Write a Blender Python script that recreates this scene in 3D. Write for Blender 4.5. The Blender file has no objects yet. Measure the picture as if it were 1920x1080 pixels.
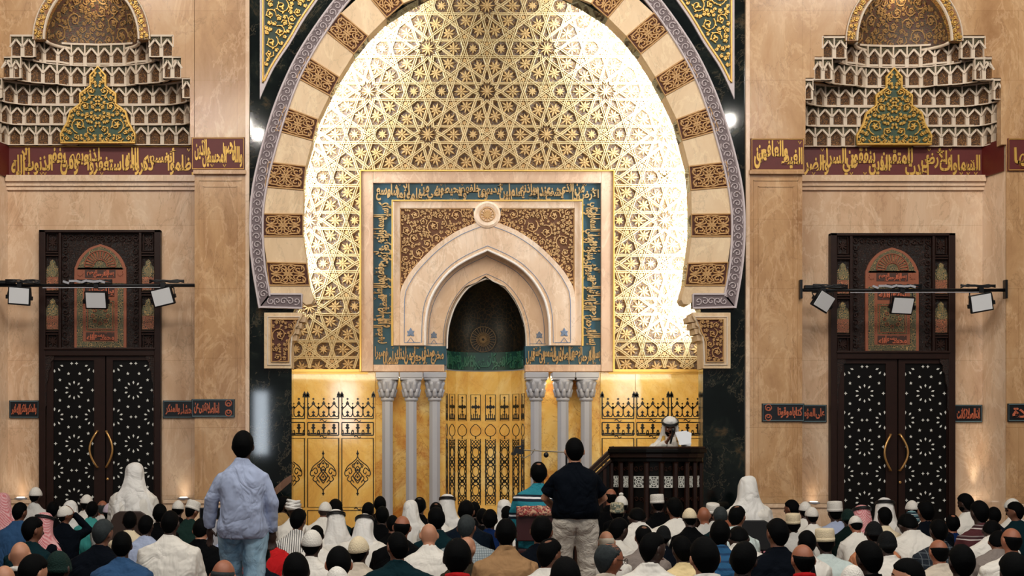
import bpy, bmesh, math, random
import numpy as np
from mathutils import Vector, Matrix, Euler
random.seed(7)
SC = bpy.context.scene
COL = SC.collection
PI = math.pi
R = math.radians
# ---------------------------------------------------------------- camera, world, lights
# frontal long lens with a rising/shifted film back: verticals stay vertical
FPX, VPX, VPY, CX, CZ = 2600.0, 760.0, 845.0, -1.198, 1.5
cam = bpy.data.cameras.new('camera'); camo = bpy.data.objects.new('camera', cam); COL.objects.link(camo)
camo.location = (CX, 0, CZ); camo.rotation_euler = (PI/2, 0, 0)
cam.sensor_width = 36.0; cam.lens = FPX/1920*36.0
cam.shift_x = (960-VPX)/1920; cam.shift_y = (VPY-540)/1920
cam.clip_end = 200
SC.camera = camo
vs = SC.view_settings
SC.display_settings.display_device = 'sRGB'
vs.view_transform = 'Standard'; vs.look = 'None'; vs.exposure = -0.14; vs.gamma = 1.0; vs.use_curve_mapping = False
w = bpy.data.worlds.new('world'); SC.world = w; w.use_nodes = True
w.node_tree.nodes['Background'].inputs[0].default_value = (1.0, 0.93, 0.84, 1)
w.node_tree.nodes['Background'].inputs[1].default_value = 0.15

def light(name, kind, loc, target, energy, color, size=1.0, size_y=None, spread=None, spot=None, blend=.6):
    l = bpy.data.lights.new(name, kind); o = bpy.data.objects.new(name, l); COL.objects.link(o)
    o.location = loc; l.energy = energy; l.color = color
    if kind == 'AREA':
        l.size = size
        if size_y: l.shape = 'RECTANGLE'; l.size_y = size_y
        if spread: l.spread = R(spread)
    else:
        l.shadow_soft_size = size
    if kind == 'SPOT': l.spot_size = R(spot); l.spot_blend = blend
    d = Vector(target)-Vector(loc)
    o.rotation_euler = d.to_track_quat('-Z', 'Y').to_euler()
    return o
WARM = (1.0, .80, .56); COOL = (.80, .90, 1.0); NEUT = (1.0, .93, .84)
# chandeliers of the prayer hall: large soft lamps high above the rows
# (each a crown of small bulbs, so polished stone shows points of light)
for hx, hy, hz, e in ((-6.6, 10.5, 10.5, 300), (-2.9, 9.0, 11.0, 270), (2.9, 9.0, 11.0, 270), (6.6, 10.5, 10.5, 300), (0, 5.0, 9.5, 300), (-5.5, 3.5, 9.0, 230), (5.5, 3.5, 9.0, 230)):
    for k in range(5):
        a = 2*PI*k/5+hx
        light('chandelier_bulb', 'POINT', (hx+.9*math.cos(a), hy+.9*math.sin(a), hz+.15*(k % 2)), (hx, hy, 0), e*.66, NEUT, .055).data.specular_factor = .12
# daylight from the tall windows at the back of the hall
light('window_light', 'AREA', (-5.1, -1.5, 2.25), (-5.1, 12, 1.8), 30, COOL, .36, 1.7)
light('window_light', 'AREA', (-3.05, -1.5, 2.8), (-2.0, 18, 1.8), 70, COOL, .75, 1.7)
light('window_light', 'AREA', (5.8, -1.5, 4.2), (4.0, 18, 1.6), 90, COOL, 1.3, 2.6)
# cold white lamps hidden behind the great arch, washing the gilded wall
ARCH_LAMPS = [(-2.98, 6.3), (-2.70, 6.9), (-2.3, 7.45), (-3.12, 5.55), (-3.14, 4.8), (-3.1, 4.15),
              (1.75, 7.85), (2.3, 7.4), (2.74, 6.85), (3.0, 6.2), (3.13, 5.5), (3.13, 4.8), (3.06, 4.0), (2.92, 3.5), (-1.7, 7.95)]
for lx, lz in ARCH_LAMPS:
    tx, tz = lx*.72, 4.6+(lz-4.6)*.72
    light('cove_or_fill_light', 'AREA', (lx, 19.86 if lz < 6 else 19.6, lz), (lx*.93, 20.4, 4.6+(lz-4.6)*.93), 62 if lz < 6 else 82, (.68, .83, 1.0), .6, .10, 145)
# warm fill lamps added to brighten the onyx and the mihrab, no fixtures
light('cove_or_fill_light', 'AREA', (-2.2, 18.7, 2.75), (-1.7, 20.3, 1.4), 20, (1, .86, .62), 1.6, .3)
light('cove_or_fill_light', 'AREA', (2.2, 18.7, 2.75), (1.7, 20.3, 1.4), 20, (1, .86, .62), 1.6, .3)
for sx in (-1.25, -.95, 1.0, 1.3):
    light('cove_or_fill_light', 'AREA', (sx, 20.2, 2.58), (sx, 20.36, .6), 13, (1, .88, .64), .3, .06)  # added fill so the onyx between the columns looks backlit
light('cove_or_fill_light', 'AREA', (0, 17.2, 7.4), (0, 20.3, 3.6), 20, (1, .84, .6), 1.5, .5)
# ---------------------------------------------------------------- projection helpers
def at(px, py, d):
    return Vector(((px-VPX)*d/FPX+CX, d, CZ+(VPY-py)*d/FPX))
def xz(px, py, d):
    return ((px-VPX)*d/FPX+CX, CZ+(VPY-py)*d/FPX)
def mm(px, d): return px*d/FPX
WORLD = {}
def empty(name, loc, rz=0.0):
    o = bpy.data.objects.new(name, None); COL.objects.link(o)
    o.location = loc; o.rotation_euler = (0, 0, rz); o.empty_display_size = .1
    WORLD[o] = Vector(loc); return o
def tag(o, label=None, cat=None, group=None, kind=None):
    if label: o['label'] = label
    if cat: o['category'] = cat
    if group: o['group'] = group
    if kind: o['kind'] = kind
    return o
# ---------------------------------------------------------------- mesh builder
class MB:
    def __init__(s): s.v = []; s.f = []; s.m = []; s.mi = 0
    def mat(s, i): s.mi = i; return s
    def add(s, vs, fs):
        n = len(s.v); s.v.extend([tuple(p) for p in vs])
        s.f.extend([tuple(i+n for i in f) for f in fs]); s.m.extend([s.mi]*len(fs)); return s
    def box(s, x0, x1, y0, y1, z0, z1):
        return s.add([(x0,y0,z0),(x1,y0,z0),(x1,y1,z0),(x0,y1,z0),(x0,y0,z1),(x1,y0,z1),(x1,y1,z1),(x0,y1,z1)],
                     [(0,3,2,1),(4,5,6,7),(0,1,5,4),(1,2,6,5),(2,3,7,6),(3,0,4,7)])
    def cbox(s, c, sx, sy, sz, M=None):
        vs = [Vector((a*sx/2, b*sy/2, e*sz/2)) for e in (-1,1) for b in (-1,1) for a in (-1,1)]
        if M is not None: vs = [M @ v for v in vs]
        vs = [v+Vector(c) for v in vs]
        return s.add(vs, [(0,2,3,1),(4,5,7,6),(0,1,5,4),(1,3,7,5),(3,2,6,7),(2,0,4,6)])
    def prism(s, pts, y0, y1, caps=(True, True)):
        n = len(pts)
        a = sum(pts[i][0]*pts[(i+1)%n][1]-pts[(i+1)%n][0]*pts[i][1] for i in range(n))
        if a < 0: pts = pts[::-1]
        vs = [(x, y0, z) for x, z in pts]+[(x, y1, z) for x, z in pts]
        fs = [(i, i+n, (i+1)%n+n, (i+1)%n) for i in range(n)]
        if caps[0]: fs.append(tuple(range(n)))
        if caps[1]: fs.append(tuple(range(2*n-1, n-1, -1)))
        return s.add(vs, fs)
    def band(s, A, B, y0, y1):
        """solid between two polylines A and B of the same length (XZ)"""
        n = len(A)
        vs = [(x, y0, z) for x, z in A]+[(x, y0, z) for x, z in B]+[(x, y1, z) for x, z in A]+[(x, y1, z) for x, z in B]
        fs = []
        for i in range(n-1):
            fs += [(i, i+1, n+i+1, n+i), (2*n+i, 3*n+i, 3*n+i+1, 2*n+i+1), (i, 2*n+i, 2*n+i+1, i+1), (n+i, n+i+1, 3*n+i+1, 3*n+i)]
        fs += [(0, n, 3*n, 2*n), (n-1, 3*n-1, 4*n-1, 2*n-1)]
        return s.add(vs, fs)
    def ribbon(s, pts, w, y, h, closed=False):
        """raised ridge strip along an XZ polyline; w may be a list; y = wall plane, h = relief toward the viewer (-Y)"""
        n = len(pts)
        if n < 2: return s
        h += (len(s.v)*7 % 53)*3.2e-5
        vs = []
        for i in range(n):
            if closed: a, b = pts[i-1], pts[(i+1)%n]
            else: a, b = pts[max(i-1,0)], pts[min(i+1,n-1)]
            dx, dz = b[0]-a[0], b[1]-a[1]; L = math.hypot(dx, dz) or 1e-9
            nx, nz = -dz/L, dx/L
            ww = (w[i] if isinstance(w, (list, tuple)) else w)/2
            x, z = pts[i]
            vs += [(x+nx*ww, y, z+nz*ww), (x+nx*ww*.55, y-h, z+nz*ww*.55), (x-nx*ww*.55, y-h, z-nz*ww*.55), (x-nx*ww, y, z-nz*ww)]
        fs = []
        for i in range(n if closed else n-1):
            j = (i+1)%n
            for k in range(3): fs.append((i*4+k, i*4+k+1, j*4+k+1, j*4+k))
        if not closed: fs += [(0,3,2,1), ((n-1)*4, (n-1)*4+1, (n-1)*4+2, (n-1)*4+3)]
        return s.add(vs, fs)
    def tube(s, path, r, n=8, caps=True):
        path = [Vector(p) for p in path]; m = len(path); vs = []
        up = Vector((0, 0, 1))
        t0 = (path[1]-path[0]).normalized()
        u = t0.cross(up)
        if u.length < 1e-3: u = t0.cross(Vector((0, 1, 0)))
        u.normalize()
        for i in range(m):
            t = (path[min(i+1, m-1)]-path[max(i-1, 0)])
            if t.length < 1e-9: t = t0.copy()
            t.normalize()
            u = (u-t*u.dot(t))
            if u.length < 1e-5: u = t.orthogonal()
            u.normalize(); v = t.cross(u)
            rr = r[i] if isinstance(r, (list, tuple)) else r
            for k in range(n):
                a = 2*PI*k/n; vs.append(path[i]+(u*math.cos(a)+v*math.sin(a))*rr)
        fs = [(i*n+k, i*n+(k+1)%n, (i+1)*n+(k+1)%n, (i+1)*n+k) for i in range(m-1) for k in range(n)]
        if caps: fs += [tuple(range(n-1, -1, -1)), tuple(range((m-1)*n, m*n))]
        return s.add(vs, fs)
    def rings(s, rings, caps=True):
        """loft of rings of equal length"""
        n = len(rings[0]); m = len(rings); vs = [p for r in rings for p in r]
        fs = [(i*n+k, i*n+(k+1)%n, (i+1)*n+(k+1)%n, (i+1)*n+k) for i in range(m-1) for k in range(n)]
        if caps: fs += [tuple(range(n-1, -1, -1)), tuple(range((m-1)*n, m*n))]
        return s.add(vs, fs)
    def lathe(s, prof, c, n=16, M=None):
        rg = []
        for r, z in prof:
            ring = [Vector((r*math.cos(2*PI*k/n), r*math.sin(2*PI*k/n), z)) for k in range(n)]
            if M is not None: ring = [M @ p for p in ring]
            rg.append([p+Vector(c) for p in ring])
        return s.rings(rg)
    def ball(s, c, rx, ry, rz, n=12, m=8, M=None):
        vs = []; c = Vector(c)
        for i in range(1, m):
            t = PI*i/m
            for k in range(n):
                a = 2*PI*k/n; p = Vector((rx*math.sin(t)*math.cos(a), ry*math.sin(t)*math.sin(a), rz*math.cos(t)))
                vs.append(c+(M @ p if M is not None else p))
        top = Vector((0, 0, rz)); bot = Vector((0, 0, -rz))
        vs.append(c+(M @ top if M is not None else top)); vs.append(c+(M @ bot if M is not None else bot))
        fs = [(i*n+k, (i+1)*n+k, (i+1)*n+(k+1)%n, i*n+(k+1)%n) for i in range(m-2) for k in range(n)]
        T, B = len(vs)-2, len(vs)-1
        fs += [(T, k, (k+1)%n) for k in range(n)]+[(B, (m-2)*n+(k+1)%n, (m-2)*n+k) for k in range(n)]
        return s.add(vs, fs)
    def star(s, c, r, y, h, n=5, inner=.42, rot=PI/2):
        x, z = c; pts = []
        for i in range(2*n):
            a = rot+PI*i/n; q = r if i%2 == 0 else r*inner
            pts.append((x+q*math.cos(a), z+q*math.sin(a)))
        return s.prism(pts, y-h, y)
    def build(s, name, mats, parent=None, smooth=False, recalc=True, loc=None):
        me = bpy.data.meshes.new(name)
        off = Vector((0, 0, 0))
        if parent is not None: off = WORLD[parent]
        elif loc is not None: off = Vector(loc)
        me.from_pydata([(p[0]-off.x, p[1]-off.y, p[2]-off.z) for p in s.v], [], s.f)
        if not isinstance(mats, (list, tuple)): mats = [mats]
        for m in mats: me.materials.append(m)
        if len(mats) > 1: me.polygons.foreach_set('material_index', s.m)
        if recalc:
            bm = bmesh.new(); bm.from_mesh(me); bmesh.ops.recalc_face_normals(bm, faces=bm.faces); bm.to_mesh(me); bm.free()
        if smooth: me.polygons.foreach_set('use_smooth', [True]*len(me.polygons))
        me.update()
        o = bpy.data.objects.new(name, me); COL.objects.link(o)
        if parent is not None: o.parent = parent
        elif loc is not None: o.location = loc
        WORLD[o] = off
        return o
def bevel(o, w=.006, seg=2):
    m = o.modifiers.new('bevel', 'BEVEL'); m.width = w; m.segments = seg; m.limit_method = 'ANGLE'; return o
# ---------------------------------------------------------------- materials
MATS = {}
class NT:
    def __init__(s, name):
        s.m = bpy.data.materials.new(name); s.m.use_nodes = True; s.t = s.m.node_tree
        s.b = s.t.nodes['Principled BSDF']; s._tc = None
    def n(s, t, **k):
        x = s.t.nodes.new(t)
        for a, v in k.items(): setattr(x, a, v)
        return x
    def l(s, a, b): s.t.links.new(a, b)
    def tc(s, kind='Object', scale=(1,1,1), rot=(0,0,0), loc=(0,0,0)):
        if s._tc is None: s._tc = s.n('ShaderNodeTexCoord')
        mp = s.n('ShaderNodeMapping'); mp.inputs['Scale'].default_value = scale; mp.inputs['Rotation'].default_value = rot; mp.inputs['Location'].default_value = loc
        s.l(s._tc.outputs[kind], mp.inputs[0]); return mp.outputs[0]
    def noise(s, vec, scale, detail=4, rough=.55, dist=0.0):
        x = s.n('ShaderNodeTexNoise'); x.inputs['Scale'].default_value = scale; x.inputs['Detail'].default_value = detail
        x.inputs['Roughness'].default_value = rough; x.inputs['Distortion'].default_value = dist; s.l(vec, x.inputs['Vector']); return x.outputs['Fac']
    def vor(s, vec, scale, feature='DISTANCE_TO_EDGE', out='Distance'):
        x = s.n('ShaderNodeTexVoronoi', feature=feature); x.inputs['Scale'].default_value = scale; s.l(vec, x.inputs['Vector']); return x.outputs[out]
    def ramp(s, fac, stops, interp='LINEAR'):
        x = s.n('ShaderNodeValToRGB'); e = x.color_ramp; e.interpolation = interp
        while len(e.elements) < len(stops): e.elements.new(.5)
        for i, (p, c) in enumerate(stops):
            e.elements[i].position = p; e.elements[i].color = (c[0], c[1], c[2], 1) if not isinstance(c, (int, float)) else (c, c, c, 1)
        s.l(fac, x.inputs[0]); return x.outputs[0]
    def mix(s, fac, a, b, mode='MIX'):
        x = s.n('ShaderNodeMix', data_type='RGBA', blend_type=mode)
        if isinstance(fac, (int, float)): x.inputs[0].default_value = fac
        else: s.l(fac, x.inputs[0])
        for i, v in ((6, a), (7, b)):
            if isinstance(v, tuple): x.inputs[i].default_value = (v[0], v[1], v[2], 1)
            else: s.l(v, x.inputs[i])
        return x.outputs[2]
    def math(s, op, a, b=None):
        x = s.n('ShaderNodeMath', operation=op)
        for i, v in ((0, a), (1, b)):
            if v is None: continue
            if isinstance(v, (int, float)): x.inputs[i].default_value = v
            else: s.l(v, x.inputs[i])
        return x.outputs[0]
    def bump(s, h, strength=.3, dist=.02):
        x = s.n('ShaderNodeBump'); x.inputs['Strength'].default_value = strength; x.inputs['Distance'].default_value = dist
        s.l(h, x.inputs['Height']); s.l(x.outputs[0], s.b.inputs['Normal'])
    def out(s, col, rough=.5, metal=0.0, spec=None):
        if isinstance(col, tuple): s.b.inputs['Base Color'].default_value = (col[0], col[1], col[2], 1)
        else: s.l(col, s.b.inputs['Base Color'])
        s.b.inputs['Roughness'].default_value = rough; s.b.inputs['Metallic'].default_value = metal
        if spec is not None: s.b.inputs['Specular IOR Level'].default_value = spec
        return s.m
def srgb(r, g, b):
    f = lambda c: (c/255/12.92 if c/255 <= .04045 else ((c/255+.055)/1.055)**2.4)
    return (f(r), f(g), f(b))
def plain(name, col, rough=.5, metal=0.0, var=.12, scale=6, spec=None, bump=0):
    if name in MATS: return MATS[name]
    t = NT(name); v = t.tc('Object')
    n = t.noise(v, scale, 4)
    c = t.mix(n, tuple(x*(1-var) for x in col), tuple(min(1, x*(1+var)) for x in col))
    if bump: t.bump(t.noise(v, scale*6, 3), bump, .01)
    MATS[name] = t.out(c, rough, metal, spec); return MATS[name]
def beige_marble(name, a, b, c, rough=.2, joints=True):
    t = NT(name); v = t.tc('Object')
    v = t.tc('Object', rot=(0, .75, 0), scale=(1, 1, .5)); n1 = t.noise(v, 1.5, 8, .68, .5); n2 = t.noise(v, 5.5, 6, .6, .4)
    col = t.ramp(n1, [(.3, a), (.52, b), (.72, c)])
    vein = t.ramp(t.math('ABSOLUTE', t.math('SUBTRACT', t.noise(v, 1.9, 7, .66, .7), .5)), [(0, 1.0), (.014, 0.0)])
    col = t.mix(t.math('MULTIPLY', vein, .38), col, tuple(x*.62 for x in a))
    spots = t.ramp(t.noise(v, 9, 5, .7, 1.0), [(.66, 0.0), (.74, 1.0)])
    col = t.mix(t.math('MULTIPLY', spots, .3), col, tuple(x*.5 for x in a))
    pale = t.ramp(t.math('ABSOLUTE', t.math('SUBTRACT', t.noise(v, 2.7, 6, .62, .6), .52)), [(0, 1.0), (.03, 0.0)])
    col = t.mix(t.math('MULTIPLY', pale, .35), col, tuple(min(1, x*1.25) for x in c))
    col = t.mix(t.math('MULTIPLY', n2, .25), col, b)
    if joints:
        vj = t.tc('Object', rot=(-PI/2, 0, 0))
        br = t.n('ShaderNodeTexBrick'); br.offset = 0.5; t.l(vj, br.inputs['Vector'])
        br.inputs['Scale'].default_value = 1.0; br.inputs['Mortar Size'].default_value = .0035
        br.inputs['Brick Width'].default_value = 1.35; br.inputs['Row Height'].default_value = .9
        br.inputs['Color1'].default_value = (1,1,1,1); br.inputs['Color2'].default_value = (.93,.93,.93,1); br.inputs['Mortar'].default_value = (.74,.7,.66,1)
        col = t.mix(.8, col, br.outputs[0], 'MULTIPLY')
    return t.out(col, rough)
MARBLE = beige_marble('beige_marble', srgb(158,114,76), srgb(196,154,110), srgb(218,184,146))
MARBLE_PALE = beige_marble('pale_marble', srgb(206,168,134), srgb(226,194,162), srgb(236,212,188), .18, False)
FRAME_STONE = beige_marble('frame_stone', srgb(164,124,92), srgb(188,148,114), srgb(204,170,138), .3, False)
STONE = beige_marble('cream_stone', srgb(214,182,140), srgb(228,198,158), srgb(236,212,176), .45, False)
def _dark():
    t = NT('dark_marble'); v = t.tc('Object')
    col = t.ramp(t.noise(v, 1.9, 9, .74, .5), [(.3, srgb(6,11,12)), (.5, srgb(12,20,20)), (.58, srgb(30,36,32)), (.68, srgb(88,70,48))])
    vein = t.ramp(t.math('ABSOLUTE', t.math('SUBTRACT', t.noise(v, .9, 8, .7, .5), .5)), [(0, 1.0), (.006, 0.0)])
    col = t.mix(t.math('MULTIPLY', vein, .45), col, srgb(120,108,88))
    return t.out(col, .05)
DARK = _dark()
def onyx(name, k=1.0):
    t = NT(name); v = t.tc('Object')
    col = t.ramp(t.noise(v, 1.3, 6, .6, 1.4), [(.28, srgb(224,164,80)), (.5, srgb(240,194,104)), (.72, srgb(252,226,156))])
    vein = t.ramp(t.noise(v, 1.1, 9, .74, .9), [(.5, 0.0), (.62, 1.0)])
    col = t.mix(t.math('MULTIPLY', vein, .75*k), col, srgb(196,104,40))
    v2 = t.ramp(t.math('ABSOLUTE', t.math('SUBTRACT', t.noise(v, 1.7, 7, .62, 2.0), .5)), [(0, 1.0), (.014, 0.0)])
    col = t.mix(t.math('MULTIPLY', v2, .55*k), col, srgb(170,92,44))
    return t.out(col, .07)
ONYX = onyx('honey_onyx', .35); ONYX_VEINED = onyx('veined_onyx', 1.0)
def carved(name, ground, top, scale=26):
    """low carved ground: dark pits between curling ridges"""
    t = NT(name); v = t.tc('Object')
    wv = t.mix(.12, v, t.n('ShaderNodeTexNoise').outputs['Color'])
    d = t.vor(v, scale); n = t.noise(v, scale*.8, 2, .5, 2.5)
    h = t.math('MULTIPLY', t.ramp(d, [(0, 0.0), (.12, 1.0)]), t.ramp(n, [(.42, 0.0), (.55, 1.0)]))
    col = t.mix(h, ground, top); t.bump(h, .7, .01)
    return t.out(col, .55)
GOLD = plain('gilded_plaster', srgb(164,134,86), .42, .15, .1, 5)
GOLD_LINE = plain('gilded_rib', srgb(192,164,114), .4, .15, .08, 5)
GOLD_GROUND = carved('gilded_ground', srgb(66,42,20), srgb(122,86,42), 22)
GOLD_TRIM = plain('gold_leaf', srgb(214,170,84), .35, .35, .12, 8)
GOLD_RELIEF = plain('relief_gold', srgb(172,134,80), .5, .1, .15, 9)
BROWN_RELIEF = plain('relief_tan', srgb(196,152,96), .55, .0, .15, 9)
TAN_GROUND = plain('relief_tan_ground', srgb(104,66,40), .7, 0, .2, 20)
BROWN_GROUND = plain('relief_brown_ground', srgb(82,42,28), .7, 0, .2, 20)
RED_GROUND = plain('calligraphy_red', srgb(92,22,18), .5, 0, .15, 14)
TEAL = plain('calligraphy_teal', srgb(20,66,78), .5, 0, .2, 14)
GREEN_GROUND = plain('spandrel_green', srgb(30,56,42), .55, 0, .2, 14)
NAVY = plain('band_navy', srgb(9,15,21), .35, 0, .2, 14)
COPPER_TEXT = plain('copper_lettering', srgb(196,104,72), .5, 0, .12, 14)
WHITE_RELIEF = plain('white_plaster', srgb(226,214,200), .5, 0, .05, 6)
LILAC_GROUND = plain('border_grey_ground', srgb(112,98,100), .6, 0, .1, 12)
LILAC_RELIEF = plain('border_pale_relief', srgb(206,194,196), .55, 0, .06, 12)
WHITE_MARBLE = plain('white_marble', srgb(166,166,172), .3, 0, .07, 4)
INLAY_BLACK = plain('black_inlay', srgb(26,26,22), .3, .0, .2, 10)
INLAY_BLUE = plain('blue_inlay', srgb(112,124,142), .35, 0, .1, 10)
BRASS = plain('brass', srgb(206,158,96), .32, .7, .05, 5)
WOOD = plain('dark_wood', srgb(38,20,14), .42, 0, .4, 9, .25, bump=.12)
WOOD_MID = plain('brown_wood', srgb(44,24,17), .42, 0, .3, 9, .22, bump=.12)
WOOD_BLACK = plain('ebony_wood', srgb(9,7,6), .42, 0, .3, 9, .18)
PEARL = plain('mother_of_pearl', srgb(222,222,214), .25, 0, .06, 20)
BLACK_METAL = plain('black_metal', srgb(16,17,20), .4, .3, .2, 8)
BLACK_PLASTIC = plain('black_plastic', srgb(14,15,18), .45, 0, .2, 8)
def emit(name, col, k):
    t = NT(name); t.out(col, .4); t.b.inputs['Emission Color'].default_value = (*col, 1); t.b.inputs['Emission Strength'].default_value = k; return t.m
# ---------------------------------------------------------------- curves and ornament
def lerp(a, b, t): return (a[0]+(b[0]-a[0])*t, a[1]+(b[1]-a[1])*t)
def spline(pts, n=8):
    """Catmull-Rom through 2D points"""
    out = []; P = [pts[0]]+list(pts)+[pts[-1]]
    for i in range(1, len(P)-2):
        p0, p1, p2, p3 = P[i-1], P[i], P[i+1], P[i+2]
        for k in range(n):
            t = k/n; t2 = t*t; t3 = t2*t
            out.append(tuple(.5*((2*p1[j])+(-p0[j]+p2[j])*t+(2*p0[j]-5*p1[j]+4*p2[j]-p3[j])*t2+(-p0[j]+3*p1[j]-3*p2[j]+p3[j])*t3) for j in (0, 1)))
    out.append(tuple(pts[-1])); return out
def inside(p, poly):
    x, y = p; c = False; n = len(poly); j = n-1
    for i in range(n):
        xi, yi = poly[i]; xj, yj = poly[j]
        if (yi > y) != (yj > y) and x < (xj-xi)*(y-yi)/(yj-yi)+xi: c = not c
        j = i
    return c
def edge_dist(p, poly):
    best = 1e9; n = len(poly)
    for i in range(n):
        a, b = poly[i], poly[(i+1)%n]
        dx, dy = b[0]-a[0], b[1]-a[1]; L = dx*dx+dy*dy or 1e-12
        t = max(0, min(1, ((p[0]-a[0])*dx+(p[1]-a[1])*dy)/L))
        best = min(best, math.hypot(p[0]-a[0]-t*dx, p[1]-a[1]-t*dy))
    return best
def spiral(c, r, a0, turns, sgn=1, n=22, rin=.12):
    return [(c[0]+r*(1-(1-rin)*t)*math.cos(a0+sgn*turns*2*PI*t), c[1]+r*(1-(1-rin)*t)*math.sin(a0+sgn*turns*2*PI*t)) for t in [i/n for i in range(n+1)]]
def leaf(mb, p, ang, L, w, y, h):
    c, s_ = math.cos(ang), math.sin(ang)
    pts = [(p[0]+c*L*t, p[1]+s_*L*t) for t in (0, .25, .5, .75, 1)]
    mb.ribbon(pts, [w*.25, w*.9, w, w*.6, w*.05], y, h)
def pack(poly, rmax, rmin, tries=900, rng=None, gap=.96):
    rng = rng or random.Random(3)
    xs = [p[0] for p in poly]; zs = [p[1] for p in poly]; out = []
    for k in range(tries):
        p = (rng.uniform(min(xs), max(xs)), rng.uniform(min(zs), max(zs)))
        if not inside(p, poly): continue
        d = edge_dist(p, poly)
        for c, r in out: d = min(d, math.hypot(p[0]-c[0], p[1]-c[1])-r)
        d *= gap
        if d >= rmin: out.append((p, min(d, rmax)))
    return out
def scrolls(mb, poly, y, h, rmax, rmin, w, rng=None, tries=900, mirror=None):
    """arabesque: packed spirals with leaves; mirror = X axis to reflect about"""
    rng = rng or random.Random(5)
    for c, r in pack(poly, rmax, rmin, tries, rng):
        a = rng.uniform(0, 2*PI); sg = rng.choice((-1, 1)); rr = r*.98
        S = [(spiral(c, rr, a, 1.35, sg, 20), w*min(1, .5+r/rmax*.5))]
        def emitp(pts, ww):
            for M in ((None,) if mirror is None else (None, mirror)):
                q = pts if M is None else [(2*M-x, z) for x, z in pts]
                mb.ribbon(q, ww, y, h)
        for pts, ww in S: emitp(pts, [ww*(1.0-.35*i/len(pts)) for i in range(len(pts))])
        tip = S[0][0][-1]; ww = w
        for j in range(3 if r < rmax*.6 else 5):
            b = a+j*2*PI/(3 if r < rmax*.6 else 5)
            L = r*.42
            p0 = tip; c_, s_ = math.cos(b), math.sin(b)
            pts = [(p0[0]+c_*L*t, p0[1]+s_*L*t) for t in (0, .35, .7, 1)]
            emitp(pts, [ww*.4, ww*1.5, ww*1.1, ww*.1])
        for j in range(4):
            i = 2+j*3; p0 = S[0][0][i]; b = math.atan2(p0[1]-c[1], p0[0]-c[0])+sg*.9
            L = r*.34
            pts = [(p0[0]+math.cos(b)*L*t, p0[1]+math.sin(b)*L*t) for t in (0, .4, 1)]
            emitp(pts, [ww*.9, ww*1.2, ww*.1])
def quadmap(q):
    """unit square -> quad (bilinear), q = bl, br, tr, tl"""
    def f(u, v):
        a = lerp(q[0], q[1], u); b = lerp(q[3], q[2], u); return lerp(a, b, v)
    return f
def motif(mb, q, y, h, w):
    """arabesque block: mirrored scrolls about both middle axes of a quad"""
    f = quadmap(q)
    def put(pts, ww):
        for su in (0, 1):
            for sv in (0, 1):
                mb.ribbon([f((1-a) if su else a, (1-b) if sv else b) for a, b in pts], ww, y, h)
    put(spline([(.5, .08), (.40, .05), (.26, .10), (.10, .12), (.06, .30), (.16, .42), (.27, .33), (.24, .22), (.17, .25)], 4), [w*1.1]*33)
    put(spline([(.5, .5), (.42, .30), (.34, .20), (.42, .12), (.47, .22), (.44, .30)], 4), w)
    put(spline([(.06, .5), (.14, .47), (.30, .44), (.36, .36), (.33, .28)], 4), w)
    put([(.36, .42), (.42, .46), (.5, .47)], [w*.3, w*1.8, w*.6])
    put([(.06, .06), (.12, .20), (.12, .30)], [w*.2, w*1.5, w*.3])
    put([(.27, .10), (.31, .20), (.30, .30)], [w*.4, w*1.5, w*.2])
    put([(.5, .25), (.46, .36), (.5, .44)], [w*.4, w*1.3, w*.4])
    put([(.18, .34), (.2, .42), (.22, .5)], [w*.4, w*1.5, w*.4])
    put([(.43, .03), (.38, .10), (.36, .06)], [w*.4, w*1.4, w*.2])
# ---------------------------------------------------------------- Arabic lettering
_F = {}
for ch, cp, n in [('ا',0xFE8D,2),('أ',0xFE83,2),('إ',0xFE87,2),('آ',0xFE81,2),('ب',0xFE8F,4),('ة',0xFE93,2),('ت',0xFE95,4),('ث',0xFE99,4),('ج',0xFE9D,4),('ح',0xFEA1,4),('خ',0xFEA5,4),('د',0xFEA9,2),('ذ',0xFEAB,2),('ر',0xFEAD,2),('ز',0xFEAF,2),('س',0xFEB1,4),('ش',0xFEB5,4),('ص',0xFEB9,4),('ض',0xFEBD,4),('ط',0xFEC1,4),('ظ',0xFEC5,4),('ع',0xFEC9,4),('غ',0xFECD,4),('ف',0xFED1,4),('ق',0xFED5,4),('ك',0xFED9,4),('ل',0xFEDD,4),('م',0xFEE1,4),('ن',0xFEE5,4),('ه',0xFEE9,4),('و',0xFEED,2),('ى',0xFEEF,2),('ي',0xFEF1,4),('ئ',0xFE89,4),('ؤ',0xFE85,2),('ء',0xFE80,1)]:
    _F[ch] = (cp, n)
_LA = {'ا':0xFEFB, 'أ':0xFEF7, 'إ':0xFEF9, 'آ':0xFEF5}
def shape(word):
    out = []; i = 0; prev = False
    while i < len(word):
        c = word[i]
        if c == 'ل' and i+1 < len(word) and word[i+1] in _LA:
            out.append(chr(_LA[word[i+1]]+(1 if prev else 0))); prev = False; i += 2; continue
        cp, n = _F[c]
        nxt = i+1 < len(word) and _F[word[i+1]][1] > 1
        if n == 1: out.append(chr(cp)); prev = False
        elif n == 2: out.append(chr(cp+(1 if prev else 0))); prev = False
        else:
            k = (3 if nxt else 1) if prev else (2 if nxt else 0)
            out.append(chr(cp+k)); prev = nxt
        i += 1
    return ''.join(reversed(out))
_cu = bpy.data.curves.new('lettering', 'FONT'); _co = bpy.data.objects.new('lettering', _cu); COL.objects.link(_co)
_tm = {}
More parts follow.
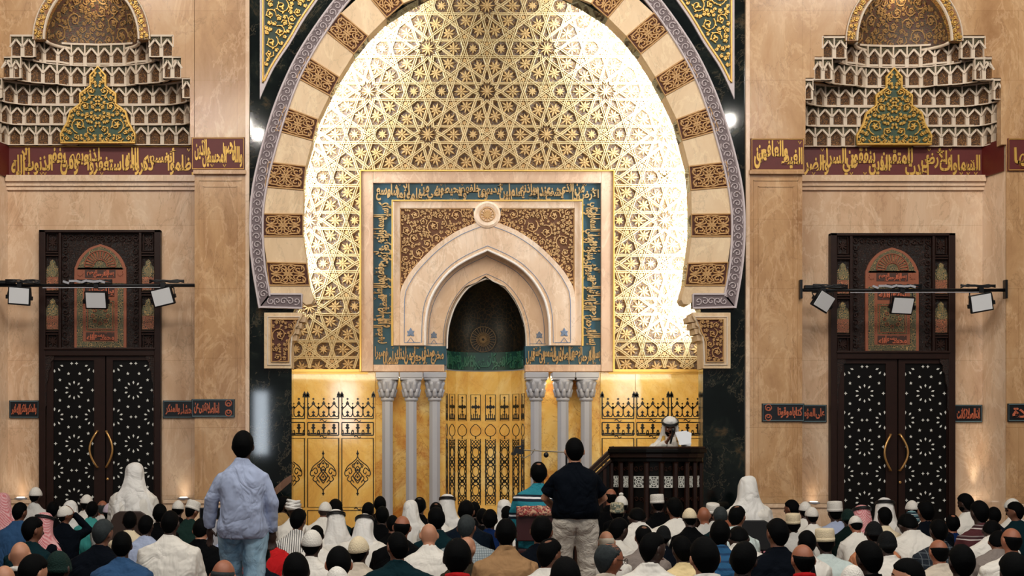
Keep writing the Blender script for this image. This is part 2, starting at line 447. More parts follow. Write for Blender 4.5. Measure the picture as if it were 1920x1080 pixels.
def glyphs(word, offset=.03):
    if word in _tm: return _tm[word]
    _cu.body = shape(word); _cu.size = 1; _cu.resolution_u = 2; _cu.extrude = .02; _cu.offset = offset
    bpy.context.view_layer.update()
    dg = bpy.context.evaluated_depsgraph_get()
    m = _co.evaluated_get(dg).to_mesh()
    v = np.array([x.co[:] for x in m.vertices]); f = [tuple(p.vertices) for p in m.polygons]
    _co.evaluated_get(dg).to_mesh_clear()
    _tm[word] = (v, f); return _tm[word]
def calligraphy(mb, text, org, ux, uz, W, H, y, h, tiers=2, squash=1.0):
    """letter a band: org = lower-left corner (x,z), ux/uz unit vectors in the wall plane, W x H band size, read right to left"""
    words = text.split()
    data = [glyphs(wd) for wd in words]
    wid = [d[0][:, 0].max()-d[0][:, 0].min() for d in data]
    ov = .70 if tiers == 2 else 1.0
    tot = sum(wid)*ov+(.10*len(words) if tiers == 1 else 0)
    sx = W*.985/(tot+(.38*wid[-1] if tiers == 2 else 0))
    cur = W*.992
    for i, ((v, f), ww) in enumerate(zip(data, wid)):
        x0 = v[:, 0].min(); z0 = v[:, 1].min(); z1 = v[:, 1].max()
        hh = H*(.72 if tiers == 2 else .80)
        base = (H*.02 if i%2 == 0 else H*.26) if tiers == 2 else H*.10
        sz = min(hh/(z1-z0), H*1.0) if tiers == 2 else hh/(z1-z0)
        vs = []
        for p in v:
            a = cur-ww*sx+(p[0]-x0)*sx; b = base+(p[1]-z0)*sz
            vs.append((org[0]+ux[0]*a+uz[0]*b, y-(h+.0006*(i % 7))*(.5+p[2]/.04), org[1]+ux[1]*a+uz[1]*b))
        mb.add(vs, f)
        cur -= ww*ov*sx+(.10*sx if tiers == 1 else 0)
    # small flourishes between the letters
    if tiers == 2:
        rg = random.Random(len(text))
        for k in range(int(W/H*2.2)):
            a, b = rg.uniform(.02, .98)*W, rg.choice((.08, .9, .5))*H
            q = lambda a, b: (org[0]+ux[0]*a+uz[0]*b, org[1]+ux[1]*a+uz[1]*b)
            mb.ribbon([q(a-.05*H, b+.05*H), q(a, b-.04*H), q(a+.05*H, b+.05*H)], .035*H, y, h*.8)
# ---------------------------------------------------------------- the setting
MARBLE_WARM = beige_marble('light_beige_marble', srgb(192,150,114), srgb(222,186,152), srgb(236,210,182), .16)
DF, DR, DG = 18.0, 18.475, 20.40        # pier front, recess back, gilded wall
def struct(mb, name, m, **k):
    o = mb.build(name, m, **k); o['kind'] = 'structure'; return o
def carpet_mat():
    t = NT('prayer_carpet'); v = t.tc('Object')
    st = t.n('ShaderNodeTexWave'); st.bands_direction = 'Y'; st.inputs['Scale'].default_value = .26; t.l(v, st.inputs['Vector'])
    c = t.ramp(st.outputs['Fac'], [(.0, srgb(70,26,24)), (.9, srgb(84,32,28)), (.95, srgb(170,140,90))])
    c = t.mix(t.noise(v, 180, 2), c, srgb(60,22,22)); t.bump(t.noise(v, 220, 2), .4, .01)
    return t.out(c, .9)
struct(MB().box(-10, 10, -3, 21.5, -.12, 0), 'floor', carpet_mat())
TOPZ = at(0, -70, DF).z
# dark marble field round the arch (two halves with an arched opening, jambs down to the floor)
IN_L = [(932,-52), (880,-38), (830,-18), (783,8), (733,40), (690,75), (655,112), (625,152), (602,196), (585,245), (573,300), (568,360), (568,420), (573,480), (583,545), (587,562)]
OUT_L = [(932,-182), (850,-152), (775,-108), (705,-52), (654,2), (618,50), (585,102), (556,160), (533,225), (514,290), (502,340), (494,390), (493,445), (497,500), (505,545), (506,556)]
BRD_L = [(932,-215), (846,-184), (760,-136), (685,-70), (628,0), (590,52), (556,106), (526,170), (503,235), (484,305), (474,355), (470,400), (470,450), (474,500), (482,550), (487,578)]
def mirror(pts, c=932.5): return [(2*c-x, y) for x, y in pts]
def front_poly(pts, d=DF): return [xz(x, y, d) for x, y in pts]
half = [(932.5,-70)] + [(461,-70), (461, VPY+FPX/DF*CZ), (547, VPY+FPX/DF*CZ), (547,600)]
half += [(x-22, y) for x, y in reversed(IN_L[:-1]) if y > -40]
half = [(932.5,-70)]+half[1:]+[(932.5,-40)]
def wall_half(pts, y0, y1):
    m = MB(); m.prism(front_poly(pts), y0, y1); return m
hl = [(932.5,-69), (461,-69), (461, VPY+FPX/DF*CZ), (547, VPY+FPX/DF*CZ), (547,592)]+[(x-16, y) for x, y in reversed(IN_L[3:-1])]+[(820,-20), (932.5,-36)]
struct(wall_half(hl, DF, DF+.28), 'wall_marble_left', DARK)
struct(wall_half(mirror(hl), DF, DF+.28), 'wall_marble_right', DARK)
# slanting brown strip laid on the dark marble beside the left onyx
m = MB(); m.prism([xz(x, y, DF) for x, y in ((546.5,890), (546.5,903), (520,926), (505,936), (500,930), (516,914), (532,899))], DF-.004, DF+.01)
struct(m, 'wall_marble_strip', beige_marble('brown_strip', srgb(86,58,42), srgb(120,84,60), srgb(150,114,86), .15, False))
# piers
def pier(x0, x1, name):
    m = MB(); a, b = xz(x0, 0, DF)[0], xz(x1, 0, DF)[0]
    m.box(a, b, DF-.03, DF+.5, 0, TOPZ)
    return struct(m, name, MARBLE)
pier(365.5, 461, 'wall_left_pier'); pier(1404, 1503, 'wall_right_pier')
m = MB(); m.box(6.593, 9.2, DF-.03, DF+.5, 0, TOPZ); struct(m, 'wall_right_end', MARBLE)
m = MB(); m.box(-9.2, -6.593, DF-.03, DF+.5, 0, TOPZ); struct(m, 'wall_left_end', MARBLE)
# narrow set-back strip and pale corner bead beside the dark marble
for sx, x, nm in ((-1, 461, 'trim_1'), (1, 1404, 'trim_2')):
    a = xz(x, 0, DF)[0]; m = MB(); m.box(min(a, a-sx*.05), max(a, a-sx*.05), DF-.05, DF+.02, 0, TOPZ); struct(m, nm, MARBLE_PALE)
# recess walls with their stepped heads cut out for the stalactite niches
STEP = [(-9,272), (-9,147), (8,147), (8,107), (22,107), (22,67), (66,67), (72,38), (94,0), (118,-22), (142,-33), (172,-38)]
STEPR = [(357,272), (357,147), (340,147), (340,107), (323,107), (323,67), (280,67), (274,38), (252,0), (228,-22), (204,-33), (172,-38)]
NCX = 172.5
def recess(side):
    if side < 0: fx = lambda x: xz(x, 0, DF)[0]
    else: fx = lambda x: -xz(x, 0, DF)[0]
    m = MB()
    x0, x1 = (-6.593, -3.935) if side < 0 else (3.947, 6.593)
    m.box(x0, x1, DR, DR+.25, 0, at(0, 268, DR).z)
    struct(m, 'wall_left_recess' if side < 0 else 'wall_right_recess', MARBLE_WARM)
    # splayed outer reveal
    m = MB(); xo = 6.593*side; xi = 6.492*side
    z1 = at(0, 272, DF).z
    m.add([(xo, DF, 0), (xi, DR, 0), (xo, DR, 0), (xo, DF, z1), (xi, DR, z1), (xo, DR, z1)], [(0,1,2), (3,5,4), (0,3,4,1), (1,4,5,2), (2,5,3,0)])
    struct(m, 'wall_left_reveal' if side < 0 else 'wall_right_reveal', MARBLE_PALE)
    # wall above, at the pier plane, around the stepped opening
    L = [(fx(x), at(0, y, DF).z) for x, y in STEP]; Rr = [(fx(x), at(0, y, DF).z) for x, y in STEPR]
    if side > 0:
        cx = fx(NCX); L = [(2*5.27-0-(-x) if False else x, z) for x, z in L]
    xl, xr = x0, x1
    m = MB()
    outer = fx(-9)
    edge = (-6.593 if side < 0 else 6.593)
    A = [(edge, L[0][1])]+L+[(L[-1][0], TOPZ), (edge, TOPZ)]
    inner_edge = (-3.935 if side < 0 else 3.947)
    B = [(inner_edge, Rr[0][1])]+Rr+[(Rr[-1][0], TOPZ), (inner_edge, TOPZ)]
    m.prism(A, DF-.03, DF+.10); m.prism(B, DF-.03, DF+.10)
    struct(m, 'wall_left_head' if side < 0 else 'wall_right_head', MARBLE)
    # closing wall behind the niche
    m = MB(); m.box(x0, x1, DR+.55, DR+.7, at(0, 268, DR).z-.1, TOPZ)
    struct(m, 'wall_left_niche_back' if side < 0 else 'wall_right_niche_back', MARBLE)
recess(-1); recess(1)
# moulded ledge under the red band: recess and piers
def ledge(side):
    s = side
    m = MB()
    z0, z1 = at(0, 350, DR).z, at(0, 335, DR).z
    a, b = (3.947, 6.50)
    x0, x1 = (s*a, s*b) if s > 0 else (s*b, s*a)
    m.box(x0, x1, DR-.10, DR, z1-.05, z1+.03); m.box(x0, x1, DR-.06, DR, z0, z1-.05)
    m.box(x0, x1, DR-.035, DR, z0-.05, z0)
    struct(m, 'trim_3' if s < 0 else 'trim_4', MARBLE_PALE)
    m = MB(); p0, p1 = (365.5, 461) if s < 0 else (1404, 1503)
    X0, X1 = xz(p0, 0, DF)[0], xz(p1, 0, DF)[0]
    zt = at(0, 321, DF).z
    m.box(X0-.01, X1+.01, DF-.085, DF-.03, zt-.05, zt)
    # sunk panel mouldings on the pier below
    for (xa, xb, za, zb) in ((X0+.05, X1-.05, 0.9, zt-.12), (X0+.11, X1-.11, 1.0, zt-.2)):
        t = .012
        m.box(xa, xb, DF-.04, DF-.03, zb-t, zb); m.box(xa, xa+t, DF-.04, DF-.03, za, zb); m.box(xb-t, xb, DF-.04, DF-.03, za, zb)
    struct(m, 'trim_5' if s < 0 else 'trim_6', MARBLE)
ledge(-1); ledge(1)
# skirting course at the wall foot, with its top ledge carrying uplights
def skirt(x0, x1, yf, name):
    zt = at(0, 936 if x0 < 0 else 944, yf).z
    m = MB(); m.box(x0, x1, yf-.12, yf, 0, zt); m.box(x0, x1, yf-.14, yf, zt-.05, zt)
    return struct(m, name, MARBLE_PALE)
ZSK = at(0, 938, DF).z
skirt(-6.5, -6.13, DR, 'baseboard_1'); skirt(-4.40, -3.94, DR, 'baseboard_2'); skirt(-3.94, -3.27, DF-.03, 'baseboard_3')
skirt(3.27, 3.95, DF-.03, 'baseboard_4'); skirt(3.95, 4.48, DR, 'baseboard_5'); skirt(6.25, 6.5, DR, 'baseboard_6'); skirt(6.60, 9.0, DF-.03, 'baseboard_7')
skirt(-9.0, -6.6, DF-.03, 'baseboard_8')
def uplight(x, y, z, e, label, cone=46):
    t = empty('uplight', (x, y, z)); tag(t, label, 'light', 'uplights on the skirting ledge')
    MB().lathe([(.075, 0), (.08, .012), (.08, .022), (.055, .026)], (x, y, z), 20).build('housing', WHITE_MARBLE, t, smooth=False)
    MB().lathe([(.052, .024), (.052, .03), (.0, .032)], (x, y, z), 20).build('lens', emit('uplight_lens_glow', (1, .9, .75), 6), t)
    light('uplight_beam', 'SPOT', (x, y-.0, z+.04), (x, y+(.06 if cone < 60 else -.12), z+2), e, (1, .86, .66), .03, spot=cone, blend=1.0)
zl = at(0, 936, DR).z; zr = at(0, 944, DR).z
uplight(-6.30, DR-.08, zl, 1.6, 'flush floor uplight glowing on the ledge left of the left door', 120)
uplight(-4.14, DR-.08, zl, 1.8, 'flush floor uplight glowing on the ledge between the left door and the pier', 120)
uplight(4.22, DR-.08, zr, 1.8, 'flush floor uplight glowing on the ledge between the right pier and the right door', 120)
uplight(6.37, DR-.085, zr, 40, 'flush uplight throwing a narrow beam up the corner right of the right door', 36)

# ---------------------------------------------------------------- gilded wall with ten-fold star relief
gx0, gx1 = xz(500, 0, DG)[0], xz(1368, 0, DG)[0]; gz0 = at(0, 693, DG).z; gz1 = at(0, -140, DG).z
def gold_wall():
    m = MB(); a0, a1, zt_ = xz(684,0,DG)[0], xz(1142,0,DG)[0], at(0, 326, DG).z
    m.box(gx0-.6, a0, DG, DG+.2, gz0, gz1); m.box(a1, gx1+.6, DG, DG+.2, gz0, gz1); m.box(a0, a1, DG, DG+.2, zt_, gz1)
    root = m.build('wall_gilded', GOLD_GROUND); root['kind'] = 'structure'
    WORLD[root] = Vector((0, 0, 0))
    L = mm(137, DG); s = L*math.tan(R(18)); Rv = L/2/math.cos(R(18))
    cx, cz = xz(913, 172, DG)
    ribs = MB(); beads = MB(); fl = MB()
    X0, X1, Z0, Z1 = gx0, gx1, gz0+.01, gz1
    fr = (xz(680, 326, DG), xz(1146, 326, DG))
    def ok(p):
        if not (X0 < p[0] < X1 and Z0 < p[1] < Z1): return False
        return not (fr[0][0] < p[0] < fr[1][0] and p[1] < fr[0][1])
    seen = set(); vseen = set()
    def seg(a, b, wd=.034):
        key = tuple(sorted(((round(a[0], 2), round(a[1], 2)), (round(b[0], 2), round(b[1], 2)))))
        if key in seen: return
        seen.add(key)
        if not (ok(a) or ok(b)): return
        # clip to the field
        n = 6; pts = [lerp(a, b, i/n) for i in range(n+1)]; pts = [p for p in pts if ok(p)]
        if len(pts) < 2: return
        dx, dz = b[0]-a[0], b[1]-a[1]; l = math.hypot(dx, dz); nx, nz = -dz/l, dx/l
        for o in (-.013, .013):
            ribs.ribbon([(pts[0][0]+nx*o, pts[0][1]+nz*o), (pts[-1][0]+nx*o, pts[-1][1]+nz*o)], .013, DG-.001, .022)
        beads.ribbon([pts[0], pts[-1]], .05, DG, .010)
    e1 = (L*math.cos(R(36)), L*math.sin(R(36))); e2 = (L*math.cos(R(36)), -L*math.sin(R(36)))
    for i in range(-9, 10):
        for j in range(-9, 10):
            c = (cx+e1[0]*i+e2[0]*j, cz+e1[1]*i+e2[1]*j)
            if not (X0-L < c[0] < X1+L and Z0-L < c[1] < Z1+L): continue
            pol = lambda r, a: (c[0]+r*math.cos(R(a)), c[1]+r*math.sin(R(a)))
            for k in range(10):
                M0, M1 = pol(L/2, 36*k), pol(L/2, 36*k+36)
                V = pol(Rv, 36*k+18); T = pol(Rv-s/2, 36*k+18)
                va = R(36*k+18)+PI
                tips = [(V[0]+s/2*math.cos(va+q*2*PI/5), V[1]+s/2*math.sin(va+q*2*PI/5)) for q in range(5)]
                for q in range(5): seg(tips[q], tips[(q+2)%5])
                P0, P1 = pol(.191*L, 36*k), pol(.191*L, 36*k+36)
                seg(T, P0); seg(T, P1)
                Q0, Q1 = pol(.120*L, 36*k-18), pol(.120*L, 36*k+18)
                seg(P0, Q0, .026); seg(P0, Q1, .026)
                # carved rosette in each shield-shaped field
                fc = pol(.352*L, 36*k)
                if ok(fc):
                    for q in range(8):
                        a = R(36*k)+q*PI/4
                        rr = .088*L if q%2 == 0 else .066*L
                        leaf(fl, (fc[0]+.014*math.cos(a), fc[1]+.014*math.sin(a)), a, rr, .034, DG, .014)
                    fl.star(fc, .022, DG, .016, 8, .6)
                kv = (round(V[0], 2), round(V[1], 2))
                if ok(V) and not any(math.hypot(V[0]-q_[0], V[1]-q_[1]) < .1 for q_ in vseen): vseen.add(V); fl.star(V, .045, DG, .012, 5, .5, va)
            if ok(c):
                for q in range(10): leaf(fl, c, R(36*q), .10*L, .03, DG, .02)
                fl.star(c, .03, DG, .026, 10, .6)
        # bow-tie fields between neighbouring rosettes
    for i in range(-9, 10):
        for j in range(-9, 10):
            c = (cx+e1[0]*(i+.5)+e2[0]*(j+.5), cz+e1[1]*(i+.5)+e2[1]*(j+.5))
            for dx in (-.19*L, .19*L):
                p = (c[0]+dx, c[1])
                if ok(p):
                    for q in range(8): leaf(fl, p, q*PI/4, .062*L, .032, DG, .013)
    for nm, mb_, mt in (('star_ribs', ribs, GOLD_LINE), ('star_bands', beads, GOLD), ('carved_rosettes', fl, GOLD_RELIEF)):
        o = mb_.build(nm, mt, root, recalc=False); o['kind'] = 'structure'
gold_wall()
# ledge between gilded wall and onyx
for a, b, nm in ((500, 690, 'trim_7'), (1140, 1368, 'trim_8')):
    m = MB(); x0, x1 = xz(a, 0, DG)[0], xz(b, 0, DG)[0]; z = at(0, 698, DG).z
    m.box(x0, x1, DG-.09, DG+.1, z, at(0, 693, DG).z); m.box(x0, x1, DG-.05, DG+.1, z-.03, z)
    struct(m, nm, GOLD_TRIM)
# onyx lining of the lower wall
m = MB(); zt = at(0, 697, DG).z
m.box(gx0-.6, xz(838, 0, DG)[0]-.02, DG-.02, DG+.2, 0, zt); m.box(xz(981, 0, DG)[0]+.02, gx1+.6, DG-.02, DG+.2, 0, zt)
struct(m, 'wall_onyx', ONYX_VEINED)
# ---------------------------------------------------------------- inlaid onyx panels either side of the mihrab
DP = DG-.04
def heart(mb, c, wdt, hgt, y, h, w):
    """pointed medallion: outline of mirrored curls with a finial and inner tracery; c centre, hgt half-height"""
    x, z = c
    def put(pts, ww=w):
        for sg in (-1, 1): mb.ribbon([(x+sg*a*wdt, z+b*hgt) for a, b in pts], ww, y, h)
    put(spline([(0, .72), (.10, .60), (.40, .45), (.78, .28), (1.0, .02), (.92, -.12), (.70, -.08)], 5))
    put(spline([(.66, -.12), (.80, -.26), (.62, -.36), (.42, -.30)], 5))
    put(spline([(.58, -.36), (.44, -.48), (.12, -.64), (0, -.74)], 5))
    put(spline([(.92, .08), (.60, .22), (.44, .06), (.60, -.04), (.68, .06)], 5))
    put(spline([(0, .56), (.30, .30), (.10, .10), (.34, -.12), (0, -.44)], 5))
    put(spline([(0, .30), (.20, .14), (0, 0)], 5)); put(spline([(0, 0), (.22, -.20), (0, -.32)], 5))
    put(spline([(.14, .44), (.42, .34), (.34, .22)], 5)); put(spline([(.36, -.10), (.50, -.22), (.28, -.40)], 5))
    for zz, r in ((.84, .6), (-.86, .6)):
        mb.prism([(x-wdt*.13*r, z+hgt*zz), (x, z+hgt*(zz-.09)), (x+wdt*.13*r, z+hgt*zz), (x, z+hgt*(zz+.16 if zz > 0 else zz-.02))], y-h, y)
        mb.prism([(x-wdt*.10, z+hgt*zz-.012), (x+wdt*.10, z+hgt*zz-.012), (x+wdt*.10, z+hgt*zz+.006), (x-wdt*.10, z+hgt*zz+.006)], y-h, y)
    mb.ribbon([(x, z+.74*hgt), (x, z+.92*hgt)], w*1.2, y, h); mb.ribbon([(x, z-.74*hgt), (x, z-.95*hgt)], w*1.2, y, h)
    for zz in (.42, .14, -.16): mb.star((x, z+zz*hgt), wdt*.11, y, h, 4, .6)
def onyx_panel(x0, x1, label, part=0):
    """x0..x1: line-frame px; crest, frieze, medallion and lower register"""
    W0, W1 = xz(x0-4, 0, DP)[0], xz(x1+4, 0, DP)[0]
    root = empty('onyx_panel', ((W0+W1)/2, DP, 0)); tag(root, label, 'wall panel', 'inlaid honey onyx wall panels')
    bevel(MB().box(W0+.003, W1-.003, DP, DG-.02, 0, at(0, 699, DP).z).build('slab', ONYX, root), .004, 1)
    y, h, w = DP, .006, .017
    fx = lambda px: xz(px, 0, DP)[0]
    fz = lambda py: at(0, py, DP).z
    a, b = fx(x0), fx(x1); n = 3
    cr = MB()                                    # cresting
    for xx in (a, b):
        cr.ribbon([(xx, fz(785)), (xx, fz(741))], w, y, h)
        cr.prism([(xx-.03, fz(741)), (xx, fz(744)), (xx+.03, fz(741)), (xx, fz(733))], y-h, y)
        cr.prism([(xx-.035, fz(745)), (xx+.035, fz(745)), (xx, fz(737))], y-h, y)
    cr.ribbon([(a, fz(785)), (b, fz(785))], w, y, h)
    full = b-a
    pitch = mm(19.3, DP)
    k0 = 0
    xs = [a+pitch*.55+pitch*i for i in range(n)] if part == 0 else ([b-pitch*.55-pitch*i for i in range(n)] if part < 0 else [a+pitch*.55+pitch*i for i in range(n)])
    for cx in xs:
        if not a-.02 < cx < b+.02: continue
        for sg in (-1, 1):
            pts = spline([(cx, fz(752)), (cx+sg*.02, fz(760)), (cx+sg*pitch*.5, fz(768)), (cx+sg*pitch*.42, fz(779)), (cx+sg*.03, fz(781)), (cx+sg*.0, fz(776))], 5)
            pts = [p for p in pts if a-.005 <= p[0] <= b+.005]
            if len(pts) > 1: cr.ribbon(pts, w*.9, y, h)
        for (zz, r) in ((756, .030), (748, .020), (773, .027), (780, .018)):
            cr.star((cx, fz(zz)), r, y, h, 4, .62)
        for sg in (-1, 1):
            q = cx+sg*pitch*.5
            if a < q < b: cr.star((q, fz(764)), .026, y, h, 4, .6); cr.star((q, fz(757)), .016, y, h, 4, .6)
    cr.build('cresting', INLAY_BLACK, root, recalc=False)
    fz_ = MB()                                   # frieze
    for yy in (792, 816): fz_.ribbon([(a, fz(yy)), (b, fz(yy))], w, y, h)
    for xx in (a, b): fz_.ribbon([(xx, fz(792)), (xx, fz(816))], w, y, h)
    for i in range(-1, 3):
        for cx in ([a+pitch*.55+pitch*i] if part >= 0 else [b-pitch*.55-pitch*i]):
            if not a+.02 < cx < b-.02: continue
            fz_.ribbon([(cx, fz(797)), (cx, fz(812))], .022, y, h)
            for zz, r in ((797, .026), (802, .034), (808, .02)): fz_.star((cx, fz(zz)), r, y, h, 4, .7)
            fz_.box(cx-.045, cx+.045, y-h, y, fz(814), fz(811.5))
            for dx in (-.07, .07):
                if a+.01 < cx+dx < b-.01: fz_.ribbon([(cx+dx, fz(806)), (cx+dx*.8, fz(814))], .016, y, h); fz_.box(cx+dx-.022, cx+dx+.022, y-h, y, fz(814.5), fz(812))
    fz_.build('frieze', INLAY_BLACK, root, recalc=False)
    p = MB()
    for (t, u) in ((822, 951), (957, 1036)):
        p.ribbon([(a, fz(t)), (b, fz(t)), (b, fz(u)), (a, fz(u))], w, y, h, closed=True)
    c = (a+b)/2
    for yy in (788.5, 819, 954):
        q = c if part == 0 else (b-mm(29, DP) if part < 0 else a+mm(29, DP))
        if a < q < b: p.ribbon([(q-.05, fz(yy)), (q-.02, fz(yy)+.02), (q, fz(yy)), (q+.02, fz(yy)-.02), (q+.05, fz(yy))], w*.8, y, h)
    p.build('frame_lines', INLAY_BLACK, root, recalc=False)
    md = MB(); cm = c if part == 0 else (b-mm(29, DP) if part < 0 else a+mm(29, DP))
    if part == 0: heart(md, (cm, fz(887)), mm(24, DP), mm(44, DP), y, h, w*.85)
    else:
        hb = MB(); heart(hb, (cm, fz(887)), mm(24, DP), mm(44, DP), y, h, w*.85)
        # only the half of the medallion that the narrow panel carries
        keep = [i for i, f in enumerate(hb.f) if all(a-.01 <= hb.v[k][0] <= b+.01 for k in f)]
        md.v = hb.v; md.f = [hb.f[i] for i in keep]; md.m = [0]*len(keep)
    if md.f: md.build('medallion', INLAY_BLACK, root, recalc=False)
    return root
onyx_panel(519, 571, 'narrow honey onyx panel beside the dark marble on the left, half a medallion showing', -1)
onyx_panel(577, 635, 'honey onyx panel with black medallion, middle one left of the mihrab')
onyx_panel(641, 700, 'honey onyx panel with black medallion, next to the white columns on the left')
onyx_panel(1129, 1188.5, 'honey onyx panel next to the white columns on the right, partly behind the pulpit')
onyx_panel(1194, 1253, 'honey onyx panel right behind the seated preacher in white')
onyx_panel(1259, 1317, 'honey onyx panel beside the dark marble on the right')
# ---------------------------------------------------------------- mihrab
DM = 20.3
f = lambda x, y: xz(x, y, DM)
def rect(x0, y0, x1, y1): a = f(x0, y1); b = f(x1, y0); return a[0], b[0], a[1], b[1]
mih = empty('mihrab', (at(913, 0, DM).x, DM, 0)); tag(mih, 'carved stone mihrab surround with blue lettered band and pointed niche', 'mihrab')
m = MB()
for r in ((676,321,700,697), (1126,321,1150,697), (700,321,1126,344), (700,684,833,697), (984,684,1126,697)):
    x0, x1, z0, z1 = rect(*r); m.box(x0, x1, DM-.04, DG, z0, z1)
x0, x1, z0, z1 = rect(676,321,1150,697)
bevel(m.build('stone_frame', FRAME_STONE, mih), .008, 2)
m = MB()
for pts in ([(676,697),(676,321),(1150,321),(1150,697)], [(735.5,649),(735.5,377),(1091.5,377),(1091.5,649)]):
    m.ribbon([f(*p) for p in pts], .035, DM-.04, .02)
m.build('gilt_edge', GOLD_TRIM, mih, recalc=False)
m = MB()
for r in ((700,344,735,684), (1092,344,1126,684), (735,344,1092,377), (735,649,833,684), (984,649,1092,684)):
    x0, x1, z0, z1 = rect(*r); m.box(x0, x1, DM, DG, z0, z1)
band = m.build('lettered_band', TEAL, mih)
def line(txt, org, ux, uz, W, H, name='inscription', tiers=2, mat_=None, y=DM, par=None, h=.02):
    k = MB(); calligraphy(k, txt, org, ux, uz, W, H, y, h, tiers)
    return k.build(name, mat_ or GOLD_RELIEF, par or band, recalc=False)
x0, x1, z0, z1 = rect(700,344,1126,377)
line('الأرض من ذا الذي يشفع عنده إلا بإذنه يعلم ما بين أيديهم وما خلفهم ولا يحيطون بشيء من علمه إلا بما شاء وسع', (x0, z0), (1,0), (0,1), x1-x0, z1-z0)
x0, x1, z0, z1 = rect(1092,377,1126,649)     # right side reads upward: band's x axis runs downward
line('بسم الله الرحمن الرحيم الله لا إله إلا هو الحي القيوم لا تأخذه سنة ولا نوم له ما في السماوات وما في', (x1, z1), (0,-1), (-1,0), z1-z0, x1-x0) if False else line('بسم الله الرحمن الرحيم الله لا إله إلا هو الحي القيوم لا تأخذه سنة ولا نوم له ما في السماوات وما في', (x0, z1), (0,-1), (1,0), z1-z0, x1-x0)
x0, x1, z0, z1 = rect(700,377,735,649)
line('كرسيه السماوات والأرض ولا يئوده حفظهما وهو العلي العظيم صدق الله العظيم', (x1, z0), (0,1), (-1,0), z1-z0, x1-x0)
x0, x1, z0, z1 = rect(984,649,1126,684)
line('بسم الله الرحمن الرحيم أقم الصلاة لدلوك الشمس إلى غسق الليل', (x0, z0), (1,0), (0,1), x1-x0, z1-z0)
x0, x1, z0, z1 = rect(700,649,833,684)
line('مخرج صدق واجعل لي من لدنك سلطانا نصيرا', (x0, z0), (1,0), (0,1), x1-x0, z1-z0)
# inner marble frame
m = MB()
for r in ((737,378,750,648), (1077,378,1090,648), (750,378,1077,391)):
    x0, x1, z0, z1 = rect(*r); m.box(x0, x1, DM-.03, DG, z0, z1)
bevel(m.build('inner_frame', MARBLE_PALE, mih), .006, 2)
# arch curves (left half, px); mirrored about 913.5
O1 = spline([(913.5,414), (889,420.5), (854,436), (815.5,463), (776.6,502), (758,530), (750.5,551), (750,600), (750,648)], 6)
I1 = spline([(913.5,470), (877.7,486.6), (850,504), (826,529), (808,560), (799.5,592), (797.5,620), (797,648)], 6)
def resample(pts, n):
    d = [0]
    for i in range(1, len(pts)): d.append(d[-1]+math.hypot(pts[i][0]-pts[i-1][0], pts[i][1]-pts[i-1][1]))
    out = []; j = 0
    for k in range(n):
        t = d[-1]*k/(n-1)
        while j < len(d)-2 and d[j+1] < t: j += 1
        q = (t-d[j])/((d[j+1]-d[j]) or 1); out.append(lerp(pts[j], pts[j+1], q))
    return out
def both(pts, c=913.5): return list(reversed([(2*c-x, y) for x, y in pts[1:]]))[::1] if False else pts
def arch_band(mb, O, I, y0, y1, n=30, c=913.5, d=DM):
    for mir in (False, True):
        A = resample(O, n); B = resample(I, n)
        if mir: A = [(2*c-x, y) for x, y in A]; B = [(2*c-x, y) for x, y in B]
        mb.band([xz(x, y, d) for x, y in A], [xz(x, y, d) for x, y in B], y0, y1)
def inset(pts, k):
    out = []
    for i in range(len(pts)):
        a, b = pts[max(i-1, 0)], pts[min(i+1, len(pts)-1)]
        dx, dy = b[0]-a[0], b[1]-a[1]; L = math.hypot(dx, dy) or 1
        out.append((pts[i][0]+dy/L*k*-1, pts[i][1]+dx/L*k))
    return out
# spandrel relief
poly = [(751,392), (889,392), (890,400), (893,412), (905,424)]+[p for p in O1[8:] if p[1] < 600]
poly = [(751,392), (886,392), (889,404), (893,415), (889,419)]+[p for p in O1 if 420.5 < p[1] < 598]+[(751,598)]
for sg in (1, -1):
    P = [f(x if sg > 0 else 1827-x, y) for x, y in poly]
    g = MB(); g.prism(P, DM+.005, DG); sp = g.build('spandrel', TAN_GROUND, mih)
    k = MB(); scrolls(k, P, DM+.005, .022, .105, .013, .019, random.Random(11), 6000)
    k.ribbon(P, .02, DM+.005, .02, closed=True)
    k.build('arabesque_pattern', BROWN_RELIEF, mih, recalc=False)
m = MB(); arch_band(m, O1, I1, DM-.06, DG); m.build('outer_arch', MARBLE_PALE, mih, smooth=False)
m = MB()
for mir in (False, True):
    def mp(pts): return [xz(1827-x if mir else x, y, DM) for x, y in pts]
    A = resample(O1, 40); B = resample(I1, 40)
    l1 = [lerp(A[i], B[i], .17) for i in range(40)]; l2 = [lerp(A[i], B[i], .86) for i in range(40)]
    l1[0] = (913.5, l1[0][1]); l2[0] = (913.5, l2[0][1])
    m.ribbon(mp(l1[:-1]+[(758, 643), (788, 643)]), .011, DM-.06, .005); m.ribbon(mp(l2[:-1]+[(790, 643)]), .011, DM-.06, .005)
    # foot ornament
    c = xz(1827-770 if mir else 770, 626, DM); y = DM-.06
    for a in (90, 35, 145, 215, 325): leaf(m, c, R(a), .085 if a == 90 else .065, .05, y, .008)
    m.ribbon([(c[0]-.05, c[1]-.13), (c[0], c[1]-.06), (c[0]+.05, c[1]-.13)], .014, y, .006)
m.build('blue_inlay', INLAY_BLUE, mih, recalc=False)
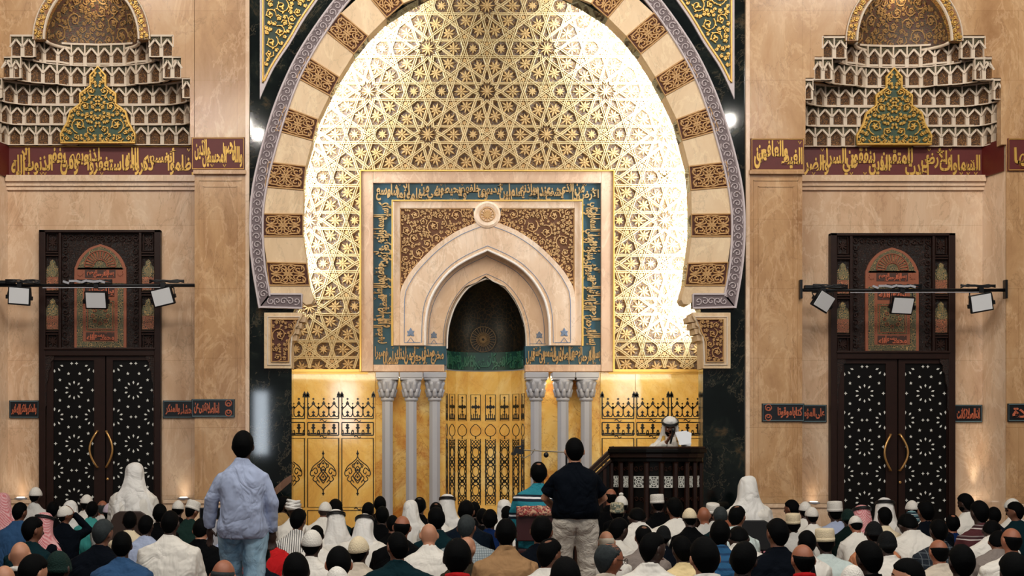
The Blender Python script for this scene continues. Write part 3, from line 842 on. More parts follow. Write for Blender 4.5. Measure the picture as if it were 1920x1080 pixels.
# moulded white edge and the second, recessed order
I1b = inset(I1, 0)
DM2 = DM+.16
m = MB()
for mir in (False, True):
    m.ribbon([xz(1827-x if mir else x, y, DM) for x, y in I1], .03, DM-.06, .02)
m.build('white_bead', WHITE_RELIEF, mih, recalc=False)
O2 = [(913.5+(x-913.5)*1.0, y-1) for x, y in I1]; O2 = [(913.5, 464)]+[(x-3, y-3) for x, y in I1[1:]]
I2 = spline([(911,519.7), (877.7,537), (854.4,568), (842.7,599), (838,625), (837,652)], 6)
I2 = [(x+1.5, y) for x, y in I2]; I2[0] = (913.5, I2[0][1])
m = MB(); arch_band(m, O2, I2, DM2, DG+.12); m.build('inner_arch', MARBLE_PALE, mih)
m = MB()
for mir in (False, True):
    m.ribbon([xz(1827-x if mir else x, y, DM) for x, y in I2], .03, DM2, .022)
m.build('white_bead', WHITE_RELIEF, mih, recalc=False)
m = MB()
for mir in (False, True):
    def mp(pts): return [xz(1827-x if mir else x, y, DM) for x, y in pts]
    A = resample(O2, 40); B = resample(I2, 40)
    l1 = [lerp(A[i], B[i], .22) for i in range(40)]; l2 = [lerp(A[i], B[i], .84) for i in range(40)]; l1[0] = (913.5, l1[0][1]); l2[0] = (913.5, l2[0][1])
    m.ribbon(mp(l1[:-1]+[(802, 643), (832, 643)]), .009, DM2, .005); m.ribbon(mp(l2[:-1]+[(832, 643)]), .009, DM2, .005)
    c = xz(1827-814 if mir else 814, 628, DM)
    for a in (90, 35, 145, 215, 325): leaf(m, c, R(a), .07 if a == 90 else .055, .045, DM2, .008)
    m.ribbon([(c[0]-.045, c[1]-.12), (c[0], c[1]-.055), (c[0]+.045, c[1]-.12)], .012, DM2, .006)
m.build('blue_inlay', INLAY_BLUE, mih, recalc=False)
# step blocks carrying the lower band over the recessed order
m = MB()
for r in ((795,649,837,684), (984,649,1032,684)):
    x0, x1, z0, z1 = rect(*r); m.box(x0, x1, DM+.02, DG+.1, z0, z1)
m.build('band_block', TEAL, mih)
# roundel
c = f(913, 404); ro = MB()
M_ = Matrix.Rotation(PI/2, 3, 'X')
ro.lathe([(.0, .0), (.195, 0), (.195, .05), (.165, .065), (.12, .06), (.11, .05), (0, .05)], (c[0], DM-.03, c[1]), 28, M_)
ro.build('roundel', MARBLE_PALE, mih)
ro = MB()
for i in range(12): leaf(ro, c, R(30*i), .095, .03, DM-.08, .014)
for r_ in (.045, .10): ro.ribbon([(c[0]+r_*math.cos(R(15*i)), c[1]+r_*math.sin(R(15*i))) for i in range(24)], .012, DM-.08, .016, closed=True)
ro.build('rosette', BROWN_RELIEF, mih, recalc=False)
# niche: half-round shell, patterned semi-dome, lettered green band, onyx facets below
ncx, rad = f(910.5, 0)[0], mm(75, DM)
DN = DG+.0
def shell(z0, z1, name, mt, nseg=18, r0=rad, yy=DN, y_s=1.0, smooth=True, par=mih):
    k = MB(); A = [(ncx-r0*math.cos(PI*i/nseg), yy+r0*y_s*math.sin(PI*i/nseg)) for i in range(nseg+1)]
    vs = [(x, y, z0) for x, y in A]+[(x, y, z1) for x, y in A]; n = nseg+1
    k.add(vs, [(i, i+1, n+i+1, n+i) for i in range(nseg)])
    return k.build(name, mt, par, smooth=smooth, recalc=False)
zb0, zb1 = f(0, 690)[1], f(0, 655)[1]
shell(zb0, zb1, 'green_band', plain('band_dark_green', srgb(14,58,52), .4, 0, .25, 20), 18, rad-.02)
k = MB()
_bt = 'وقرآن الفجر إن قرآن الفجر كان مشهودا ومن الليل فتهجد به نافلة لك'
calligraphy(k, _bt, (-PI*rad/2*.96, zb0), (1,0), (0,1), PI*rad*.96, zb1-zb0, 0, .012, 2)
kk = MB(); rr = rad-.02
for p in k.v: kk.v.append((ncx+(rr+p[1]-.002)*math.sin(p[0]/rr), DN+(rr+p[1]-.002)*math.cos(p[0]/rr), p[2]))
kk.f = k.f; kk.m = k.m
kk.build('inscription', plain('band_green_lettering', srgb(44,96,76), .4, 0, .2, 9), mih, recalc=False)
def bronze():
    t = NT('niche_mosaic'); v = t.tc('Object')
    d = t.vor(v, 16); n = t.noise(v, 2.5, 3)
    c = t.ramp(d, [(0, srgb(86,62,32)), (.05, srgb(48,38,24)), (.10, srgb(12,18,17))])
    c = t.mix(n, c, srgb(12,15,14)); return t.out(c, .4, .2)
BRONZE = bronze()
k = MB(); NS = 18; rows = []
ztop = f(0, 519)[1]; zsp = f(0, 610)[1]
prof = [(1.0, zb1), (1.0, zsp-.15), (.985, zsp), (.90, zsp+.2), (.74, zsp+.40), (.5, zsp+.58), (.22, ztop-.07), (0.01, ztop+.02)]
for rr_, z in prof:
    rows.append([(ncx-rad*rr_*math.cos(PI*i/NS), DN+rad*rr_*math.sin(PI*i/NS), z) for i in range(NS+1)])
n = NS+1; k.add([p for r_ in rows for p in r_], [(j*n+i, j*n+i+1, (j+1)*n+i+1, (j+1)*n+i) for j in range(len(rows)-1) for i in range(NS)])
k.build('niche_dome', BRONZE, mih, smooth=True, recalc=False)
# sunburst rosette at the back of the niche
k = MB(); c = (ncx, f(0, 630)[1]+.0); yb = DN+rad-.03
for r_ in (.05, .085, .10, .19): k.ribbon([(c[0]+r_*math.cos(R(9*i)), c[1]+r_*math.sin(R(9*i))) for i in range(40)], .007, yb-(r_*r_*.9), .006, closed=True)
for i in range(24):
    a = R(15*i); k.ribbon([(c[0]+.10*math.cos(a), c[1]+.10*math.sin(a)), (c[0]+.18*math.cos(a), c[1]+.18*math.sin(a))], .006, yb-.02, .006)
    k.ribbon([(c[0]+.02*math.cos(a), c[1]+.02*math.sin(a)), (c[0]+.08*math.cos(a), c[1]+.08*math.sin(a))], .009, yb-.005, .006)
k.build('sunburst', plain('dull_gold', srgb(120,92,50), .45, .3, .2, 9), mih, recalc=False)
# onyx facets: eight flat slabs round the half circle, each inlaid with its own column of ornament
NF = 8; zt = f(0, 692)[1]
nich = MB()
fac = [(ncx-rad*math.cos(PI*(i+.0)/NF), DN+rad*math.sin(PI*i/NF)) for i in range(NF+1)]
for i in range(NF):
    a, b = fac[i], fac[i+1]
    g = MB(); g.add([(a[0], a[1], 0), (b[0], b[1], 0), (b[0], b[1], zt), (a[0], a[1], zt)], [(0,1,2,3)])
    ux, uy = b[0]-a[0], b[1]-a[1]; L = math.hypot(ux, uy); ux /= L; uy /= L
    slab = g.build('niche_facet', ONYX, mih, recalc=False)
    # draw ornament flat in (u,z) then map onto the facet
    q = MB(); S = .66; fzN = lambda py: at(0, py, DN+rad*.9).z
    u0, u1 = L*.17, L*.83; um = L/2; w = .012; y = 0; h = .006
    q.ribbon([(u0, fzN(740)), (u1, fzN(740)), (u1, fzN(789)), (u0, fzN(789))], w, y, h, closed=True)
    q.ribbon([(um, fzN(745)), (um, fzN(785))], w*1.4, y, h)
    for (py, r) in ((746, .022), (752, .016), (763, .045), (772, .02), (778, .02)): q.star((um, fzN(py)), r, y, h, 4, .62)
    for dx in (-.045, .045): q.star((um+dx, fzN(763)), .028, y, h, 4, .7)
    q.box(um-.07, um+.07, y-h, y, fzN(787), fzN(784)); 
    for dx in (-.06, -.03, .03, .06): q.ribbon([(um+dx, fzN(786)), (um+dx, fzN(774+abs(dx)*60))], .014, y, h)
    oc = (um, fzN(808)); ra, rb = L*.36, (fzN(798)-fzN(818))/2
    q.ribbon([(oc[0]+ra*math.sin(t)*(1), oc[1]+rb*math.cos(t)*(1+.25*max(0, math.cos(t))**8)) for t in [2*PI*i/28 for i in range(28)]], w, y, h, closed=True)
    q.ribbon([(um, fzN(818)), (um, fzN(823))], w*1.5, y, h)
    q.ribbon([(u0, fzN(823)), (u1, fzN(823)), (u1, fzN(947)), (u0, fzN(947))], w, y, h, closed=True)
    for (t_, b_) in ((825, 839), (930, 945)):
        for j in range(-1, 5):
            za, zb = fzN(b_), fzN(t_); hh = zb-za
            for sg in (1, -1):
                p0 = (um+sg*(j*.05-.10), za); p1 = (p0[0]+sg*.10, zb)
                pp = [p for p in [lerp(p0, p1, i_/8) for i_ in range(9)] if u0 < p[0] < u1]
                if len(pp) > 1: q.ribbon([pp[0], pp[-1]], .012, y, h)
        q.ribbon([(u0, fzN(b_+1 if t_ < 900 else t_-1)), (u1, fzN(b_+1 if t_ < 900 else t_-1))], w, y, h)
    # chain of almonds and crossed scrolls
    for py in (848, 884, 920):
        c = (um, fzN(py)); rb = mm(10, DM)
        q.ribbon([(c[0]+.075*S*math.sin(t)*abs(math.sin(t))**.2, c[1]+rb*math.cos(t)) for t in [2*PI*i/20 for i in range(20)]], .013, y, h, closed=True)
    for py in (866, 902):
        c = (um, fzN(py)); rb = mm(9, DM)
        for sg in (-1, 1):
            q.ribbon(spline([(um-sg*.10*S, c[1]+rb), (um-sg*.04*S, c[1]+rb*.3), (um+sg*.04*S, c[1]-rb*.3), (um+sg*.10*S, c[1]-rb)], 5), .024, y, h)
            q.ribbon(spline([(um+sg*.02, c[1]+rb*.9), (um+sg*.08*S, c[1]+rb*.5), (um+sg*.09*S, c[1]), (um+sg*.08*S, c[1]-rb*.5), (um+sg*.02, c[1]-rb*.9)], 5), .020, y, h)
        q.star(c, .03, y, h, 4, .6)
    for py in (848, 884, 920):
        for sg in (-1, 1):
            q.ribbon(spline([(um+sg*.12*S, fzN(py-12)), (um+sg*.09*S, fzN(py-5)), (um+sg*.12*S, fzN(py)), (um+sg*.09*S, fzN(py+5)), (um+sg*.12*S, fzN(py+12))], 4), .018, y, h)
    q2 = MB()
    nx, ny = -uy, ux              # inward normal check: toward the viewer side (smaller distance to niche centre)
    cxm, cym = (a[0]+b[0])/2, (a[1]+b[1])/2
    if (ncx-cxm)*nx+(DN-cym)*ny < 0: nx, ny = -nx, -ny
    for p in q.v: q2.v.append((a[0]+ux*p[0]-nx*p[1], a[1]+uy*p[0]-ny*p[1], p[2]))
    q2.f = q.f; q2.m = q.m
    o = q2.build('inlay', INLAY_BLACK, slab, recalc=False)
# ---------------------------------------------------------------- white columns
def column(px, label, y):
    x = xz(px, 0, y)[0]; zc = at(0, 745, y).z; zt = at(0, 699, y).z
    t = empty('marble_column', (x, y, 0)); tag(t, label, 'column', 'white marble columns of the mihrab', 'thing')
    r = mm(10.8, y)
    b = MB(); b.box(x-.15, x+.15, y-.15, y+.15, 0, .09); b.build('plinth', WHITE_MARBLE, t)
    b = MB().lathe([(.14, .09), (.145, .115), (.12, .14), (.10, .16), (.115, .18), (r*1.02, .21)], (x, y, 0), 20); b.build('base', WHITE_MARBLE, t, smooth=True)
    n = 8; b = MB()
    b.lathe([(r, .2), (r, zc-.05)], (x, y, 0), 8, Matrix.Rotation(PI/8, 3, 'Z')); b.build('shaft', WHITE_MARBLE, t)
    b = MB(); b.lathe([(r, zc-.06), (r*1.18, zc-.04), (r*1.18, zc-.02), (r*1.05, zc), (r*1.12, zc+.10), (r*1.45, zc+.20), (r*1.85, zc+.26)], (x, y, 0), 20)
    b.build('capital', WHITE_MARBLE, t, smooth=True)
    lf = MB()
    for row, (z0, hh, rr0) in enumerate(((zc+.0, .11, 1.12), (zc+.08, .14, 1.2))):
        for i in range(8):
            a = 2*PI*(i+.5*row)/8; ca, sa = math.cos(a), math.sin(a)
            pts = []
            for q_, bulge in ((0, 1.0), (.4, 1.03), (.75, 1.16), (1, 1.42), (.92, 1.5)):
                rr = r*rr0*bulge; pts.append(Vector((x+ca*rr, y+sa*rr, z0+hh*q_)))
            lf.tube(pts, [.03, .036, .034, .024, .008], 6)
    lf.build('acanthus_leaves', WHITE_MARBLE, t, smooth=True, recalc=False)
    b = MB(); A = mm(21.5, y); b.box(x-A, x+A, y-A*.9, y+A*.9, at(0, 709, y).z, zt); b.box(x-A*.94, x+A*.94, y-A*.84, y+A*.84, at(0, 713, y).z, at(0, 709, y).z)
    bevel(b.build('abacus', WHITE_MARBLE, t), .006, 2)
for px, y, lb in ((726.5, 20.13, 'white marble column with leaf capital, outermost on the left of the mihrab'),
                  (771, 20.13, 'white marble column with leaf capital, middle one left of the mihrab'),
                  (815, 20.27, 'white marble column with leaf capital, hard against the left edge of the niche'),
                  (1005, 20.27, 'white marble column with leaf capital, hard against the right edge of the niche'),
                  (1055.5, 20.13, 'white marble column with leaf capital, middle one right of the mihrab'),
                  (1099, 20.13, 'white marble column with leaf capital, outermost on the right of the mihrab')):
    column(px, lb, y)
# ---------------------------------------------------------------- great horseshoe arch
DA = DF-.07
F = lambda p: xz(p[0], p[1], DA)
arch = empty('horseshoe_arch', (0, DA, at(0, 560, DA).z)); tag(arch, 'great horseshoe arch of cream and brown carved blocks framing the gilded wall', 'arch')
J = [((505,535),(580,535)), ((500,492),(575,494)), ((493,443),(568,443)), ((494,401),(568,402)), ((497,350),(569,356)), ((503,304),(573,312)),
     ((517,244),(586,263)), ((534,201),(596,224)), ((556.5,145),(618,179)), ((577.5,107),(636,145)), ((610,57),(663.5,101)), ((639,25),(690,68)),
     ((684,-16),(725,33)), ((716,-50),(756,6)), ((768,-92),(800,-12)), ((812,-122),(838,-28)), ((932.5,-178),(932.5,-52))]
mir1 = lambda p, s: p if s < 0 else (1865-p[0], p[1])
for s in (-1, 1):
    base = [(506,552), (505,535), (580,535), (585,551), (588,562), (584,570), (574,572), (566,566), (565,552)]
    o = MB().prism([F(mir1(p, s)) for p in base], DA, DF+.22).build('cream_voussoir', STONE, arch); bevel(o, .006, 2)
    for i in range(len(J)-1):
        (oa, ia), (ob, ib) = J[i], J[i+1]
        q = [F(mir1(p, s)) for p in (oa, ia, ib, ob)]
        if i % 2 == 1 or i == len(J)-2:
            om, im = ((oa[0]+ob[0])/2, (oa[1]+ob[1])/2), ((ia[0]+ib[0])/2, (ia[1]+ib[1])/2)
            bo = bevel(MB().prism(q, DA, DF+.22).build('cream_voussoir', STONE, arch), .005, 2)
        else:
            m = MB(); m.prism(q, DA+.02, DF+.22)
            o = m.build('brown_voussoir', [DARK], arch); WORLD[o] = WORLD[arch]
            g = MB(); c = (sum(p[0] for p in q)/4, sum(p[1] for p in q)/4)
            g.prism(q, DA+.008, DA+.019); go = g.build('ground', BROWN_GROUND, o)
            go.parent = o
            k = MB(); k.ribbon(q, .03, DA+.008, .022, closed=True)
            qi = [lerp(p, c, .05) for p in q]
            motif(k, qi if True else q, DA+.008, .026, .022)
            ko = k.build('arabesque_pattern', GOLD_RELIEF if False else BROWN_RELIEF, o, recalc=False)
# scroll border
def smooth_curve(P, n): return resample(spline(P, 6), n)
for s in (-1, 1):
    A = [F(mir1(p, s)) for p in smooth_curve(OUT_L, 90)]; B = [F(mir1(p, s)) for p in smooth_curve(BRD_L, 90)]
    m = MB(); m.band(A, B, DA-.01, DF+.05)
    ret = [F(mir1(p, s)) for p in ((486,576), (566,578), (566,552), (504,552))]
    m.prism(ret, DA-.01, DF+.05)
    o = m.build('scroll_border', LILAC_GROUND, arch)
    k = MB(); y = DA-.01
    k.ribbon(A, .03, y, .02); k.ribbon(B, .035, y, .025)
    k.ribbon([ret[0], ret[1], ret[2]], .03, y, .022); k.ribbon([ret[3], ret[2]], .03, y, .02)
    # running scroll
    C = [lerp(a, b, .5) for a, b in zip(A, B)]; Ls = [0]
    for i in range(1, 90): Ls.append(Ls[-1]+math.hypot(C[i][0]-C[i-1][0], C[i][1]-C[i-1][1]))
    n = int(Ls[-1]/.105); cc = resample(C, n)
    for i in range(1, n-1):
        tx, tz = cc[i+1][0]-cc[i-1][0], cc[i+1][1]-cc[i-1][1]; a = math.atan2(tz, tx); sg = 1 if i%2 else -1
        k.ribbon(spiral(cc[i], .052, a+PI*.5*sg, 1.2, sg, 12), .014, y, .016)
        nx, nz = -math.sin(a)*sg, math.cos(a)*sg
        k.ribbon([(cc[i][0]-nx*.05-math.cos(a)*.05, cc[i][1]-nz*.05-math.sin(a)*.05), (cc[i][0]-nx*.065, cc[i][1]-nz*.065), (cc[i][0]-nx*.05+math.cos(a)*.05, cc[i][1]-nz*.05+math.sin(a)*.05)], .013, y, .014)
    a, b = ret[0], ret[1]
    for i in range(1, 6):
        c = lerp(F(mir1((496,565), s)), F(mir1((562,565), s)), i/5.5)
        k.ribbon(spiral(c, .05, i*2.1, 1.2, 1 if i%2 else -1, 12), .014, y, .016)
    k.build('scroll_relief', LILAC_RELIEF, o, recalc=False)
# consoles under the arch feet
for s, lb in ((-1, 'carved brown and cream console under the left foot of the great arch'), (1, 'carved brown and cream console under the right foot of the great arch')):
    P = [(495,586), (567,586), (567,592), (563,600), (560,603), (560,610), (554,615), (555,624), (549,630), (549,638), (547,643), (547,691), (495,691)]
    Q = [(509,599), (559,599), (553,611), (550,622), (545,632), (541,642), (541,678), (509,678)]
    c0 = F(mir1((521, 691), s)); t = empty('arch_console', (c0[0], DA, c0[1])); tag(t, lb, 'console')
    bevel(MB().prism([F(mir1(p, s)) for p in P], DA, DF+.3).build('block', STONE, t), .006, 2)
    QQ = [F(mir1(p, s)) for p in Q]
    g = MB().prism(QQ, DA-.008, DA+.02).build('panel_ground', BROWN_GROUND, t)
    k = MB(); k.ribbon(QQ, .025, DA-.008, .02, closed=True)
    scrolls(k, QQ, DA-.008, .022, .11, .018, .018, random.Random(4), 2500)
    k.build('arabesque_pattern', BROWN_RELIEF, t, recalc=False)
    k = MB(); PP = [F(mir1(p, s)) for p in ((498,589), (564,589), (564,593), (502,593))]
    k.ribbon([F(mir1(p, s)) for p in ((502,594), (562,594), (547,630), (544,684), (502,684))], .018, DA, .016, closed=True)
    k.build('moulding', WHITE_RELIEF, t, recalc=False)
    k = MB()
    for i, (x, y) in enumerate(((564,597), (557,609), (552,620), (548,632))):
        p = F(mir1((x, y), s)); k.prism([(p[0]-.05, p[1]-.04), (p[0]+.05, p[1]-.04), (p[0]+.06, p[1]+.03), (p[0]-.06, p[1]+.03)], DF+.0, DF+.34)
    k.build('stalactite_steps', STONE, t)
# green spandrels
for s, lb in ((-1, 'green and gold arabesque spandrel panel in the top left corner above the arch'), (1, 'green and gold arabesque spandrel panel in the top right corner above the arch')):
    hyp = spline([(486.5,184), (512,128), (544,79), (568,38), (594,0), (640,-66)], 5)
    outer = [F(mir1(p, s)) for p in [(486.5,-66)]+hyp]
    c0 = outer[1]; t = empty('spandrel_panel', (c0[0], DF, c0[1])); tag(t, lb, 'spandrel panel')
    MB().prism(outer, DF-.03, DF+.02).build('border_slab', LILAC_RELIEF, t)
    def ins(k):
        h2 = [(x-k*.80, y-k*.62) for x, y in hyp if x-k*.8 > 486.5+k]
        x0 = 486.5+k; 
        return [(x0, -66), (x0, h2[0][1]+(h2[0][0]-x0)*1.75)]+h2
    i1 = [F(mir1(p, s)) for p in ins(6)]; i2 = [F(mir1(p, s)) for p in ins(9)]
    k = MB(); k.ribbon(i1, .03, DF-.03, .02); k.build('gold_edge', GOLD_TRIM, t, recalc=False)
    MB().prism(i2, DF-.036, DF).build('green_field', GREEN_GROUND, t)
    k = MB(); scrolls(k, i2, DF-.036, .025, .20, .022, .026, random.Random(9), 3500)
    k.build('arabesque_pattern', GOLD_TRIM, t, recalc=False)
# ---------------------------------------------------------------- lettered bands
def wall_band(name, x0, x1, y, z0, z1, ground, ink, text, label, tiers, cat='inscription', edge=None, th=.025, medal=0):
    t = empty(name, ((x0+x1)/2, y, z0)); tag(t, label, cat)
    b = MB(); b.box(x0, x1, y-th, y+.01, z0, z1); b.build('ground', ground, t)
    k = MB(); mg = (z1-z0)*(.05 if tiers == 2 else .12); dx0 = medal if medal > 0 else 0; dx1 = -medal if medal < 0 else 0
    calligraphy(k, text, (x0+mg+dx0, z0+mg), (1, 0), (0, 1), x1-x0-2*mg-dx0-dx1, z1-z0-2*mg, y-th, .012, tiers)
    if medal:
        c = (x0+medal*.5, (z0+z1)/2) if medal > 0 else (x1+medal*.5, (z0+z1)/2)
        for sg in (-1, 1):
            for q in (-1, 1): k.ribbon(spiral((c[0], c[1]+sg*.055), .05, PI/2*sg, 1.1, q, 12), .012, y-th, .01)
    k.build('inscription', ink, t, recalc=False)
    if edge:
        k = MB(); k.ribbon([(x0+.012, z0+.012), (x1-.012, z0+.012), (x1-.012, z1-.012), (x0+.012, z1-.012)], .014, y-th, .008, closed=True); k.build('border', edge, t, recalc=False)
    return t
RZ0, RZ1 = at(0, 334, DR).z, at(0, 274, DR).z
PZ0, PZ1 = RZ0-.0, RZ1-.0
wall_band('lettered_frieze', -6.49, -3.94, DR, RZ0, RZ1, RED_GROUND, GOLD_TRIM, 'وظلموا أنفسهم ذكروا الله فاستغفروا لذنوبهم ومن يغفر الذنوب إلا الله', 'long dark red frieze with golden lettering under the left stalactite niche', 2, edge=GOLD_TRIM)
wall_band('lettered_frieze', 3.95, 6.49, DR, RZ0, RZ1, RED_GROUND, GOLD_TRIM, 'السماوات والأرض أعدت للمتقين الذين ينفقون في السراء والضراء', 'long dark red frieze with golden lettering under the right stalactite niche', 2, edge=GOLD_TRIM)
DFP = DF-.03
wall_band('lettered_frieze', -3.965, -3.28, DFP, at(0,320,DF).z, at(0,259,DF).z, RED_GROUND, GOLD_TRIM, 'والله يحب المحسنين والذين', 'short dark red frieze with golden lettering on the left pier', 2, edge=GOLD_TRIM)
wall_band('lettered_frieze', 3.275, 3.965, DFP, at(0,322,DF).z, at(0,261,DF).z, RED_GROUND, GOLD_TRIM, 'الغيظ والعافين عن', 'short dark red frieze with golden lettering on the right pier', 2, edge=GOLD_TRIM)
wall_band('lettered_frieze', 6.60, 8.3, DFP, at(0,322,DF).z, at(0,261,DF).z, RED_GROUND, GOLD_TRIM, 'مغفرة من ربكم وجنة عرضها', 'dark red frieze with golden lettering cut by the right edge of the picture', 2, edge=GOLD_TRIM)
for s in (-1, 1):       # frieze returns on the splayed reveals
    m = MB(); xo, xi = 6.592*s, 6.485*s
    m.add([(xo-s*.02, DF, RZ0), (xi-s*.02, DR, RZ0), (xo-s*.02, DF, RZ1), (xi-s*.02, DR, RZ1)], [(0,1,3,2)])
    o = m.build('lettered_frieze', RED_GROUND); tag(o, 'dark red frieze turning the corner at the %s end of its niche, in shade' % ('left' if s < 0 else 'right'), 'inscription')
NZ0, NZ1 = at(0, 784, DR).z, at(0, 751, DR).z
NZ0r, NZ1r = at(0, 792, DR).z, at(0, 759, DR).z
X = lambda px: xz(px, 0, DR)[0]
XF = lambda px: xz(px, 0, DF)[0]
BLUE_EDGE = plain('band_edge', srgb(96,118,124), .4)
wall_band('kufic_plaque', -6.47, X(74), DR, NZ0, NZ1, NAVY, COPPER_TEXT, 'والمنكر ولذكر الله أكبر', 'dark navy plaque with copper lettering left of the left door', 1, edge=BLUE_EDGE)
wall_band('kufic_plaque', X(306), -3.94, DR, NZ0, NZ1, NAVY, COPPER_TEXT, 'الفحشاء والمنكر', 'dark navy plaque with copper lettering between the left door and the left pier', 1, edge=BLUE_EDGE)
wall_band('kufic_plaque', -3.965, XF(441), DFP, NZ0, NZ1, NAVY, COPPER_TEXT, 'إن الصلاة تنهى عن', 'dark navy plaque with copper lettering on the left pier', 1, edge=BLUE_EDGE, medal=-.16)
wall_band('kufic_plaque', XF(1427), 3.965, DFP, NZ0r, NZ1r, NAVY, COPPER_TEXT, 'كتابا موقوتا', 'dark navy plaque with copper lettering on the right pier', 1, edge=BLUE_EDGE, medal=.16)
wall_band('kufic_plaque', 3.95, X(1549), DR, NZ0r, NZ1r, NAVY, COPPER_TEXT, 'على المؤمنين', 'dark navy plaque with copper lettering between the right pier and the right door', 1, edge=BLUE_EDGE)
wall_band('kufic_plaque', X(1787), 6.48, DR, NZ0r, NZ1r, NAVY, COPPER_TEXT, 'إن الصلاة كانت', 'dark navy plaque with copper lettering right of the right door', 1, edge=BLUE_EDGE)
wall_band('kufic_plaque', 6.60, 7.6, DFP, NZ0r, NZ1r, NAVY, COPPER_TEXT, 'وأقم الصلاة', 'dark navy plaque with copper lettering cut by the right edge of the picture', 1, edge=BLUE_EDGE)
# ---------------------------------------------------------------- carved doors
def pat(name, a, b, c, scale):
    t = NT(name); v = t.tc('Object'); d = t.vor(v, scale); e = t.vor(v, scale, 'F1', 'Color')
    sx = t.n('ShaderNodeSeparateColor'); t.l(e, sx.inputs[0])
    col = t.ramp(d, [(0, a), (.08, a), (.1, b)]); col = t.mix(t.ramp(sx.outputs[0], [(.5, 0.0), (.55, 1.0)]), col, c)
    t.bump(d, .4, .01); return t.out(col, .5)
COPPER = plain('copper_paint', srgb(152,88,62), .45, .1, .15, 12)
COPPER_PAT = pat('copper_pattern', srgb(196,120,80), srgb(84,62,44), srgb(140,84,58), 42)
GREEN_PAT = pat('green_gold_pattern', srgb(176,140,88), srgb(48,56,42), srgb(86,84,58), 38)
VASE_PAT = pat('vase_pattern', srgb(190,150,90), srgb(52,72,60), srgb(110,104,70), 46)
WOOD_CARVED = carved('carved_dark_wood', srgb(14,8,6), srgb(56,32,23), 34)
def door(s, n, label, dz):
    C = -5.249 if s < 0 else 5.266
    k_ = DR/FPX
    fx = lambda px: C+(px-189.5)*k_*(1.0 if s < 0 else 1.026)
    fz = lambda py: at(0, py, DR).z+dz
    def g(px, py): return (fx(px), fz(py))
    root = empty('door_%d' % n, (C, DR, 0)); tag(root, label, 'door', None, 'structure')
    y = DR
    def part(mb, name, m, par=None, **k):
        o = mb.build(name, m, par or root, **k); return o
    def bx(m, x0, x1, y0, y1, pa, pb): m.box(fx(x0), fx(x1), y0, y1, fz(pb) if pb is not None else 0, fz(pa))
    # frame
    m = MB(); bx(m, 76, 88, y-.10, y+.02, 433, None); bx(m, 291, 303, y-.10, y+.02, 433, None); bx(m, 76, 303, y-.10, y+.02, 433, 438); bx(m, 88, 291, y-.10, y, 655, 668)
    bx(m, 86, 293, y-.12, y, 653, 657); bx(m, 112, 117, y-.09, y, 438, 655); bx(m, 262, 267, y-.09, y, 438, 655)
    bevel(part(m, 'door_frame', WOOD), .006, 2)
    m = MB(); bx(m, 88, 291, y-.03, y+.02, 438, 655); part(m, 'overdoor_panel', WOOD_CARVED)
    # rails between side cartouches
    m = MB()
    for a, b in ((88, 112), (267, 291)):
        for yy in (474, 479, 548, 553, 621, 626): bx(m, a, b, y-.075, y, yy, yy+2.4)
        for (p, q) in ((440, 471), (628, 652)):
            m.ribbon([g(a+3, p), g(b-3, p), g(b-3, q), g(a+3, q)], .02, y-.03, .03, closed=True)
    part(m, 'rails', WOOD_MID)
    m = MB()
    for a in (100, 279):
        for p, q in ((440, 471), (628, 652)):
            c = g(a, (p+q)/2)
            for i in range(8): leaf(m, c, i*PI/4, .07, .03, y-.03, .015)
        for yy in (445, 460, 640): pass
    for sg in (-1, 1):
        for yy in range(445, 650, 14):
            c = g(189.5+sg*66, yy); m.ribbon(spiral(c, .045, yy, 1.1, sg, 10), .014, y-.03, .018)
        for xx in range(122, 188, 13):
            c = g(xx if sg < 0 else 379-xx, 448); m.ribbon(spiral(c, .045, xx, 1.1, sg, 10), .014, y-.03, .018)
    part(m, 'leaf_carving', WOOD_MID, recalc=False)
    # side cartouches with painted vases
    for a in (100, 279):
        for top in (487, 560):
            m = MB(); pts = [g(a-12, top+59), g(a+12, top+59), g(a+12, top+22), g(a+10, top+14), g(a+6, top+11), g(a+5, top+5), g(a, top), g(a-5, top+5), g(a-6, top+11), g(a-10, top+14), g(a-12, top+22)]
            m.prism(pts, y-.045, y-.02); o = part(m, 'vase_cartouche', GREEN_PAT)
            m = MB(); bxp = [g(a-11, top+58), g(a+11, top+58), g(a+11, top+33), g(a-11, top+33)]; m.prism(bxp, y-.055, y-.04); part(m, 'foot_panel', COPPER_PAT, o)
            m = MB(); prof = [(4, 33), (7, 30), (9, 24), (7, 18), (4, 14), (3, 10), (5, 7), (4, 4), (1, 2)]
            m.prism([g(a+x_, top+y_) for x_, y_ in prof]+[g(a-x_, top+y_) for x_, y_ in reversed(prof)], y-.06, y-.04); part(m, 'painted_vase', VASE_PAT, o)
    # central pointed panel
    ar = spline([(141,658), (141,520), (143,500), (152,482), (168,467), (189.5,459)], 5); ar = [p for p in ar]
    full = ar+[(379-x_, y_) for x_, y_ in reversed(ar[:-1])]
    m = MB(); m.prism([g(*p) for p in full], y-.06, y-.02); cp = part(m, 'painted_panel', COPPER)
    m = MB(); arc2 = [(146+ (p[0]-141)*.9, p[1]+4) for p in ar if p[1] < 503]
    fan = arc2+[(379-x_, y_) for x_, y_ in reversed(arc2[:-1])]
    m.prism([g(*p) for p in fan+[(233,503), (146,503)]], y-.066, y-.05); part(m, 'fan_head', GREEN_PAT, cp)
    m = MB(); c = g(189.5, 501)
    for i in range(15):
        a = PI*i/14; m.ribbon([(c[0]+.10*math.cos(a), c[1]+.10*math.sin(a)), (c[0]+.20*math.cos(a), c[1]+.20*math.sin(a))], [.012, .03], y-.066, .01)
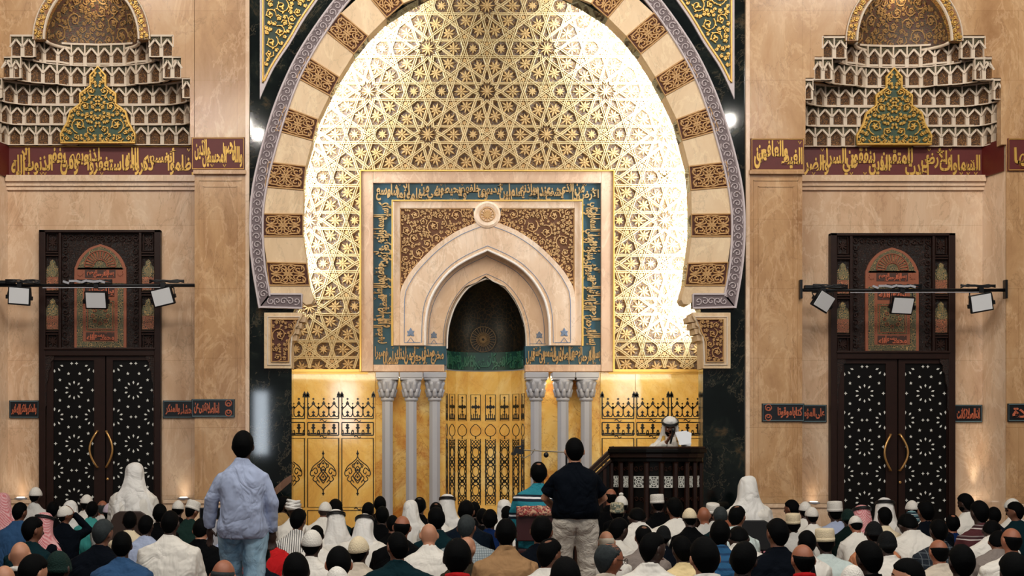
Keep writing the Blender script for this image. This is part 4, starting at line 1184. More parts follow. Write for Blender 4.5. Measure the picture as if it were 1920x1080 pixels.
    for r_ in (.09, .21): m.ribbon([(c[0]+r_*math.cos(PI*i/16), c[1]+r_*math.sin(PI*i/16)) for i in range(17)], .016, y-.066, .012)
    part(m, 'fan_ribs', COPPER, cp, recalc=False)
    m = MB()
    def pl(x0, x1, a, b, yo): m.box(fx(x0), fx(x1), y-yo, y-.05, fz(b), fz(a))
    pl(146, 157, 532, 652, .066); pl(222, 233, 532, 652, .066); pl(157, 222, 641, 652, .066); pl(157, 222, 532, 538, .066)
    part(m, 'dark_border', GREEN_PAT, cp)
    m = MB(); pl(161, 218, 507, 522, .066); pl(163, 216, 541, 557, .066); pl(163, 216, 624, 639, .066)
    o = part(m, 'lettered_plates', plain('plate_dark', srgb(70,44,34), .5), cp)
    m = MB()
    for (a, b) in ((507, 522), (541, 557), (624, 639)):
        calligraphy(m, 'بسم الله الرحمن الرحيم' if a == 507 else ('لا إله إلا الله' if a == 541 else 'محمد رسول الله'), g(163, b), (1, 0), (0, 1), fx(216)-fx(163), fz(a)-fz(b), y-.066, .008, 2)
    part(m, 'plate_lettering', COPPER_TEXT, cp, recalc=False)
    m = MB(); pl(163, 216, 565, 621, .066); part(m, 'square_field', GREEN_PAT, cp)
    m = MB(); c = g(189.5, 593)
    m.ribbon([g(166, 568), g(213, 568), g(213, 618), g(166, 618)], .022, y-.066, .01, closed=True)
    for i in range(8):
        a = i*PI/4; q = (c[0]+.10*math.cos(a), c[1]+.10*math.sin(a)); m.ribbon([(q[0]+.02*math.cos(t), q[1]+.02*math.sin(t)) for t in [j*PI/4 for j in range(8)]], .012, y-.066, .01, closed=True)
    for px_ in (152, 227): m.star(g(px_, 514), .045, y-.058, .012, 8, .6)
    for i in range(12):
        for px_ in (159.5, 219.5): m.star(g(px_, 568+i*4.6), .010, y-.06, .008, 4, .7)
    part(m, 'rosettes', COPPER, cp, recalc=False)
    # leaves
    for sg, (x0, x1, sx0, sx1, hx, hb) in ((-1, (90, 199.5, 103, 177, 185, 172)), (1, (200, 290, 214, 288, 202, 214.5))):
        m = MB(); bx(m, x0, x1, y-.04, y+.01, 668, None); lf = bevel(part(m, 'door_leaf', WOOD_BLACK), .004, 1)
        m = MB()
        st = (x0, sx0-1) if sg < 0 else (sx1+1, x1); mid = (sx1+1, x1-1) if sg < 0 else (x0+1, sx0-1)
        bx(m, mid[0], mid[1], y-.065, y-.03, 668, None); bx(m, st[0], st[1], y-.065, y-.03, 668, None); bx(m, sx0-1, sx1+1, y-.065, y-.03, 668, 676)
        part(m, 'stiles', WOOD_MID if False else WOOD, lf)
        m = MB(); cxp = (sx0+sx1)/2; yy = y-.04; U = 1.0
        def S(dx, py, r, kind):
            px_ = cxp+dx
            if not sx0 < px_ < sx1 or py < 678: return
            p = g(px_, py)
            if kind == 5: m.star(p, r, yy, .006, 5, .45)
            elif kind == 4: m.star(p, r, yy, .006, 4, .45)
        def petal(dx, py, a):
            px_ = cxp+dx+math.cos(a)*14.2; py_ = py-math.sin(a)*14.2
            if not sx0 < px_ < sx1 or py_ < 678: return
            p = g(px_, py_); L = .024
            c_, s_ = math.cos(a), math.sin(a)
            m.prism([(p[0]-c_*L, p[1]-s_*L), (p[0]+c_*.004-s_*.013, p[1]+s_*.004+c_*.013), (p[0]+c_*L, p[1]+s_*L), (p[0]+c_*.004+s_*.013, p[1]+s_*.004-c_*.013)], yy-.006, yy)
        for i in range(-1, 4):
            y0 = 731.8+100*i
            for j in range(10):
                petal(0, y0, R(18+36*j))
                for e in (-1, 1): petal(e*36.5, y0+50, R(18+36*j))
            for e in (-1, 1):
                S(e*10.5, y0+31, .023, 5); S(e*10.5, y0-31, .023, 5); S(e*26.5, y0+19, .023, 5); S(e*26.5, y0-19, .023, 5)
                S(e*34.5, y0, .024, 4); S(e*4.5, y0+50, .022, 4)
        part(m, 'star_inlay', PEARL, lf)
        m = MB(); pts = []
        for i in range(13):
            t = i/12; py = 809+67*t; b = math.sin(PI*t)
            p = g(hx+(hb-hx)*b, py); pts.append(Vector((p[0], y-.11-.03*b, p[1])))
        pts = [Vector((pts[0].x, y-.05, pts[0].z))]+pts+[Vector((pts[-1].x, y-.05, pts[-1].z))]
        m.tube(pts, .014, 10); part(m, 'door_handle', BRASS, lf, smooth=True)
        if sg < 0 or True:
            if sg > 0:
                p = g(203.5, 898); m = MB(); m.lathe([(.0, 0), (.017, 0), (.017, .012), (0, .016)], (p[0], y-.065, p[1]), 12, Matrix.Rotation(PI/2, 3, 'X')); part(m, 'keyhole', BRASS, lf)
    m = MB()
    for sg in (-1, 1):
        P = [(88 if sg < 0 else 291, 668), (104 if sg < 0 else 275, 668), (104 if sg < 0 else 275, 674), (98 if sg < 0 else 281, 680), (98 if sg < 0 else 281, 690), (94 if sg < 0 else 285, 697), (93 if sg < 0 else 286, 712), (90 if sg < 0 else 289, 720), (90 if sg < 0 else 289, 760), (88 if sg < 0 else 291, 765)]
        m.prism([g(*p) for p in P], y-.09, y-.05)
    part(m, 'carved_brackets', WOOD_CARVED)
door(-1, 1, 'dark carved double door with star inlay on the left, behind a white-cloaked worshipper', 0.0)
door(1, 2, 'dark carved double door with star inlay on the right side of the hall', -.043)
# ---------------------------------------------------------------- stalactite niches
CELL_BROWN = carved('niche_brown_pattern', srgb(58,38,24), srgb(158,112,66), 40)
CELL_GREEN = carved('niche_green_pattern', srgb(58,58,44), srgb(118,104,72), 44)
CELL_GOLD = pat('niche_gold_pattern', srgb(206,164,84), srgb(84,62,34), srgb(140,92,50), 30)
DOME_PAT = pat('niche_dome_pattern', srgb(96,70,44), srgb(56,52,40), srgb(78,48,38), 40)
RIB = plain('niche_white_rib', srgb(216,198,176), .5, 0, .05, 8)
def niche(s, label, dz):
    C0 = 5.262*s
    def FX(px, d): return (xz(px, 0, d)[0]) if s < 0 else -(xz(px, 0, d)[0])
    root = empty('stalactite_niche', (C0, DR, RZ1)); tag(root, label, 'niche')
    # tiers from below: (y bottom, y top, plan points as (px-at-front x, depth), cells)
    hw = 1.31
    tiers = [
        (272, 233, [(-1.30, .06), (-1.235, .40), (1.235, .40), (1.30, .06)]),
        (235, 196, [(-1.30, .02), (-1.22, .30), (-1.05, .38), (1.05, .38), (1.22, .30), (1.30, .02)]),
        (199, 159, [(-1.29, .00), (-1.18, .20), (-.95, .34), (-.45, .38), (.45, .38), (.95, .34), (1.18, .20), (1.29, .0)]),
        (162, 120, [(-1.17, -.01), (-1.0, .02), (-.82, .20), (-.55, .24), (-.36, .36), (.36, .36), (.55, .24), (.82, .20), (1.0, .02), (1.17, -.01)]),
        (125, 84, [(-.80, .08), (-.66, .22), (-.40, .32), (0, .36), (.40, .32), (.66, .22), (.80, .08)]),
    ]
    flats = [(107, 67, [(-1.06, -.02), (-.74, -.02)]), (107, 67, [(.74, -.02), (1.06, -.02)]), (147, 107, [(-1.17, -.015), (-.92, -.015)]), (147, 107, [(.92, -.015), (1.17, -.015)]),
             (184, 147, [(-1.29, -.01), (-1.17, -.01)]), (184, 147, [(1.17, -.01), (1.29, -.01)])]
    def Z(py, d): return at(0, py, d).z+dz
    def cell(p, q, z0, z1, par, first):
        """one pointed cell spanning plan points p..q; drawn in (u, depth, z)"""
        ux, uy = q[0]-p[0], q[1]-p[1]; W = math.hypot(ux, uy); ux /= W; uy /= W
        nx, ny = uy, -ux
        if ny > 0: nx, ny = -nx, -ny
        H = z1-z0
        m = MB()
        def M(u, v, o): return (C0+p[0]+ux*u+nx*o, DF+p[1]+uy*u+ny*o, z0+v)
        def poly(pts, o0, o1):
            n = len(pts)
            m.add([M(u, v, o1) for u, v in pts]+[M(u, v, o0) for u, v in pts], [tuple(range(n))]+[(i, (i+1)%n, n+(i+1)%n, n+i) for i in range(n)])
        def bar(a, b, w, o0, o1):
            dx, dz_ = b[0]-a[0], b[1]-a[1]; l = math.hypot(dx, dz_); ex, ez = -dz_/l*w/2, dx/l*w/2
            poly([(a[0]+ex, a[1]+ez), (b[0]+ex, b[1]+ez), (b[0]-ex, b[1]-ez), (a[0]-ex, a[1]-ez)], o0, o1)
        b_ = min(.024, W*.2); ap = H*.80; sp = H*.46
        m.mat(1); poly([(b_, 0), (W-b_, 0), (W-b_, sp), (W/2, ap), (b_, sp)], -.07, -.035)
        m.mat(2); poly([(0, sp), (W/2, ap), (0, H)], -.03, -.012); poly([(W, sp), (W, H), (W/2, ap)], -.03, -.012); poly([(0, H), (W/2, ap), (W, H)], -.03, -.012)
        m.mat(0)
        bar((b_*.5, 0), (b_*.5, sp+.01), b_, -.07, .004); bar((W-b_*.5, 0), (W-b_*.5, sp+.01), b_, -.07, .004); bar((.004, sp), (.004, H), .010, -.05, .012); bar((W-.004, sp), (W-.004, H), .010, -.05, .012)
        bar((0, sp), (W/2, ap+.006), .024, -.05, .018); bar((W, sp), (W/2, ap+.006), .024, -.05, .018)
        bar((0, H-.006), (W, H-.006), .012, -.05, .010)
        bar((0, .006), (W, .006), .012, -.07, .006)
        return m.build('arched_cell', [RIB, CELL_BROWN, CELL_GREEN], par)
    for k, (y0, y1, plan) in enumerate(tiers+flats):
        # resample the plan polyline into equal cells of about 0.17 m
        P = [(x, y) for x, y in plan]; d = [0]
        for i in range(1, len(P)): d.append(d[-1]+math.hypot(P[i][0]-P[i-1][0], P[i][1]-P[i-1][1]))
        n = max(1, round(d[-1]/(.182 if k < 5 else .16))); pts = []
        for i in range(n+1):
            t = d[-1]*i/n; j = 0
            while j < len(d)-2 and d[j+1] < t: j += 1
            pts.append(lerp(P[j], P[j+1], (t-d[j])/(d[j+1]-d[j])))
        dd = DF+max(p[1] for p in plan)
        z0, z1 = Z(y0, dd), Z(y1, dd)
        # ledge slab: horizontal shelf under the tier above
        m = MB(); nn = len(pts)
        back = DF+.52
        vs = [(C0+x, DF+y-.012, z1) for x, y in pts]+[(C0+x, back, z1) for x, y in pts]+[(C0+x, DF+y-.012, z1+.012) for x, y in pts]+[(C0+x, back, z1+.012) for x, y in pts]
        fs = []
        for i in range(nn-1): fs += [(i, nn+i, nn+i+1, i+1), (2*nn+i, 2*nn+i+1, 3*nn+i+1, 3*nn+i), (i, i+1, 2*nn+i+1, 2*nn+i)]
        m.add(vs, fs)
        tier = m.build('tier_ledge', RIB, root)
        for i in range(n):
            mx = abs((pts[i][0]+pts[i+1][0])/2)
            # the tree-shaped panel covers the middle of the lower tiers
            if k < 4 and mx+.06 < (.40, .30, .20, .06)[k]: continue
            cell(pts[i], pts[i+1], z0, z1, root, i == 0)
    # tree-shaped panel
    hp = [(0,131), (14,147), (14,167), (33,181), (33,200), (51,214), (57,235), (69,256), (69,272)]
    cxp = 186
    G = lambda dx, py: (C0+(dx)*DR/FPX*1.0, Z(py, DR))
    out = [G(a, b) for a, b in hp]+[G(-a, b) for a, b in reversed(hp[1:])]+[]
    m = MB(); m.prism(out, DF+.34, DF+.40); tr = m.build('tree_panel', plain('niche_green_field', srgb(46,72,52), .5, 0, .25, 16), root)
    k = MB(); k.ribbon(out, .035, DF+.34, .03, closed=True)
    half_p = [(x, z) for x, z in [G(0, 134)]+[G(a, b) for a, b in hp[1:]]+[G(0, 272)]]
    rg = random.Random(21)
    scrolls(k, half_p, DF+.34, .03, .11, .016, .019, rg, 3000, mirror=C0)
    k.build('arabesque_pattern', GOLD_TRIM, tr, recalc=False)
    # semi-dome and its painted arch
    cxd = FX(174, DF)
    cxd = C0+ (FX(174, DF)-FX(189.5, DR) if False else 0.0)
    zc = Z(76, DF); rx, dep, zh = .60, .42, .76
    m = MB(); rows = []; N = 20
    for j in range(9):
        t = PI/2*j/8; rr = math.cos(t)**.85 if j < 8 else 0.02
        rows.append([(cxd-rx*rr*math.cos(PI*i/N), DF+.02+dep*rr*math.sin(PI*i/N), zc+zh*math.sin(t)) for i in range(N+1)])
    n = N+1; m.add([p for r_ in rows for p in r_], [(j*n+i, j*n+i+1, (j+1)*n+i+1, (j+1)*n+i) for j in range(8) for i in range(N)])
    dm = m.build('semi_dome', DOME_PAT, root, smooth=True, recalc=False)
    q = MB(); Lu = PI*rx*.86
    scrolls(q, [(0, .03), (Lu, .03), (Lu*.86, .55), (Lu*.5, .98), (Lu*.14, .55)], 0, .012, .105, .02, .017, random.Random(33), 2600)
    k2 = MB()
    for p in q.v:
        a = PI*p[0]/Lu; t = max(0, min(1, p[2]/1.0))*PI/2; sc = 1+p[1]*1.6-.004; rr = max(.02, math.cos(t))**.85*sc
        k2.v.append((cxd-rx*rr*math.cos(a), DF+.02+dep*rr*math.sin(a), zc+zh*sc*math.sin(t)))
    k2.f = q.f; k2.m = q.m; k2.build('arabesque_pattern', plain('dome_gold', srgb(146,112,66), .5, .1, .2, 9), dm, recalc=False)
    m = MB(); m.tube([(cxd-rx*math.cos(PI*i/N), DF+.02+dep*math.sin(PI*i/N), zc-.005) for i in range(N+1)], .022, 8); m.build('dome_rim', RIB, root, smooth=True)
    def arc(r, hh, n=28): return [(cxd-r*math.cos(PI*i/n), zc+hh*math.sin(PI*i/n)) for i in range(n+1)]
    m = MB(); m.band(arc(rx, zh*.97), arc(.765, zh*1.10), DF-.05, DF+.06); ab = m.build('painted_arch', CELL_GOLD, root)
    m = MB(); m.ribbon(arc(rx+.015, zh*.98), .035, DF-.05, .025); m.ribbon(arc(.755, zh*1.09), .02, DF-.05, .015); m.build('arch_beads', RIB, ab, recalc=False)
    k = MB(); scrolls(k, arc(rx+.03, zh)+arc(.745, zh*1.08)[::-1], DF-.05, .02, .075, .016, .014, random.Random(8), 3500); A = arc((rx+.765)/2+.005, zh*1.04, 40)
    cc = []
    for i, c in enumerate(cc):
        k.ribbon(spiral(c, .062, i*1.3, 1.2, 1 if i%2 else -1, 12), .017, DF-.05, .02)
    k.build('arabesque_pattern', GOLD_TRIM, ab, recalc=False)
    l = light('niche_lamp', 'POINT', (cxd, DF+.12, zc+.62), (cxd, DF, 0), 6, (1, .88, .7), .04)
niche(-1, 'tiered stalactite niche with green tree-shaped panel above the left door', 0.0)
niche(1, 'tiered stalactite niche with green tree-shaped panel above the right door', -.02)
# ---------------------------------------------------------------- lamp bars wedged across the recesses
LED_FACE = plain('lamp_diffuser', srgb(226,228,230), .35, 0, .02, 3)
def lamp(px, py, tilt, yaw, roll, pole_z, label):
    y = DF-.10; c = Vector((*[at(px, py, y)[i] for i in range(3)],))
    t = empty('panel_lamp', c); tag(t, label, 'lamp', None)
    M = Matrix.Rotation(roll, 3, 'Y') @ Matrix.Rotation(yaw, 3, 'Z') @ Matrix.Rotation(tilt, 3, 'X')
    W, H, T = .285, .235, .05
    b = MB(); b.cbox(c+M @ Vector((0, .012, 0)), W, T, H, M); bevel(b.build('housing', BLACK_METAL, t), .006, 2)
    b = MB(); b.cbox(c+M @ Vector((0, -.015, .004)), W-.036, .012, H-.034, M); b.build('diffuser', LED_FACE, t)
    b = MB()
    for e in (-1, 1):
        p = c+M @ Vector((e*(W/2+.012), .01, -.02)); q = Vector((c.x+e*(W/2+.012)*.9, c.y+.03, pole_z-.03)); b.tube([p, q], .008, 6); b.cbox(p, .03, .05, .05, M)
    b.tube([Vector((c.x-W/2*.95, c.y+.03, pole_z-.03)), Vector((c.x+W/2*.95, c.y+.03, pole_z-.03))], .009, 6)
    b.cbox((c.x, c.y+.03, pole_z), .06, .07, .075)
    b.build('yoke', BLACK_METAL, t)
    b = MB()
    for i in range(5): b.cbox(c+M @ Vector((-.1+.05*i, .05, 0)), .008, .03, H*.8, M)
    b.build('heat_fins', BLACK_METAL, t)
def bar(x0, x1, py, label, endplates, dz=0):
    y = DF-.07; z = at(0, py, y).z
    t = empty('lamp_bar', ((x0+x1)/2, y, z)); tag(t, label, 'lamp bar')
    b = MB(); b.tube([(x0, y, z), (x1, y, z)], .022, 10); b.build('pole', BLACK_METAL, t, smooth=True)
    b = MB(); b.tube([(x0+(x1-x0)*.24, y-.02, z-.035), (x0+(x1-x0)*.88, y-.02, z-.03)], .006, 8); b.build('conduit', WHITE_MARBLE, t)
    b = MB()
    for x in ((x0, x1) if endplates else (x0,)):
        b.box(x-.015, x+.015, y-.04, y+.04, z-.11, z+.13)
    b.box(x0+.05, x0+.26, y-.035, y+.03, z+.02, z+.06)
    b.build('end_plates', BLACK_METAL, t)
    b = MB(); rg = random.Random(5)
    for cx_ in (.14, .5, .86):
        xc = x0+(x1-x0)*cx_
        b = MB()
        for k in range(5):
            pts = [(xc-.22+.09*i, y-.035+.01*rg.random(), z+.02+.05*rg.random()) for i in range(6)]; b.tube(pts, .010, 6)
        b.build('cable_wrap', BLACK_PLASTIC, t, smooth=True)
    b = MB()
    for k in range(7): b.cbox((x0+(x1-x0)*(.36+.03*k), y-.045, z+.03+.02*rg.random()), .08, .03, .028, Matrix.Rotation(rg.uniform(-.5, .5), 3, 'Y'))
    b.build('tape', WHITE_MARBLE, t)
    return z
zl = bar(xz(-6, 0, DF)[0], xz(365, 0, DF-.07)[0], 535, 'black pole carrying three square lamps across the left door', False)
lamp(36, 555, R(10), R(4), R(4), zl, 'white square panel lamp leftmost on the left pole')
lamp(180, 563, R(24), 0, R(1), zl, 'grey square panel lamp in the middle of the left pole, in front of the door')
lamp(305, 557, R(12), R(-10), R(-12), zl, 'white square panel lamp at the right end of the left pole')
zr = bar(xz(1501, 0, DF-.07)[0], xz(1885, 0, DF-.07)[0], 544, 'black pole carrying three square lamps across the right door', True)
lamp(1544, 565, R(12), R(28), R(24), zr, 'white square panel lamp turned sideways at the left end of the right pole')
lamp(1692, 573, R(24), 0, R(3), zr, 'grey square panel lamp in the middle of the right pole, in front of the door')
lamp(1840, 568, R(10), R(-6), R(-10), zr, 'white square panel lamp at the right end of the right pole')
# ---------------------------------------------------------------- pulpit
DB = 17.1
def pulpit():
    S = lambda px: xz(px, 0, DB)[0]
    Zp = lambda py: at(0, py, DB).z
    cx = S(1244); root = empty('pulpit', (cx, DB, 0)); tag(root, 'dark wooden pulpit with bowed front, inlaid panels and sloping stair rail', 'pulpit')
    # bowed plan: seven bays from left to right
    px = [1156, 1171, 1187, 1213, 1240, 1267, 1291, 1310, 1327]
    n = len(px); xs = [S(p) for p in px]; xm, hw = (xs[0]+xs[-1])/2, (xs[-1]-xs[0])/2
    ys = [DB+.42*(abs((x-xm)/hw)**2.2) for x in xs]
    zt, zb = Zp(866), 0
    body = MB(); back = DF-.02
    P = list(zip(xs, ys))
    vs = [(x, y+.03, 0) for x, y in P]+[(x, y+.03, zt) for x, y in P]
    body.add(vs, [(i, i+1, n+i+1, n+i) for i in range(n-1)])
    for i in (0, n-1):
        x, y = P[i]; body.box(x-.02, x+.02, y, back, 0, zt)
    body.box(xs[0], xs[-1], DB+.42, back, .0, .20)
    body.build('panelled_front', WOOD_BLACK, root)
    for i in range(n-1):
        a, b = Vector((*P[i], 0)), Vector((*P[i+1], 0)); d = (b-a); L = d.length; d.normalize(); nrm = Vector((d.y, -d.x, 0))
        def M(u, v, o): p = a+d*u+nrm*o; return (p.x, p.y, v)
        g = .028
        def slab(m, u0, u1, z0, z1, o0, o1):
            m.add([M(u0,z0,o1), M(u1,z0,o1), M(u1,z1,o1), M(u0,z1,o1), M(u0,z0,o0), M(u1,z0,o0), M(u1,z1,o0), M(u0,z1,o0)], [(0,1,2,3), (0,4,5,1), (1,5,6,2), (2,6,7,3), (3,7,4,0)])
        z0, z1 = Zp(915), Zp(893)
        m = MB(); slab(m, g, L-g, z0, z1, -.03, -.005); ml = m.build('mosaic_panel', plain('mosaic_ground', srgb(60,60,58), .5), root)
        m = MB(); mid = L/2; zc = (z0+z1)/2; hh = (z1-z0)/2
        q = MB()
        w_ = L/2-g
        for r_ in (.25, .62): q.ribbon([(mid+w_*r_*math.cos(t), zc+hh*r_*math.sin(t)) for t in [k*PI/6 for k in range(12)]], .010, 0, .006, closed=True)
        for k in range(8):
            t = k*PI/4; q.ribbon([(mid+w_*.25*math.cos(t), zc+hh*.25*math.sin(t)), (mid+w_*.95*math.cos(t), zc+hh*.95*math.sin(t))], .010, 0, .006)
        q.ribbon([(g+.004, z0+.005), (L-g-.004, z0+.005), (L-g-.004, z1-.005), (g+.004, z1-.005)], .012, 0, .006, closed=True)
        for ex in (-1, 1):
            for ez in (-1, 1): q.star((mid+ex*w_*.7, zc+ez*hh*.7), .02, 0, .006, 4, .6)
        m.add([M(p[0], p[2], -.005-p[1]) for p in q.v], q.f); m.build('mosaic_stars', PEARL, ml, recalc=False)
        m = MB(); q = MB()
        poly = [(g, Zp(1050)), (L-g, Zp(1050)), (L-g, Zp(920)), (g, Zp(920))]
        for (pa, pb) in ((925, 1045), (868, 890)):
            za, zb_ = Zp(pb), Zp(pa); nz = max(1, int((zb_-za)/.14))
            for k in range(nz):
                c = (mid, za+(zb_-za)*(k+.5)/nz)
                for e in (-1, 1): q.ribbon(spiral((c[0]+e*w_*.45, c[1]), min(.055, w_*.45), k+e, 1.3, e, 12), .011, 0, .010)
        m.add([M(p[0], p[2], -.012-p[1]) for p in q.v], q.f); m.build('carved_pattern', WOOD_MID, root, recalc=False)
    for i in range(n):
        x, y = P[i]; m = MB(); w_ = .034
        m.lathe([(w_, 0), (w_, zt-.02), (w_*1.35, zt)], (x, y-.01, 0), 6); m.build('baluster', WOOD, root)
    # cornice and hand rail following the plan
    def rail(pts, z0, z1, o, name, mt):
        m = MB(); k = len(pts)
        vs = []
        for (x, y) in pts:
            dx = (x-xm)/hw*.6*o; vs += [(x+dx, y-o, z0), (x+dx, y-o, z1), (x+dx*.2, y+.12, z1), (x+dx*.2, y+.12, z0)]
        m.add(vs, [(i*4+j, i*4+(j+1)%4, (i+1)*4+(j+1)%4, (i+1)*4+j) for i in range(k-1) for j in range(4)]+[(3,2,1,0), ((k-1)*4, (k-1)*4+1, (k-1)*4+2, (k-1)*4+3)])
        return bevel(m.build(name, mt, root), .008, 2)
    rail(P, zt, zt+.05, .035, 'cornice', WOOD_BLACK); rail(P, zt+.05, zt+.11, .06, 'cornice', WOOD); rail(P, Zp(849), Zp(841), .10, 'hand_rail', WOOD_BLACK); rail(P, Zp(841), Zp(837), .075, 'hand_rail', WOOD_MID)
    rail(P, zt+.11, Zp(849), .045, 'cornice', WOOD_BLACK)
    rail(P, 0, .12, .03, 'plinth', WOOD)
    # stair side sloping down to the left
    m = MB(); x0, x1 = S(1060), xs[0]; y0, y1 = ys[0]-.02, back
    m.prism([(x0, 0), (x1, 0), (x1, zt), (x0, zt-.62)], y0, y0+.06); m.build('stair_side', WOOD_BLACK, root)
    m = MB()
    for (d0, d1) in ((.02, .06), (.09, .12), (.14, .20)):
        m.prism([(x0, zt-.62+d0), (x1+.02, zt+d0), (x1+.02, zt+d1), (x0, zt-.62+d1)], y0-.03-d0*.2, y0+.08)
    bevel(m.build('stair_rail', WOOD, root), .006, 1)
    m = MB()
    for i in range(5):
        x = x0+(x1-x0)*i/5; m.box(x, x1, y0+.06, y1-.4, .2*i, .2*i+.2 if i < 1 else .2*i+.16)
    for i in range(1, 7):
        x = x0+(x1-x0)*i/7; m.box(x-.02, x+.02, y0-.02, y0, 0, zt-.62+.62*i/7)
    m.build('steps', WOOD_MID, root)
pulpit()
# ---------------------------------------------------------------- microphone boom, notice board
def boom():
    y = 16.2; a, b = at(966, 843, y), at(1062, 848, y)
    t = empty('microphone_boom', (b.x, y, 0)); tag(t, 'thin horizontal microphone boom with camera head before the niche', 'microphone')
    m = MB(); m.tube([a, b], .008, 6); m.tube([at(1003, 842, y), at(997, 851, y), at(985, 858, y), at(975, 856, y)], .006, 6); m.build('arm', plain('grey_metal', srgb(120,112,96), .35, .6), t)
    m = MB(); m.tube([b, (b.x, y, 0.02)], .012, 8); m.lathe([(.16, 0), (.16, .015), (.02, .04)], (b.x, y, 0), 16); m.build('stand', BLACK_METAL, t)
    m = MB(); c = at(971, 846, y); m.cbox(c, .10, .12, .06, Matrix.Rotation(.2, 3, 'Y')); m.cbox(c+Vector((-.05, 0, -.03)), .05, .16, .03); m.cbox(c+Vector((.05, 0, .02)), .03, .06, .11); m.tube([c+Vector((-.02, 0, .05)), c+Vector((.07, 0, .06))], .012, 6); m.build('camera_head', BLACK_PLASTIC, t)
    m = MB(); c = at(1024, 853, y); m.ball(c, .03, .03, .032); m.tube([c, at(1026, 846, y)], .006, 6); m.build('ball_microphone', BLACK_PLASTIC, t, smooth=True)
boom()
def monitor():
    y = 15.2; c = at(404, 964, y); t = empty('screen_on_white_stand', (c.x, y, 0)); tag(t, 'low black flat screen on a white stand left of the standing man in pale blue', 'screen')
    x0, x1 = at(374, 0, y).x, at(432, 0, y).x; z0, z1 = at(0, 974, y).z, at(0, 952, y).z
    m = MB(); m.box(x0, x1, y, y+.05, z0, z1); bevel(m.build('casing', BLACK_PLASTIC, t), .006, 2)
    m = MB(); m.box(x0+.012, x1-.012, y-.004, y, z0+.012, z1-.012); m.build('panel', plain('black_glass', srgb(8,10,14), .12), t)
    m = MB(); m.box(x0+.06, x1-.03, y-.02, y+.2, .12, z0-.01); bevel(m.build('stand', WHITE_MARBLE, t), .01, 2)
    m = MB(); m.box(x0+.02, x1, y-.05, y+.24, 0, .12); m.build('foot', BLACK_PLASTIC, t)
monitor()
# ---------------------------------------------------------------- people
def cloth(col, rough=.9, wr=.6):
    nm = 'cloth_%d_%d_%d' % col
    if nm in MATS: return MATS[nm]
    c = srgb(*col); t = NT(nm); v = t.tc('Object', scale=(1, 1, .55))
    n = t.noise(v, 4.2, 3, .5, .6); n2 = t.noise(t.tc('Object'), 260, 2)
    colr = t.mix(t.noise(v, 2.0, 3), tuple(x*.92 for x in c), tuple(min(1, x*1.05) for x in c))
    cr = t.math('ABSOLUTE', t.math('SUBTRACT', t.noise(t.tc('Object', scale=(1, 1, .7), rot=(.3, .5, 0)), 4.5, 3, .5, .8), .5))
    t.bump(t.math('ADD', t.math('ADD', n, t.math('MULTIPLY', cr, 1.6)), t.math('MULTIPLY', n2, .012)), 1.0, .045)
    MATS[nm] = t.out(colr, rough, 0, .25 if sum(col) > 150 else .06); return MATS[nm]
def striped(nm, axis, stops, scale, base=None):
    """repeating colour bands along x or z (object space)"""
    if nm in MATS: return MATS[nm]
    t = NT(nm); v = t.tc('Object'); sp = t.n('ShaderNodeSeparateXYZ'); t.l(v, sp.inputs[0])
    wob = t.math('MULTIPLY', t.noise(v, 5, 2), .02)
    f = t.math('FRACT', t.math('MULTIPLY', t.math('ADD', sp.outputs[axis], wob), scale))
    col = t.ramp(f, [(p, srgb(*c)) for p, c in stops], 'CONSTANT'); t.bump(t.noise(v, 4, 4, .55, 1.8), .5, .08)
    MATS[nm] = t.out(col, .85, 0, .25); return MATS[nm]
def plaid(nm, base, line, scale, dens=.16):
    if nm in MATS: return MATS[nm]
    t = NT(nm); v = t.tc('Object'); sp = t.n('ShaderNodeSeparateXYZ'); t.l(v, sp.inputs[0])
    col = srgb(*base)
    for ax in (0, 2):
        f = t.math('FRACT', t.math('MULTIPLY', sp.outputs[ax], scale))
        col = t.mix(t.math('MULTIPLY', t.math('LESS_THAN', f, dens), .75), col, srgb(*line))
    t.bump(t.noise(v, 4, 4, .55, 1.8), .5, .08)
    MATS[nm] = t.out(col, .85, 0, .25); return MATS[nm]
def skinmat(nm, col):
    if nm in MATS: return MATS[nm]
    t = NT(nm); v = t.tc('Object'); c = srgb(*col)
    cc = t.mix(t.noise(v, 14, 4), tuple(x*.85 for x in c), tuple(min(1, x*1.12) for x in c)); t.bump(t.noise(v, 120, 2), .15, .004)
    MATS[nm] = t.out(cc, .52); t.b.inputs['Subsurface Weight'].default_value = .06; t.b.inputs['Subsurface Radius'].default_value = (.012, .005, .003); return MATS[nm]
SKIN = {'d': skinmat('skin_deep', (52,31,23)), 'm': skinmat('skin_brown', (112,70,50)), 'l': skinmat('skin_light', (178,126,98)), 'r': skinmat('skin_ruddy', (148,90,64))}
HAIRM = {'b': plain('hair_black', srgb(3,4,5), .75, 0, .3, 40, .07, bump=.3), 'g': plain('hair_grey', srgb(44,50,52), .7, 0, .5, 40, .15, bump=.3), 'w': plain('hair_white', srgb(190,180,164), .6, 0, .15, 40, .3, bump=.3), 'n': plain('hair_brown', srgb(44,30,22), .55, 0, .3, 40, .3, bump=.3)}
def knit(nm, col):
    if nm in MATS: return MATS[nm]
    t = NT(nm); v = t.tc('Object'); c = srgb(*col); d = t.vor(v, 90, 'F1')
    cc = t.mix(d, tuple(x*.86 for x in c), c); t.bump(d, .5, .008); MATS[nm] = t.out(cc, .85, 0, .2); return MATS[nm]
CAPW = knit('cap_white', (226,222,214)); CAPC = knit('cap_cream', (226,210,178)); CAPL = knit('cap_lilac', (206,190,206))
CAPD = knit('cap_dark', (10,13,15)); CAPG = knit('cap_green', (10,36,32))
